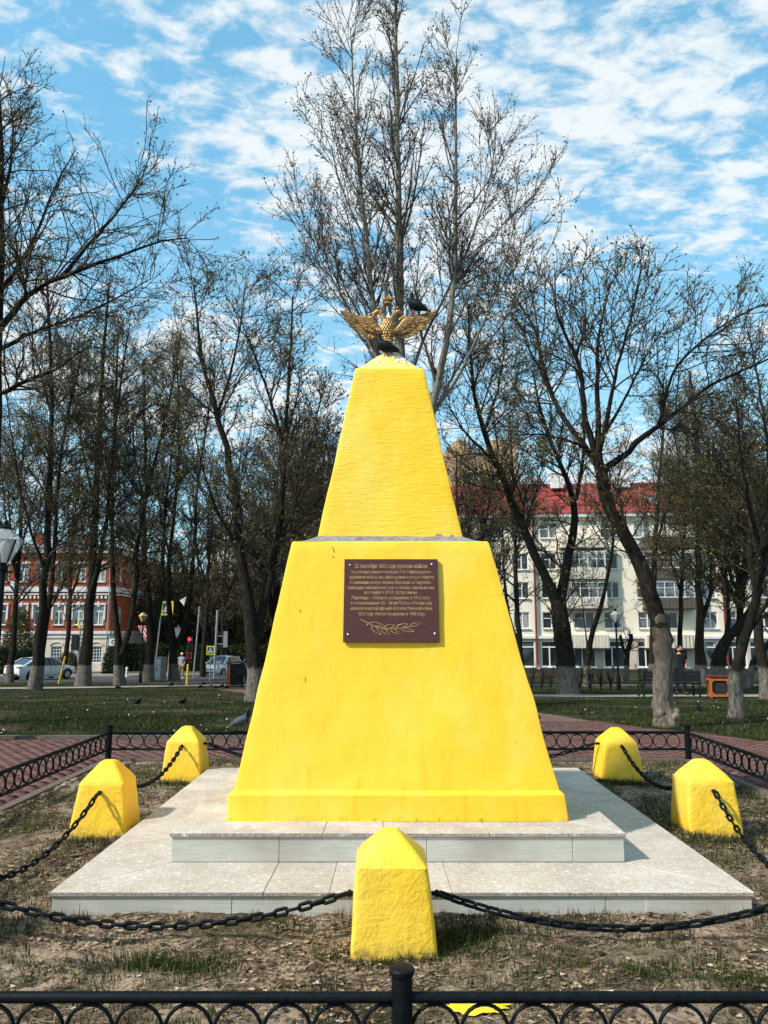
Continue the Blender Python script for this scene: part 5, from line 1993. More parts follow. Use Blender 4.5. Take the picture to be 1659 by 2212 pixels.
def finish_burl():
    root = [o for o in COL.objects if o.get('label', '').startswith('knotty pale-footed')][0]
    rn = random.Random(5)
    for nm, dx, dz, r in (('burl', .13, .17, .15), ('burl', .2, .26, .08), ('burl', -.07, .2, .15)):
        m = MB().ell((0, 0, 0), (r, r * .8, r * .85), None, 22, 16)
        V = np.array(m.v)
        V *= (1 + 0.4 * (fbm(np.column_stack([V[:, 0] * 9 + V[:, 1] * 5, V[:, 2] * 9 + V[:, 1] * 4]) + dx * 20 + 50, 1.0, 3, 3) - .5) * 2)[:, None]
        m.v = [tuple(v + np.array((dx, -.07, dz))) for v in V]
        m.build(nm, 'bark_pale', root, smooth=True, sharp=80)


finish_burl()


def build_shrubs():
    # leafless clipped shrubs along the right walk
    cfg = dict(d1=7, l1=(0.25, 0.6), a1=40, up=0.25, d2=4, l2=(0.15, 0.35), d3=3, l3=(0.08, 0.2), bud=1, bs=0.05, tmin=0.15, rmin=0.006)
    xs = [1148, 1168, 1190, 1252, 1275, 1298, 1318, 1385]
    names = ['first', 'second', 'third', 'fourth', 'fifth', 'sixth', 'seventh', 'eighth']
    for i, px in enumerate(xs):
        rn = random.Random(300 + i)
        Y = 35 + rn.uniform(-1, 1)
        b = gx(px, Y)
        limbs = []
        for k in range(5):
            a = rn.uniform(0, 6.28)
            r = rn.uniform(.1, .35)
            limbs.append(([tuple(b), (b.x + math.cos(a) * r * .5, b.y + math.sin(a) * r * .5, b.z + .45), (b.x + math.cos(a) * r, b.y + math.sin(a) * r, b.z + rn.uniform(.7, 1.0))], [.016, .012, .008]))
        o = make_tree('shrub', 'bare thin shrub by the right walk, %s from the obelisk' % names[i], tuple(b), limbs, 500 + i, cfg, 'bark_plain', 'twig_dark', 'bud_brown', 'bare shrubs along the walk')
        o['category'] = 'shrub'
    # dense green hedge and bushes in front of the brick building
    rng = np.random.default_rng(9)

    def hedge(name, lab, x0, x1, Y, h, dep, n, mat, wave=0.2, cat='hedge', size=0.12):
        a, b = gx(x0, Y), gx(x1, Y)
        root = thing(name, lab, cat, ((a.x + b.x) / 2, Y, zt(Y)))
        L = b.x - a.x
        P = rng.random((n, 3)) * 2 - 1
        q = np.abs(P)
        P /= np.maximum(1e-6, np.max(q, axis=1, keepdims=True)) ** (0.55)
        hh = 1 + wave * (fbm(np.column_stack([P[:, 0] * L, P[:, 1]]), 0.5, 5, 3) - .5) * 2
        V0 = np.column_stack([P[:, 0] * L / 2, P[:, 1] * dep / 2, (P[:, 2] * .5 + .5) * h * hh])
        if cat == 'bush':
            rr = np.sqrt(np.clip(1 - (P[:, 0]) ** 2, 0, 1))
            V0[:, 2] *= 0.35 + 0.65 * rr
        d = nrmz(rng.normal(size=(n, 3)))
        s = nrmz(np.cross(d, rng.normal(size=(n, 3))))
        z = size * rng.uniform(.6, 1.4, (n, 1))
        V = np.stack([V0, V0 + d * z * .5 + s * z * .3, V0 + d * z, V0 + d * z * .5 - s * z * .3], 1).reshape(-1, 3)
        new_obj('foliage', np_mesh('foliage', V, np.arange(n * 4).reshape(n, 4)), mat, root)
        st = MB()
        for k in range(max(3, int(L / 0.8))):
            x = -L / 2 + L * (k + .5) / max(3, int(L / .8))
            st.tube([(x, 0, -.05), (x + .1, .05, h * .5), (x + .05, 0, h * .8)], [.05, .04, .02], 5)
        tag(st.build('stems', 'bark_plain', root), kind='stuff')
    hedge('hedge', 'dark clipped hedge behind the white sedan', -60, 60, 63.5, 2.0, 1.4, 16000, 'hedge_leaf')
    hedge('bush', 'low dark bush right of the sedan under the cream ground floor', 128, 162, 64.5, 1.7, 1.6, 5000, 'bud_olive', cat='bush')
    hedge('bush', 'dark bush at the corner of the brick building', 226, 266, 65.5, 2.3, 1.8, 6000, 'hedge_leaf', cat='bush')
    hedge('bush', 'dark leafy bush against the left brick wall', 8, 62, 66.5, 5.0, 2.0, 9000, 'bud_olive', cat='bush', size=0.16)
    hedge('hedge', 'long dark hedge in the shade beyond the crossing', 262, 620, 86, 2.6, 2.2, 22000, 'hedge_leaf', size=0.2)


build_shrubs()


def build_thicket():
    rng = np.random.default_rng(77)
    n = 60000
    a, b = gx(235, 108), gx(720, 108)
    x = rng.uniform(a.x, b.x, n)
    y = rng.uniform(100, 116, n)
    top = 9.0 + 5.0 * (fbm(np.column_stack([x, y * .3]) + 200, 0.16, 8, 4) - .4) * 2
    z = zt(100) + top * rng.random(n) ** 0.75
    P = np.column_stack([x, y, z])
    d = nrmz(rng.normal(size=(n, 3)) + np.array([0, 0, .8]))
    s = nrmz(np.cross(d, rng.normal(size=(n, 3))))
    L = rng.uniform(.25, .8, (n, 1))
    V = np.stack([P, P + d * L * .5 + s * L * .22, P + d * L, P + d * L * .5 - s * L * .22], 1).reshape(-1, 3)
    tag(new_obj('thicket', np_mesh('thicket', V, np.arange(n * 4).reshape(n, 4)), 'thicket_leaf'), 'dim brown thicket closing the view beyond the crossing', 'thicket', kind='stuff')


build_thicket()


# ------------------------------------------------------------------ buildings
def facade_mesh(x0, x1, z0, z1, holes, depth=0.22):
    """wall in the XZ plane facing -Y with rectangular openings and their reveals"""
    xs = sorted({x0, x1} | {h[0] for h in holes} | {h[1] for h in holes})
    zs = sorted({z0, z1} | {h[2] for h in holes} | {h[3] for h in holes})
    m = MB()
    for i in range(len(xs) - 1):
        for j in range(len(zs) - 1):
            cx, cz = (xs[i] + xs[i + 1]) / 2, (zs[j] + zs[j + 1]) / 2
            if any(h[0] < cx < h[1] and h[2] < cz < h[3] for h in holes):
                continue
            m.add([(xs[i], 0, zs[j]), (xs[i + 1], 0, zs[j]), (xs[i + 1], 0, zs[j + 1]), (xs[i], 0, zs[j + 1])], [(0, 1, 2, 3)])
    for a, b, c, d in holes:
        for p, q in (((a, c), (b, c)), ((b, c), (b, d)), ((b, d), (a, d)), ((a, d), (a, c))):
            m.add([(p[0], 0, p[1]), (q[0], 0, q[1]), (q[0], depth, q[1]), (p[0], depth, p[1])], [(0, 3, 2, 1)])
    me = bpy.data.meshes.new('wall')
    me.from_pydata(m.v, [], m.f)
    me.update()
    return me


WIN_CACHE = {}


def window(parent, a, b, c, d, style, y=0.12, sill=True):
    """window set in an opening: white frame with its bars, glass pane behind, sill below"""
    w, h = b - a, d - c
    key = (round(w, 2), round(h, 2), style)
    if key not in WIN_CACHE:
        t = 0.085 if style != 'shop' else 0.11
        f = MB()
        f.box((0, 0, -h / 2 + t / 2), (w, .07, t)).box((0, 0, h / 2 - t / 2), (w, .07, t))
        f.box((-w / 2 + t / 2, 0, 0), (t, .068, h - 2 * t)).box((w / 2 - t / 2, 0, 0), (t, .068, h - 2 * t))
        if style == 'two':
            f.box((0.06 * w, 0, 0), (t * 1.3, .066, h - 2 * t)).box((-0.21 * w, .002, 0.12 * h), (w * 0.5, .06, t * .8))
        elif style == 'cross':
            f.box((0, 0, -h * .1), (t * 1.2, .066, h * .8 - 2 * t)).box((0, .002, h * .22), (w - 2 * t, .06, t))
        elif style == 'grid':
            for k in range(1, 4):
                f.box((-w / 2 + w * k / 4, 0, 0), (t * .45, .05, h - 2 * t))
            for k in range(1, 5):
                f.box((0, .002, -h / 2 + h * k / 5), (w - 2 * t, .046, t * .45))
        elif style == 'shop':
            f.box((-w * .12, 0, -h * .08), (t, .066, h * .84 - 2 * t)).box((0, .002, h * .26), (w - 2 * t, .06, t))
        elif style == 'strip':
            for k in range(1, 5):
                f.box((-w / 2 + w * k / 5, 0, 0), (t * .7, .066, h - 2 * t))
            f.box((0, .002, h * .1), (w - 2 * t, .06, t * .6))
        g = MB().box((0, .03, 0), (w - .02, .012, h - .02))
        s = MB().box((0, -.11, -h / 2 - .03), (w + .12, .3, .05))
        WIN_CACHE[key] = (f.mesh('window'), g.mesh('pane'), s.mesh('sill'))
        WIN_CACHE[key][0].materials.append(MATS['window_white'])
        WIN_CACHE[key][1].materials.append(MATS['glass_dark' if style != 'strip' else 'curtain_glass'])
        WIN_CACHE[key][2].materials.append(MATS['window_white'])
    f, g, s = WIN_CACHE[key]
    o = bpy.data.objects.new('window', f)
    link(o, parent)
    o.location = ((a + b) / 2, y, (c + d) / 2)
    p = bpy.data.objects.new('pane', g)
    link(p, o)
    if sill:
        q = bpy.data.objects.new('sill', s)
        link(q, o)
    return o


def build_cream():
    Y = 75.0
    c = gx(1000, Y)
    rz = math.radians(-4.5)
    z_base = zt(Y) - 0.1
    root = thing('apartment_house', 'cream five-storey apartment house with a red tiled roof', 'building', (c.x, Y, z_base), rz)
    S = F / (Y * CP)                    # picture units per metre there

    def X(px):
        return (px - 1000) / S * 1.0 * (1 + (px - 1000) / S * math.tan(-rz) / Y * -1.0)

    def Z(py):
        return at(1250, py, Y - 0.6).z - z_base
    x0, x1 = -10.5, 44
    zroof = Z(1112)
    cols = [1010, 1072, 1129, 1191, 1263, 1324, 1398, 1443, 1534, 1591, 1650, 1712]
    bal = {4, 7}
    rows = [1147, 1213, 1275, 1340]
    holes, wins = [], []
    for r in rows:
        for i, px in enumerate(cols):
            if i in bal:
                if r != 1340:
                    continue
                w = 1.9
            else:
                w = 1.5
            h = 1.55 if r != 1147 else 1.45
            zc = Z(r)
            a, b = X(px) - w / 2, X(px) + w / 2
            holes.append((a, b, zc - h / 2, zc + h / 2))
            wins.append((a, b, zc - h / 2, zc + h / 2, 'two'))
    for px in (1010, 1060, 1132, 1192, 1262, 1326, 1398, 1460, 1525, 1585, 1640, 1700):
        w = 1.65 if px not in (1192,) else 1.6
        w = 2.05
        a, b = X(px) - w / 2, X(px) + w / 2
        g = (a, b, Z(1441), Z(1384))
        holes.append(g)
        wins.append(g + ('shop',))
    zbelt = Z(1377)
    up_h = [h for h in holes if h[2] > zbelt]
    lo_h = [h for h in holes if h[3] < zbelt]
    new_obj('wall', facade_mesh(x0, x1, zbelt, zroof, up_h), 'cream_plaster', root)
    new_obj('ground_floor_wall', facade_mesh(x0, x1, Z(1445), zbelt, lo_h), 'cream_panel', root, (0, -0.03, 0))
    MB().box(((x0 + x1) / 2, 7.2, zroof / 2), (x1 - x0 - .1, 13.6, zroof - .05)).build('body', 'cream_plaster', root)
    MB().box(((x0 + x1) / 2, -.04, Z(1445) / 2 - .1), (x1 - x0, .18, Z(1445) + .2)).build('plinth', 'plinth_dark', root)
    MB().box(((x0 + x1) / 2, -.1, zbelt), (x1 - x0, .2, .22)).build('belt_course', 'white_trim', root)
    MB().box(((x0 + x1) / 2, -.22, zroof - .12), (x1 - x0 + .4, .5, .34)).build('cornice', 'white_trim', root)
    for k in range(int((x1 - x0) / 1.3)):       # joints of the ground floor cladding
        xx = x0 + 0.6 + k * 1.3
        if not any(h[0] - .1 < xx < h[1] + .1 for h in lo_h):
            MB().box((xx, -.034, (Z(1441) + zbelt) / 2), (.03, .012, zbelt - Z(1441) - .2)).build('cladding_joint', 'balcony_panel', root)
    for w in wins:
        window(root, *w[:4], w[4], .10 if w[4] != 'shop' else .05)
    # glazed balconies
    for i in bal:
        for r, glazed in ((1147, 0), (1213, 1), (1275, 1), (1340, 2)):
            px = cols[i] + (0 if i == 4 else 2)
            w = 4.1 if i == 4 else 4.6
            a, b = X(px) - w / 2, X(px) + w / 2
            zc = Z(r)
            if glazed == 2:
                lo, hi = zc - 2.55, zc - 1.35
            else:
                lo, hi = zc - 2.05 + .3, zc - .80
            p = MB().box(((a + b) / 2, -.55, (lo + hi) / 2), (w, 1.1, hi - lo)).build('balcony', 'balcony_panel' if i == 4 else 'wood_grey' if r != 1340 else 'balcony_panel', root)
            for k in range(14):
                MB().box((a + w * (k + .5) / 14, -1.115, (lo + hi) / 2), (.03, .03, hi - lo - .1)).build('balcony_rib', 'white_trim' if i == 4 else 'wood_grey', p)
            MB().box(((a + b) / 2, -.57, lo - .06), (w + .1, 1.2, .12)).build('balcony_slab', 'plinth_dark', p)
            if glazed == 1:
                o = window(root, a + .03, b - .03, hi + .02, hi + 1.52, 'strip', -1.02, False)
                MB().box(((a + b) / 2, -.5, hi + 1.62), (w + .15, 1.15, .14)).build('balcony_roof', 'white_trim', root)
                MB().box(((a + b) / 2, -.45, hi + .77), (w - .06, .9, 1.5)).build('balcony_room', 'glass_dark', root)
    for px in (1159, 1566):
        m = MB().tube([(X(px), -.3, zroof - .2), (X(px), -.2, zroof - .9), (X(px), -.2, 1.2), (X(px), -.4, .6)], .1, 8)
        m.build('drainpipe', 'drain_red', root, smooth=True)
    # roof with a ridge, dormers and chimneys
    zr = at(1250, 1048, Y + 6.5).z - z_base
    m = MB().add([(x0 - .4, -.55, zroof + .05), (x1 + .4, -.55, zroof + .05), (x1 + .4, 6.5, zr), (x0 - .4, 6.5, zr), (x1 + .4, 14, zroof + .05), (x0 - .4, 14, zroof + .05)], [(0, 1, 2, 3), (3, 2, 4, 5), (0, 3, 5), (1, 4, 2)])
    rf = m.build('roof', 'roof_red', root)
    for px in (1150, 1432, 1600):
        z = zroof + 1.5
        MB().box((X(px), 2.2, z), (1.3, 1.6, 1.0)).build('dormer', 'drain_red', rf)
        MB().box((X(px), 1.38, z), (.95, .06, .7)).build('dormer_window', 'curtain_glass', rf)
    for px, h in ((1385, 2.6), (1230, 1.6), (1530, 1.8)):
        MB().box((X(px), 4.6, zr - .9 + h / 2), (1.2, 1.0, h)).box((X(px), 4.6, zr - .9 + h), (1.4, 1.2, .15)).build('chimney', 'white_trim', rf)
    # taller yellow brick house behind
    Y2 = 104.0
    c2 = gx(1030, Y2)
    S2 = F / (Y2 * CP)
    r2 = thing('brick_tower_house', 'tall yellow brick house with a gable rising behind the red roof', 'building', (c2.x, Y2, zt(Y2)))

    def Z2(py):
        return at(1030, py, Y2).z - zt(Y2)
    xa, xb = (955 - 1030) / S2, (1128 - 1030) / S2
    hole = [((1030 - 1030) / S2 - .8, (1030 - 1030) / S2 + .8, Z2(1040), Z2(1010)), ((1090 - 1030) / S2 - .8, (1090 - 1030) / S2 + .8, Z2(1040), Z2(1010))]
    new_obj('wall', facade_mesh(xa, xb, 0, Z2(985), hole), 'yellow_brick', r2)
    MB().box(((xa + xb) / 2, 6.2, Z2(985) / 2), (xb - xa - .1, 11.5, Z2(985) - .1)).build('body', 'yellow_brick', r2)
    for h in hole:
        window(r2, *h, 'cross')
    gx0, gx1 = (958 - 1030) / S2, (1040 - 1030) / S2
    MB().prism([(gx0, Z2(985)), (gx1, Z2(985)), ((gx0 + gx1) / 2, Z2(945))], .1, 9).build('gable', 'yellow_brick', r2)
    MB().prism([((1070 - 1030) / S2, Z2(985)), ((1128 - 1030) / S2, Z2(985)), ((1128 - 1030) / S2, Z2(950)), ((1070 - 1030) / S2, Z2(950))], .15, 8).build('stair_tower', 'yellow_brick', r2)
    # pale block glimpsed through the far trees
    Y3 = 128.0
    c3 = gx(655, Y3)
    r3 = thing('pale_block', 'pale apartment block glimpsed through trees left of the obelisk', 'building', (c3.x, Y3, zt(Y3)))
    hs = [(-14 + 4.2 * i, -14 + 4.2 * i + 1.6, 2.2 + 3 * j, 3.8 + 3 * j) for i in range(7) for j in range(5)]
    new_obj('wall', facade_mesh(-16, 16, 0, 19, hs), 'cream_base', r3)
    MB().box((0, 6.2, 9.4), (31.8, 11.6, 18.8)).build('body', 'cream_base', r3)
    for h in hs:
        window(r3, *h, 'two')
    MB().box((0, 6, 19.2), (33, 13, .5)).build('roof', 'roof_grey', r3)


def build_brick():
    Y = 84.0
    c = gx(233, Y)
    S = F / (Y * CP)
    zb = zt(Y) - .1
    root = thing('brick_house', 'three-storey red brick house with white trim and cream ground floor', 'building', (c.x, Y, zb))

    def Z(py):
        return at(120, py, Y).z - zb

    def X(px):
        return (px - 233) / S
    x0 = X(-260)
    ztop, zbase1, zmid = Z(1188), Z(1366), Z(1275)
    cols = [205, 162, 119, 76, 37, -6, -49, -92, -135, -178, -221]
    top = [(X(p) - .52, X(p) + .52, Z(1257), Z(1218)) for p in cols]
    mid = [(X(p) - .55, X(p) + .55, Z(1350), Z(1309)) for p in cols]
    low = [(X(p) - .60, X(p) + .60, Z(1432), Z(1396)) for p in cols]
    side_cols = [2.6, 6.6, 10.6, 14.6]
    D = 18.0
    new_obj('wall', facade_mesh(x0, 0, zbase1, ztop, top + mid), 'red_brick', root)
    new_obj('ground_floor_wall', facade_mesh(x0, 0, 0, zbase1, low), 'cream_base', root, (0, -.04, 0))
    MB().box((x0 / 2 - .15, D / 2 + .2, ztop / 2), (-x0 - .5, D - .1, ztop - .1)).build('body', 'red_brick', root)
    # end wall, turned away from the sun
    end = bpy.data.objects.new('end_wall', facade_mesh(0, D, zbase1, ztop, [(s - .55, s + .55, a[2], a[3]) for s in side_cols for a in (top[0], mid[0])]))
    end.data.materials.append(MATS['red_brick'])
    link(end, root)
    end.rotation_euler = (0, 0, math.radians(90))
    lowend = bpy.data.objects.new('end_ground_floor', facade_mesh(0, D, 0, zbase1, [(s - .6, s + .6, low[0][2], low[0][3]) for s in side_cols]))
    lowend.data.materials.append(MATS['cream_base'])
    link(lowend, root)
    lowend.location = (.04, 0, 0)
    lowend.rotation_euler = (0, 0, math.radians(90))
    for h in top + mid:
        window(root, *h, 'cross', .12)
    for h in low:
        window(root, *h, 'grid', .1, False)
    for s in side_cols:
        for a in (top[0], mid[0]):
            window(end, s - .55, s + .55, a[2], a[3], 'cross', .12, False)
        window(lowend, s - .6, s + .6, low[0][2], low[0][3], 'grid', .1, False)
    # white surrounds: hood moulds with keystones on the middle floor, flat heads above
    for a, b, lo, hi in mid:
        m = MB()
        m.box((a - .12, -.05, (lo + hi) / 2 + .3), (.16, .14, hi - lo - .5)).box((b + .12, -.05, (lo + hi) / 2 + .3), (.16, .14, hi - lo - .5))
        m.box(((a + b) / 2, -.06, hi + .22), (b - a + .5, .16, .2)).box(((a + b) / 2, -.09, hi + .2), (.24, .2, .5))
        m.build('window_surround', 'white_trim', root)
    for a, b, lo, hi in top:
        MB().box(((a + b) / 2, -.05, hi + .12), (b - a + .45, .14, .2)).build('window_head', 'white_trim', root)
    for a, b, lo, hi in low:
        m = MB()
        n = 7
        vs = []
        for k in range(n):
            t = math.pi * k / (n - 1)
            vs.append(((a + b) / 2 - (b - a) / 2 * 1.15 * math.cos(t), hi + .1 + .35 * math.sin(t)))
        m.tube([(x, -.06, z) for x, z in vs], .08, 6)
        m.build('window_arch', 'cream_base', root)
    # bands and cornices
    for nm, py, hh, dd in (('band', 1273, .55, .22), ('band_lower', 1283, .18, .12), ('belt', 1366, .3, .22), ('belt', 1376, .16, .14), ('cornice', 1190, .45, .4)):
        z = Z(py)
        MB().box((x0 / 2, -dd / 2 - .002, z), (-x0, dd, hh)).build('band', 'white_trim', root)
        MB().box((dd / 2 + .044, D / 2, z), (dd, D, hh)).build('band', 'white_trim', root)
    zz = Z(1290)
    m = MB()
    for k in range(int(-x0 / .45)):
        m.box((-.2 - k * .45, -.08, zz), (.2, .16, .3))
    tag(m.build('dentils', 'white_trim', root), kind='stuff')
    zr = Z(1157)
    MB().add([(x0 - .5, -.6, ztop + .2), (.6, -.6, ztop + .2), (.6, D + .6, ztop + .2), (x0 - .5, D + .6, ztop + .2), (x0 + 6, 7, zr), (-6, 7, zr), (-6, 11, zr), (x0 + 6, 11, zr)],
             [(0, 1, 5, 4), (1, 2, 6, 5), (2, 3, 7, 6), (3, 0, 4, 7), (4, 5, 6, 7)]).build('roof', 'roof_grey', root)
    for px in (20, 140):
        MB().box((X(px), 5, zr - .2), (1.0, .8, 2.2)).build('chimney', 'red_brick', root)
    MB().box((X(22), -.3, Z(1262)), (.8, .4, .6)).build('air_conditioner', 'window_white', root)
    MB().tube([(-.3, -.18, ztop), (-.3, -.18, .2)], .08, 6).build('drainpipe', 'galvanised', root)


build_cream()
build_brick()


# ------------------------------------------------------------------ pigeons
def pigeon(label, loc, rz, scale=1.0, pitch=0.0, tone='pigeon_slate', head_turn=0.0, group=None, pose='stand'):
    """head toward +X"""
    root = thing('pigeon', label, 'pigeon', loc, rz, group)
    root.scale = (scale,) * 3
    up = 0.035 if pose == 'stand' else 0.02
    # centre line: tail to head
    st = [(-.175, up + .042, .022, .005), (-.135, up + .052, .03, .010), (-.098, up + .062, .036, .026), (-.05, up + .075, .05, .052), (0, up + .085, .06, .064), (.045, up + .100, .057, .062),
          (.076, up + .130, .038, .044), (.088, up + .158, .027, .030), (.094, up + .178, .022, .022), (.102, up + .197, .021, .020), (.112, up + .208, .016, .013), (.122, up + .210, .006, .006)]
    if pose == 'peck':
        st = st[:6] + [(.085, up + .09, .036, .038), (.115, up + .07, .026, .028), (.135, up + .045, .022, .022), (.15, up + .025, .021, .020), (.158, up + .012, .013, .013), (.163, up + .004, .006, .006)]
    n = 12
    vs, fs = [], []
    for i, (x, z, w, h) in enumerate(st):
        a, b = st[max(0, i - 1)], st[min(len(st) - 1, i + 1)]
        t = Vector((b[0] - a[0], 0, b[1] - a[1])).normalized()
        nn = Vector((-t.z, 0, t.x))
        for k in range(n):
            g = 2 * math.pi * k / n
            vs.append(Vector((x, 0, z)) + Vector((0, 1, 0)) * (w * math.cos(g)) + nn * (h * math.sin(g)))
    for i in range(len(st) - 1):
        for k in range(n):
            fs.append((i * n + k, i * n + (k + 1) % n, (i + 1) * n + (k + 1) % n, (i + 1) * n + k))
    fs += [tuple(range(n)), tuple((len(st) - 1) * n + k for k in range(n))]
    me = MB().add(vs, fs).mesh('body')
    me.materials.append(MATS[tone])
    me.materials.append(MATS['pigeon_neck'])
    for p in me.polygons:
        if p.center.x > .07:
            p.material_index = 1
    new_obj('body', me, None, root, smooth=True)
    for sg in (-1, 1):
        w = MB().tube([(.05, sg * .047, up + .105), (0, sg * .055, up + .098), (-.06, sg * .048, up + .085), (-.12, sg * .026, up + .072), (-.155, sg * .012, up + .066)],
                      [(.010, .02), (.012, .036), (.010, .032), (.007, .018), (.003, .006)], 8, flat=(0, 0, 1))
        w.build('wing', tone, root, smooth=True)
        if pose == 'stand':
            MB().tube([(.01, sg * .02, up + .04), (.012, sg * .021, .012), (.02, sg * .021, .004)], [.007, .004, .004], 6).tube([(.0, sg * .021, .004), (.035, sg * .024, .004)], .003, 5).build('leg', 'pigeon_leg', root)
    hx, hz = st[-1][0], st[-1][1]
    MB().tube([(hx - .004, 0, hz), (hx + .018, 0, hz - .006)], [.006, .0015], 6).build('beak', 'sign_black', root)
    root.rotation_euler = (0, pitch, rz)
    return root


def build_pigeons():
    R = math.radians
    pigeon('black pigeon perched on the right wing of the bronze eagle', (.275, MYC - .035, 4.612), R(152), 0.86, R(-20))
    pigeon('black pigeon sitting on the pointed cap of the obelisk', (-.005, MYC - .125, 4.178), R(160), 0.9, R(-14), pose='sit')
    p = at(522, 1597, FY1)
    pigeon('pigeon perched on the rear fence rail left of the obelisk', (p.x, FY1, .383), R(18), 1.0, R(-8), 'pigeon_grey')
    q = gp(1152, 1560)
    pigeon('pigeon on the paving half hidden behind the right flank of the obelisk', (q.x - .02, q.y, q.z), R(200), 1.1, R(-8))
    for px, py, rz, lab in ((298, 1524, 70, 'lone pigeon walking on the lawn, the left one of two'), (395, 1523, 60, 'lone pigeon walking on the lawn, the right one of two')):
        q = gp(px, py)
        pigeon(lab, (q.x, q.y, q.z - .02), R(rz), 1.0)
    q = gp(1480, 1540)
    pigeon('pigeon on the grass right of the burl tree', (q.x + .35, q.y, q.z - .02), R(80), 1.0)
    rn = random.Random(6)
    flock = [(255, 1489, 'peck', 185), (370, 1483, 'stand', 30), (393, 1482, 'stand', 200), (432, 1487, 'peck', 10), (440, 1481, 'stand', 160), (456, 1484, 'stand', 80), (466, 1488, 'peck', 170), (478, 1487, 'stand', 20), (489, 1488, 'peck', 200), (521, 1487, 'stand', 150), (535, 1492, 'peck', 60), (541, 1487, 'stand', 10)]
    for i, (px, py, pose, rz) in enumerate(flock):
        q = gp(px, py)
        lab = 'pigeon in the flock near the bin, %s from the yellow stake' % ('first', 'second', 'third', 'fourth', 'fifth', 'sixth', 'seventh', 'eighth', 'ninth')[max(0, i - 3)]
        g = 'pigeons feeding on the lawn edge'
        if i == 0:
            lab = 'pigeon alone on the lawn edge below the V-forked tree'
        elif i in (1, 2):
            lab = ('pigeon left of the feeding flock, the darker of two', 'pigeon left of the feeding flock, the paler of two')[i - 1]
        pigeon(lab, (q.x, q.y, q.z - .02), R(rz + rn.uniform(-20, 20)), 1.0, 0, 'pigeon_grey' if i in (2, 5, 10) else 'pigeon_slate', group=g, pose=pose)


build_pigeons()


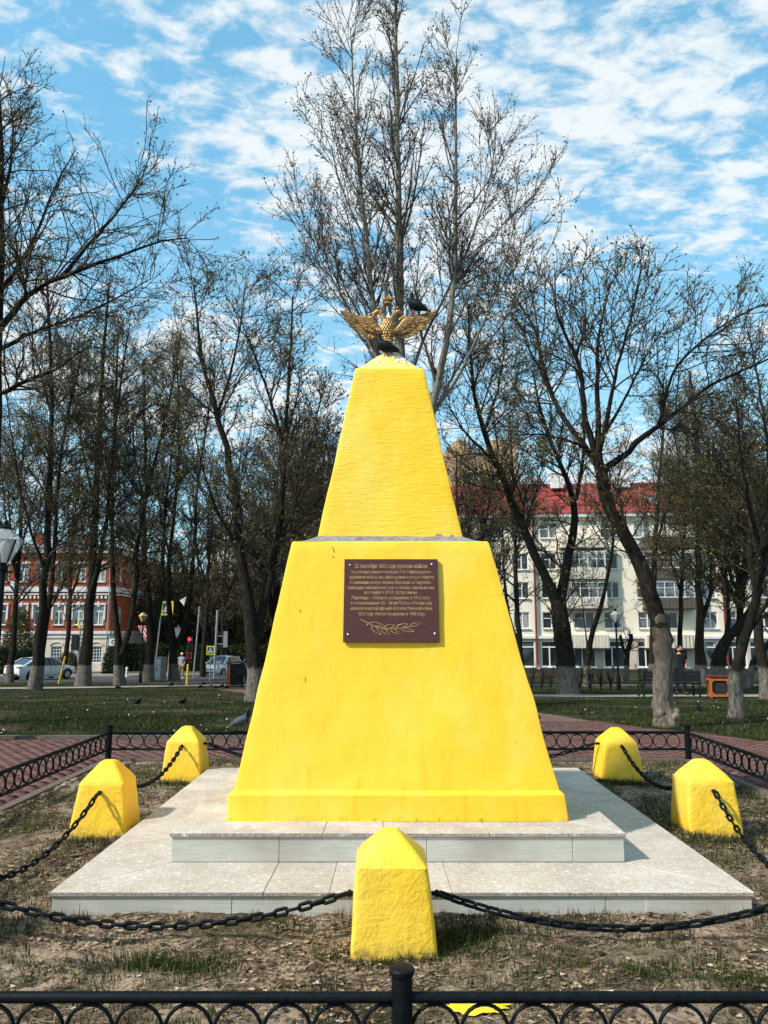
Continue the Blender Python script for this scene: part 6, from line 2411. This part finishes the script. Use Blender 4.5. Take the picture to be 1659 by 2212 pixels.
# ------------------------------------------------------------------ cars
def car(name, label, loc, rz, kind):
    root = thing(name, label, 'car', loc, rz)
    if kind == 'sedan':
        L, W, H = 4.6, 1.78, 1.47
        lo = [(-2.3, .50, .80, .62), (-2.22, .34, .98, .80), (-1.9, .26, 1.03, .87), (-1.2, .22, 1.0, .89), (0, .20, .97, .89), (1.0, .20, .95, .89), (1.5, .22, .90, .87), (2.0, .26, .80, .80), (2.22, .32, .66, .66), (2.28, .42, .55, .52)]
        roof = [(-1.85, 1.02), (-1.0, 1.42), (-.3, 1.475), (.35, 1.44), (1.25, .98)]
        wheels, wr = (-1.35, 1.38), .32
    else:
        L, W, H = 3.75, 1.69, 1.52
        lo = [(-1.86, .45, .85, .70), (-1.78, .32, 1.0, .80), (-1.3, .24, 1.02, .845), (0, .20, .98, .845), (.9, .20, .95, .845), (1.3, .22, .88, .82), (1.62, .27, .77, .74), (1.8, .34, .62, .60), (1.85, .45, .52, .46)]
        roof = [(-1.75, 1.05), (-1.5, 1.44), (-.6, 1.53), (.2, 1.49), (1.12, .96)]
        wheels, wr = (-1.17, 1.18), .29
    # lower body: rounded sections along the length
    vs, fs = [], []
    for x, zb, ztp, hw in lo:
        sec = [(-hw * .9, zb), (-hw, zb + .12), (-hw * 1.0, (zb + ztp) / 2 + .05), (-hw * .97, ztp - .06), (-hw * .86, ztp), (0, ztp + .02), (hw * .86, ztp), (hw * .97, ztp - .06), (hw, (zb + ztp) / 2 + .05), (hw, zb + .12), (hw * .9, zb)]
        vs += [(x, y, z) for y, z in sec]
    n = 11
    for i in range(len(lo) - 1):
        for k in range(n):
            fs.append((i * n + k, (i + 1) * n + k, (i + 1) * n + (k + 1) % n, i * n + (k + 1) % n))
    fs += [tuple(range(n)), tuple((len(lo) - 1) * n + k for k in range(n - 1, -1, -1))]
    body = MB().add(vs, fs).build('body', 'car_white', root, smooth=True, sharp=50)
    # cabin glass, roof skin, pillars
    def sec(x, z, k):
        t = (z - .98) / (H - .98)
        hw = W / 2 * (.93 - .19 * max(0, t))
        return hw
    gl = MB()
    pts = roof
    for i in range(len(pts) - 1):
        (xa, za), (xb, zb2) = pts[i], pts[i + 1]
        ha, hb = sec(xa, za, 0), sec(xb, zb2, 0)
        gl.add([(xa, -ha, za), (xb, -hb, zb2), (xb, hb, zb2), (xa, ha, za)], [(0, 1, 2, 3)])
    base_h = W / 2 * .93
    for sg in (-1, 1):
        vs = [(x, sg * sec(x, z, 0), z) for x, z in pts]
        gl.add(vs + [(pts[-1][0], sg * base_h, .94), (pts[0][0], sg * base_h, .94)], [tuple(range(len(pts) + 2))])
    gl.build('cabin_glass', 'car_glass', root)
    rf = MB()
    for i in range(1, len(pts) - 2):
        (xa, za), (xb, zb2) = pts[i], pts[i + 1]
        ha, hb = sec(xa, za, 0) + .012, sec(xb, zb2, 0) + .012
        rf.add([(xa, -ha, za - .05), (xa, -ha * .93, za + .02), (xa, 0, za + .045), (xa, ha * .93, za + .02), (xa, ha, za - .05), (xb, -hb, zb2 - .05), (xb, -hb * .93, zb2 + .02), (xb, 0, zb2 + .045), (xb, hb * .93, zb2 + .02), (xb, hb, zb2 - .05)],
               [(0, 1, 6, 5), (1, 2, 7, 6), (2, 3, 8, 7), (3, 4, 9, 8)])
    rf.build('roof', 'car_white', root, smooth=True)
    for sg in (-1, 1):
        for (xa, za), (xb, zb2), w in ((pts[0], pts[1], .09), (pts[-1], pts[-2], .06)):
            MB().bar((xa, sg * (sec(xa, za, 0) + .004), za - .02), (xb, sg * (sec(xb, zb2, 0) + .004), zb2), w).build('pillar', 'car_white', root)
        MB().bar((.05, sg * (base_h + .004), .96), (-.02, sg * (sec(0, 1.44, 0) + .004), 1.43), .06).build('pillar', 'sign_black', root)
        MB().ell((pts[-1][0] - .25, sg * (W / 2 + .06), 1.02), (.07, .09, .06), None, 8, 6).build('mirror', 'car_white', root, smooth=True)
        MB().box((.45, sg * (W / 2 + .002), .84), (.16, .03, .03)).build('door_handle', 'sign_black', root)
        for x in (.9, 0.02, -.95):
            MB().box((x, sg * (W / 2 - .005), .66), (.008, .03, .5)).build('door_seam', 'sign_black', root)
        for wx in wheels:
            ty = MB().tube([(wx, sg * (W / 2 - .20), wr), (wx, sg * (W / 2 + .012), wr)], wr, 20)
            t = ty.build('tyre', 'rubber', root, smooth=True)
            MB().tube([(wx, sg * (W / 2 - .05), wr), (wx, sg * (W / 2 + .02), wr)], wr * .66, 14).build('rim', 'rim_metal', t, smooth=True)
            arch = []
            for k in range(9):
                a = math.pi * k / 8
                arch.append((wx + (wr + .05) * math.cos(a), sg * (W / 2 - .012), wr + (wr + .05) * math.sin(a)))
            MB().tube(arch, .035, 6).build('wheel_arch', 'sign_black', root, smooth=True)
        rx, fx = lo[0][0], lo[-1][0]
        MB().ell((rx + .13, sg * .63 * W / 1.78, .88), (.13, .24, .085), None, 10, 8).build('tail_light', 'tail_light', root, smooth=True)
        MB().ell((fx - .22, sg * .60 * W / 1.78, .72), (.22, .16, .085), Matrix.Rotation(math.radians(18), 3, 'Y'), 10, 8).build('headlight', 'head_light', root, smooth=True)
    rx, fx = lo[0][0], lo[-1][0]
    MB().box((rx - .0, 0, .80), (.03, .54, .13)).build('number_plate', 'plate_white', root)
    MB().box((fx - .0, 0, .42), (.03, .52, .11)).build('number_plate', 'plate_white', root)
    MB().box((fx - .03, 0, .36), (.1, .95, .14)).build('grille', 'sign_black', root)
    MB().box((fx - .07, 0, .60), (.12, .8, .08)).build('upper_grille', 'sign_black', root)
    MB().box((rx + .05, 0, .40), (.12, 1.3, .16)).build('rear_bumper_insert', 'sign_black', root)
    return root


c = gx(88, 53.5)
car('parked_car', 'white sedan seen from its rear quarter at the left edge', (c.x, c.y, c.z - .04), math.radians(60), 'sedan')
c = gx(478, 64.0)
car('parked_car', 'small white hatchback facing the camera near the crossing sign', (c.x, c.y, c.z - .04), math.radians(-108), 'hatch')


# ------------------------------------------------------------------ signs, lights, lamps
def crossing_plate(parent, c, s, face=0.0):
    """square crossing sign: yellow board, blue field, white triangle, black walking figure on stripes"""
    M = Matrix.Rotation(face, 3, 'Z')

    def pt(x, z, y):
        return M @ Vector((x * s, y, z * s)) + Vector(c)

    def poly(name, pts, y, mat, par):
        m = MB().add([pt(x, z, y) for x, z in pts] + [pt(x, z, y + .004) for x, z in pts], [tuple(range(len(pts)))] + [tuple(range(2 * len(pts) - 1, len(pts) - 1, -1))] + [(i, i + len(pts), (i + 1) % len(pts) + len(pts), (i + 1) % len(pts)) for i in range(len(pts))])
        return m.build(name, mat, par)
    b = poly('sign_board', [(-.5, -.55), (.5, -.55), (.5, .55), (-.5, .55)], -.02, 'sign_yellow', parent)
    poly('blue_field', [(-.36, -.4), (.36, -.4), (.36, .4), (-.36, .4)], -.028, 'sign_blue', b)
    poly('white_triangle', [(-.32, -.3), (.32, -.3), (0, .33)], -.034, 'sign_white', b)
    for k in range(4):
        x = -.2 + k * .12
        poly('stripe', [(x, -.27), (x + .05, -.27), (x + .04, -.2), (x + .01, -.2)], -.040, 'sign_black', b)
    poly('walker_head', [(-.03, .12), (.03, .12), (.03, .18), (-.03, .18)], -.040, 'sign_black', b)
    poly('walker_body', [(-.05, -.04), (.04, -.04), (.05, .11), (-.04, .11)], -.0402, 'sign_black', b)
    poly('walker_leg', [(-.13, -.19), (-.07, -.19), (.0, -.045), (-.05, -.045)], -.0404, 'sign_black', b)
    poly('walker_leg', [(.06, -.19), (.13, -.19), (.04, -.045), (.0, -.045)], -.0406, 'sign_black', b)
    poly('walker_arm', [(.04, .06), (.14, -.02), (.13, .02), (.05, .10)], -.0408, 'sign_black', b)


def post(parent, x, y, h, r=.04, mat='galvanised', top=None):
    t = top or (x, y)
    return MB().tube([(x, y, -.2), (t[0], t[1], h)], r, 8).build('post', mat, parent, smooth=True)


def at_h(px, py, Y):
    return at(px, py, Y).z - zt(Y)


def build_street():
    # small crossing sign beside the second trunk, with the dark back of a traffic light under it
    Y = 52
    b = gx(167, Y)
    r = thing('crossing_sign', 'yellow-bordered crossing sign with a dark signal box under it, left', 'road sign', b)
    post(r, 0, 0, at_h(170, 1332, Y), .05)
    crossing_plate(r, (.1, -.04, at_h(172, 1346, Y)), .54, math.radians(-12))
    MB().box((-.28, 0, at_h(162, 1388, Y)), (.42, .3, 1.0)).build('signal_box', 'sign_black', r)
    MB().box((-.05, 0, at_h(162, 1388, Y)), (.3, .05, .06)).build('bracket', 'galvanised', r)
    # white plate with a curved arrow
    Y = 47
    b = gx(243, Y)
    r = thing('arrow_sign', 'small white plate with a curved black arrow on a thin post', 'road sign', b)
    h = at_h(243, 1387, Y)
    post(r, .1, 0, h + .1, .025)
    pl = MB().box((0, -.04, h), (.62, .02, .42)).build('plate', 'sign_white', r)
    pts = [(-.05 + .11 * math.cos(a), -.056, h + .11 * math.sin(a)) for a in [math.radians(d) for d in (40, 90, 140, 190, 240, 290, 330)]]
    MB().tube(pts, .025, 6).build('arrow', 'sign_black', pl)
    MB().prism([(.02, h - .02), (.16, h - .02), (.09, h - .14)], -.075, -.052).build('arrow_head', 'sign_black', pl)
    # lamp with give-way signs behind it
    Y = 56
    b = gx(318, Y)
    r = thing('give_way_sign', 'red-edged white give-way triangle on a grey post', 'road sign', b)
    h = at_h(314, 1365, Y)
    post(r, -.05, .03, h, .035, top=(.03, .03))
    for dx, k, nm in ((-.22, .0, 'rear'), (.0, -.03, 'front')):
        def tri(s, y, mat, par, name):
            q = [(-.62 * s + dx, h + .42 * s), (.62 * s + dx, h + .42 * s), (dx, h - .66 * s)]
            return MB().prism(q, y, y + .01).build(name, mat, par)
        t = tri(1.0, -.03 + k, 'sign_white', r, 'border_plate')
        t2 = tri(.90, -.042 + k, 'sign_red', t, 'red_border')
        tri(.62, -.054 + k, 'sign_white', t, 'white_centre')
    # the tall double crossing sign on two leaning posts
    Y = 60
    b = gx(352, Y)
    r = thing('crossing_sign', 'large yellow-bordered crossing sign on tall thin posts behind forked trunks', 'road sign', b)
    h = at_h(357, 1314, Y)
    post(r, -.7, 0, h - .2, .05, top=(-.35, 0))
    post(r, .35, .1, at_h(360, 1340, Y), .11, 'wood_post', top=(.55, .1))
    post(r, .75, .2, at_h(366, 1350, Y), .04, top=(.95, .2))
    crossing_plate(r, (.12, -.1, h), .98, math.radians(-8))
    MB().box((.9, .1, at_h(366, 1366, Y)), (.5, .3, .72)).build('meter_box', 'cabinet_grey', r)
    MB().prism([(1.0, h + .6), (1.5, h + .9), (1.35, h + .2)], .05, .07).build('side_plate', 'sign_white', r)
    # utility cabinet
    Y = 50.5
    b = gx(342, Y)
    r = thing('utility_cabinet', 'grey steel utility cabinet between two limed trunks', 'cabinet', b, math.radians(-28))
    new_obj('body', bevel_mesh(MB().box((0, 0, .70), (.82, .5, 1.38)).mesh('body'), .01, 1), 'cabinet_grey', r)
    MB().box((0, 0, 1.42), (.92, .6, .06)).build('lid', 'cabinet_grey', r)
    for sg in (-1, 1):
        MB().box((sg * .2, -.256, .72), (.385, .012, 1.22)).build('door', 'galvanised', r)
    MB().box((.03, -.27, .75), (.02, .03, .16)).build('handle', 'sign_black', r)
    # traffic light, red
    Y = 57
    b = gx(417, Y)
    r = thing('traffic_light', 'traffic light showing red on a grey pole left of the hatchback', 'traffic light', b)
    post(r, 0, 0, at_h(424, 1310, Y), .055, top=(.28, 0))
    h = at_h(406, 1390, Y)
    hd = MB().box((-.32, -.02, h), (.34, .26, 1.0)).build('housing', 'sign_black', r)
    for k, mat in enumerate(('lamp_red', 'sign_black', 'sign_black')):
        MB().tube([(-.32, -.15, h + .31 - k * .31), (-.32, -.19, h + .31 - k * .31)], .125, 12).build('lens', mat, hd)
        MB().tube([(-.46, -.24, h + .34 - k * .31), (-.32, -.26, h + .47 - k * .31), (-.18, -.24, h + .34 - k * .31)], .018, 5).build('visor', 'sign_black', hd)
    MB().box((-.34, -.05, h - .85), (.38, .05, .5)).build('placard', 'sign_red', r)
    MB().box((-.34, -.08, h - .85), (.28, .02, .40)).build('placard_face', 'sign_black', r)
    # crossing sign by the hatchback and the grey mast with a side-on signal
    Y = 50
    b = gx(453, Y)
    r = thing('crossing_sign', 'yellow-bordered crossing sign beside the white hatchback', 'road sign', b)
    h = at_h(453, 1405, Y)
    post(r, 0, 0, h - .2, .035)
    crossing_plate(r, (0, -.04, h), .52)
    Y = 55
    b = gx(462, Y)
    r = thing('signal_mast', 'grey mast with a side-on traffic signal on two arms', 'traffic light', b)
    post(r, 0, 0, at_h(464, 1318, Y), .08, top=(.1, 0))
    h = at_h(480, 1380, Y)
    for dz in (-.35, .2):
        MB().bar((.0, 0, h + dz), (.75, 0, h + dz), .05).build('arm', 'galvanised', r)
    MB().box((.72, 0, h - .03), (.24, .34, 1.1)).build('signal_head', 'galvanised', r)
    MB().prism([(.1, h - 1.5), (.55, h - 1.5), (.25, h - 2.1)], -.05, -.03).build('give_way_back', 'galvanised', r)
    # yellow stakes
    Y = 42.5
    b = gx(404, Y)
    r = thing('yellow_stake', 'short upright yellow stake on the lawn edge', 'stake', b)
    MB().tube([(0, 0, -.1), (.02, 0, at_h(404, 1437, Y))], .06, 8).lathe([(.055, 0), (.03, .05), (.005, .07)], 8, (.02, 0, at_h(404, 1437, Y))).build('shaft', 'yellow_stake', r)
    Y = 45
    b = gx(127, Y)
    r = thing('yellow_stake', 'leaning yellow stake in front of the white sedan', 'stake', b)
    MB().tube([(0, 0, -.1), (.28, 0, at_h(134, 1420, Y))], .055, 8).ell((.28, 0, at_h(134, 1420, Y)), (.06, .06, .05), None, 8, 5).build('shaft', 'yellow_stake', r)
    # hydrant
    b = gx(273, 58)
    r = thing('hydrant', 'small white hydrant post by the far kerb', 'hydrant', b)
    MB().lathe([(.12, 0), (.12, .08), (.08, .1), (.08, .55), (.11, .57), (.1, .66), (.03, .74)], 12).build('barrel', 'cloth_white', r, smooth=True)


def lantern_lamp(label, px, py_lantern, Y, glass, size=1.0, amber=False):
    b = gx(px, Y)
    h = at_h(px, py_lantern, Y)          # middle of the lantern
    r = thing('street_lamp', label, 'street lamp', b)
    MB().lathe([(.10, -.1), (.10, .5), (.07, .55), (.055, .6), (.045, h * .6), (.042, h - .34 * size), (.075, h - .33 * size), (.075, h - .28 * size), (.05, h - .27 * size), (.05, h - .23 * size)], 12).build('post', 'black_iron', r, smooth=True)
    MB().bar((-.16, 0, h - .36 * size), (.16, 0, h - .36 * size), .03).build('crossbar', 'black_iron', r)
    # hexagonal lantern: narrow foot, wide shoulder, glass roof
    ln = MB().lathe([(.10 * size, -.22 * size), (.255 * size, .10 * size)], 6, (0, 0, h))
    g = MB()
    prof = [(.10 * size, -.22 * size), (.255 * size, .10 * size), (.07 * size, .27 * size)]
    vs, fs = [], []
    for q, z in prof:
        for k in range(6):
            a = math.pi / 6 + math.pi * k / 3
            vs.append((q * math.cos(a), q * math.sin(a), h + z))
    panes = []
    ln_root = bpy.data.objects.new('lantern', MB().add([(0, 0, h - .225 * size)] + [(.10 * size * math.cos(math.pi / 6 + math.pi * k / 3), .10 * size * math.sin(math.pi / 6 + math.pi * k / 3), h - .225 * size) for k in range(6)], [(0, (k + 1) % 6 + 1, k + 1) for k in range(6)]).mesh('lantern'))
    ln_root.data.materials.append(MATS['black_iron'])
    link(ln_root, r)
    for lvl in range(2):
        for k in range(6):
            k2 = (k + 1) % 6
            MB().add([vs[lvl * 6 + k], vs[lvl * 6 + k2], vs[lvl * 6 + 6 + k2], vs[lvl * 6 + 6 + k]], [(0, 1, 2, 3)]).build('pane', ('lamp_amber' if amber and lvl == 1 else glass), ln_root)
    for k in range(6):
        MB().bar(vs[k], vs[k + 6], .018 * size).build('rib', 'black_iron', ln_root)
    MB().lathe([(.085 * size, .265 * size), (.09 * size, .285 * size), (.06 * size, .30 * size), (.03 * size, .34 * size), (.035 * size, .36 * size), (.01 * size, .39 * size)], 10, (0, 0, h)).build('cap', 'black_iron', ln_root, smooth=True)
    MB().lathe([(.03 * size, -.21 * size), (.035 * size, -.1 * size), (.06 * size, -.05 * size), (.06 * size, .05 * size), (.03 * size, .09 * size)], 10, (0, 0, h)).build('bulb', 'cloth_white', ln_root, smooth=True)


build_street()
lantern_lamp('black lamp post with a clear glass lantern cut by the left edge', -12, 1182, 12.5, 'lamp_glass_clear', 1.12)
lantern_lamp('black lamp post with an amber lantern in the left park', 303, 1334, 47, 'lamp_amber', 1.1, True)
lantern_lamp('black lamp post with a pale lantern before the cream building', 1336, 1333, 36, 'lamp_glass', 1.05)


# ------------------------------------------------------------------ benches, bins
def bench(label, loc, rz, w=2.1):
    r = thing('park_bench', label, 'bench', loc, rz)
    for sg in (-1, 1):
        x = sg * (w / 2 - .03)
        MB().bar((x, .28, 0), (x, .28, .45), .05).build('leg', 'bench_black', r)
        MB().bar((x, -.25, 0), (x, -.30, .88), .05).build('leg', 'bench_black', r)
        MB().bar((x, -.27, .44), (x, .3, .44), .05).build('seat_bearer', 'bench_black', r)
        MB().bar((x, -.28, .62), (x, .3, .64), .05).build('armrest', 'bench_black', r)
    for k in range(5):
        MB().box((0, -.2 + k * .115, .475), (w, .1, .03)).build('seat_slat', 'bench_black', r)
    for k in range(3):
        MB().box((0, -.285 - k * .008, .60 + k * .125), (w, .03, .112)).build('back_slat', 'bench_black', r)
    return r


b = gp(1446, 1504)
bench('black park bench seen from behind beside the standing man', (b.x, b.y, b.z - .02), math.radians(2), 2.05)
b = gx(548, 40.5)
bench('dark park bench with the seated person, beside the left bin', (b.x, b.y, b.z), math.radians(8), 1.7)


def planter_bin(label, loc, rz, w, h, frame, panel):
    r = thing('litter_bin', label, 'bin', loc, rz)
    MB().box((0, 0, h / 2 + .02), (w * .8, w * .62, h * .8)).build('liner', 'bin_dark', r)
    for sx in (-1, 1):
        for sy in (-1, 1):
            MB().box((sx * w / 2 * .9, sy * w / 2 * .72, h / 2 - .02), (.07, .07, h - .04)).build('leg', frame, r)
    for sy in (-1, 1):
        for z in (.08, h - .1):
            MB().box((0, sy * w / 2 * .72, z), (w * .82, .05, .07)).build('rail', frame, r)
        for sx in (-1, 1):
            for z, dz in ((.14, 1), (h - .16, -1)):
                MB().prism([(sx * w * .41, z - .04 * dz), (sx * w * .41, z + .1 * dz), (sx * w * .27, z - .04 * dz)], sy * w / 2 * .72 - .02, sy * w / 2 * .72 + .02).build('corner_bracket', frame, r)
    for sx in (-1, 1):
        for z in (.08, h - .1):
            MB().box((sx * w / 2 * .9, 0, z), (.05, w * .58, .07)).build('rail', frame, r)
    MB().box((0, 0, h), (w * 1.06, w * .9, .05)).build('rim', panel, r)
    return r


b = gp(1553, 1505)
planter_bin('orange-framed wooden litter bin right of the bench', (b.x, b.y, b.z - .02), math.radians(-10), .66, .72, 'orange_wood', 'drain_red')
b = gx(508, 40.5)
planter_bin('dark litter bin on red legs at the end of the left bench', (b.x, b.y, b.z), math.radians(20), .78, 1.15, 'bin_dark', 'bin_dark')
for o in [o for o in COL.objects if o.parent is not None and o.parent.get('label', '').startswith('dark litter bin') and o.name.startswith('leg')][:2]:
    o.data.materials[0] = MATS['orange_wood']


# ------------------------------------------------------------------ people
def skin_mesh(name, joints, edges, parent, mat, sub=2):
    """joints: name -> ((x, y, z), radius) ; body surface grown round the skeleton"""
    names = list(joints)
    me = bpy.data.meshes.new(name)
    me.from_pydata([joints[n][0] for n in names], [(names.index(a), names.index(b)) for a, b in edges], [])
    o = bpy.data.objects.new(name, me)
    link(o, parent)
    m = o.modifiers.new('Skin', 'SKIN')
    m.use_smooth_shade = True
    for i, n in enumerate(names):
        r = joints[n][1]
        r = r if isinstance(r, tuple) else (r, r)
        me.skin_vertices[0].data[i].radius = r
    me.skin_vertices[0].data[0].use_root = True
    s = o.modifiers.new('Sub', 'SUBSURF')
    s.levels = s.render_levels = sub
    me.materials.append(MATS[mat])
    return o


def person(label, loc, rz, J, top, legs, hair, cap=None, scale=1.0, shoe='cloth_black'):
    """J: joint positions, facing -Y in local space"""
    r = thing('person', label, 'person', loc, rz)
    r.scale = (scale,) * 3
    rad = {'pelvis': (.15, .11), 'waist': (.15, .105), 'chest': (.175, .115), 'neck0': (.07, .065), 'neck': .052, 'shL': .062, 'elL': .045, 'wrL': .03, 'haL': (.04, .022), 'shR': .062, 'elR': .045, 'wrR': .03, 'haR': (.04, .022),
           'hpL': .095, 'knL': .065, 'anL': .045, 'ftL': (.042, .035), 'hpR': .095, 'knR': .065, 'anR': .045, 'ftR': (.042, .035)}
    E_ = [('pelvis', 'waist'), ('waist', 'chest'), ('chest', 'neck0'), ('neck0', 'neck')]
    for s in 'LR':
        E_ += [('chest', 'sh' + s), ('sh' + s, 'el' + s), ('el' + s, 'wr' + s), ('wr' + s, 'ha' + s), ('pelvis', 'hp' + s), ('hp' + s, 'kn' + s), ('kn' + s, 'an' + s), ('an' + s, 'ft' + s)]
    jj = {k: (J[k], rad[k]) for k in rad}
    jj = {'pelvis': jj['pelvis'], **jj}
    body = skin_mesh('body', jj, E_, r, 'skin')
    # clothes follow the same joints a little larger
    tj = {k: (J[k], tuple(v * 1.12 + .008 for v in rad[k]) if isinstance(rad[k], tuple) else rad[k] * 1.15 + .01) for k in ('waist', 'chest', 'neck0', 'shL', 'shR')}
    tj['neck0'] = (tuple(np.array(J['neck0']) * .6 + np.array(J['chest']) * .4), (.10, .085))
    for s in 'LR':
        tj['sl' + s] = (tuple(np.array(J['sh' + s]) * .35 + np.array(J['el' + s]) * .65), .062)
    hem = np.array(J['pelvis']) * .75 + np.array(J['waist']) * .25
    tj['hem'] = (tuple(hem), (.175, .135))
    skin_mesh('shirt', tj, [('waist', 'chest'), ('chest', 'neck0'), ('chest', 'shL'), ('chest', 'shR'), ('shL', 'slL'), ('shR', 'slR'), ('waist', 'hem')], r, top)
    lj = {k: (J[k], tuple(v * 1.08 + .008 for v in rad[k]) if isinstance(rad[k], tuple) else rad[k] * 1.12 + .012) for k in ('pelvis', 'hpL', 'hpR', 'knL', 'knR', 'anL', 'anR')}
    skin_mesh('trousers', lj, [('pelvis', 'hpL'), ('pelvis', 'hpR'), ('hpL', 'knL'), ('knL', 'anL'), ('hpR', 'knR'), ('knR', 'anR')], r, legs)
    for s in 'LR':
        a, f = Vector(J['an' + s]), Vector(J['ft' + s])
        MB().tube([a + Vector((0, .04, -.01)), a.lerp(f, .4), f, f + (f - a).normalized() * .03], [(.05, .045), (.052, .045), (.048, .035), (.02, .02)], 10).build('shoe', shoe, r, smooth=True)
        w, h = Vector(J['wr' + s]), Vector(J['ha' + s])
        d = (h - w).normalized()
        side = d.cross(Vector((0, 1, 0.3))).normalized()
        for k in range(4):
            p = h + side * ((k - 1.5) * .019) + d * .01
            MB().tube([p, p + d * .04, p + d * .07 + Vector((0, .012, -.008))], [.010, .009, .006], 6).build('finger', 'skin', body, smooth=True)
        MB().tube([w.lerp(h, .5) + side * .03, h + side * .055, h + side * .06 + d * .03], [.012, .01, .007], 6).build('thumb', 'skin', body, smooth=True)
    hd = Vector(J['head'])
    f = Vector(J['face'])
    q = (-f).to_track_quat('Y', 'Z').to_matrix()
    head = MB().ell(hd, (.078, .098, .118), q, 16, 12)
    ho = head.build('head', 'skin', r, smooth=True)
    MB().tube([hd + q @ Vector((0, -.094, .01)), hd + q @ Vector((0, -.122, -.022)), hd + q @ Vector((0, -.098, -.03))], [.012, .016, .01], 8).build('nose', 'skin', ho, smooth=True)
    for sg in (-1, 1):
        MB().ell(hd + q @ Vector((sg * .032, -.088, .018)), (.013, .008, .008), q, 8, 6).build('eye', 'sign_black', ho, smooth=True)
        MB().ell(hd + q @ Vector((sg * .08, .005, 0)), (.012, .022, .032), q, 8, 6).build('ear', 'skin', ho, smooth=True)
    MB().ell(hd + q @ Vector((0, -.088, -.055)), (.026, .01, .007), q, 8, 5).build('mouth', 'drain_red', ho, smooth=True)
    if hair:
        MB().ell(hd + q @ Vector((0, .018, .036)), (.086, .096, .094), q, 14, 10).build('hair', hair, r, smooth=True)
    if cap:
        MB().ell(hd + q @ Vector((0, .008, .045)), (.09, .108, .085), q, 14, 10).build('cap', cap, r, smooth=True)
        MB().tube([hd + q @ Vector((0, -.08, .045)), hd + q @ Vector((0, -.17, .03))], [(.075, .012), (.05, .008)], 10).build('cap_peak', cap, r, smooth=True)
    return r, ho


def build_people():
    # man in black standing behind the bench, one arm out to the left, head turned right
    J = dict(pelvis=(0, 0, .93), waist=(0, 0, 1.08), chest=(.0, .0, 1.32), neck0=(.0, -.01, 1.48), neck=(.0, -.02, 1.54), head=(.01, -.03, 1.66), face=(.55, -.8, -.1),
             shR=(-.19, 0, 1.43), elR=(-.36, -.08, 1.22), wrR=(-.54, -.2, 1.14), haR=(-.60, -.24, 1.14), shL=(.19, 0, 1.43), elL=(.27, .02, 1.16), wrL=(.18, -.10, .96), haL=(.15, -.13, .90),
             hpR=(-.1, 0, .88), knR=(-.13, -.01, .48), anR=(-.14, .02, .08), ftR=(-.24, -.12, .035), hpL=(.1, 0, .88), knL=(.13, -.01, .48), anL=(.15, .02, .08), ftL=(.17, -.16, .035))
    b = gp(1478, 1501)
    r, ho = person('man in black T-shirt and trousers standing behind the bench', (b.x + .10, b.y + .55, zt(b.y + .55) - .02), 0.0, J, 'cloth_black', 'cloth_black', 'hair_dark', None, 1.03)
    hd, f = Vector(J['head']), Vector(J['face'])
    q = (-f).to_track_quat('Y', 'Z').to_matrix()
    MB().ell(hd + q @ Vector((0, -.045, -.075)), (.07, .062, .055), q, 12, 8).build('beard', 'hair_dark', r, smooth=True)
    # small distant pedestrian in a white cap
    J2 = dict(J, head=(0, -.02, 1.66), face=(.3, -.9, 0), elR=(-.23, .02, 1.18), wrR=(-.22, -.08, .96), haR=(-.22, -.1, .89), elL=(.23, .02, 1.18), wrL=(.20, -.1, .98), haL=(.19, -.13, .92), ftR=(-.13, -.14, .035), anR=(-.11, .02, .08), knR=(-.11, -.01, .48), knL=(.10, -.06, .48), anL=(.10, .06, .08), ftL=(.12, -.1, .035))
    b = gx(391, 54.5)
    person('distant pedestrian in a white cap, blue shirt and tan trousers', b, 0, J2, 'cloth_blue', 'cloth_tan', None, 'cloth_white', .98, 'cloth_white')
    # seated person with raised arms on the left bench
    J3 = dict(pelvis=(0, 0, .56), waist=(0, 0, .70), chest=(0, .02, .95), neck0=(0, .01, 1.10), neck=(0, 0, 1.16), head=(0, -.02, 1.28), face=(-.3, -.9, -.1),
              shR=(-.18, .02, 1.06), elR=(-.40, -.14, 1.08), wrR=(-.20, -.2, 1.26), haR=(-.13, -.2, 1.30), shL=(.18, .02, 1.06), elL=(.36, -.1, 1.12), wrL=(.16, -.16, 1.30), haL=(.1, -.16, 1.33),
              hpR=(-.1, -.06, .54), knR=(-.13, -.44, .54), anR=(-.13, -.44, .1), ftR=(-.14, -.6, .04), hpL=(.1, -.06, .54), knL=(.13, -.44, .54), anL=(.13, -.44, .1), ftL=(.14, -.6, .04))
    b = gx(536, 40.5)
    r, ho = person('person in pale shirt sitting on the left bench with arms raised', (b.x, b.y + .1, b.z), math.radians(188), J3, 'cloth_blue', 'cloth_black', 'hair_dark', None, 1.0)


build_people()
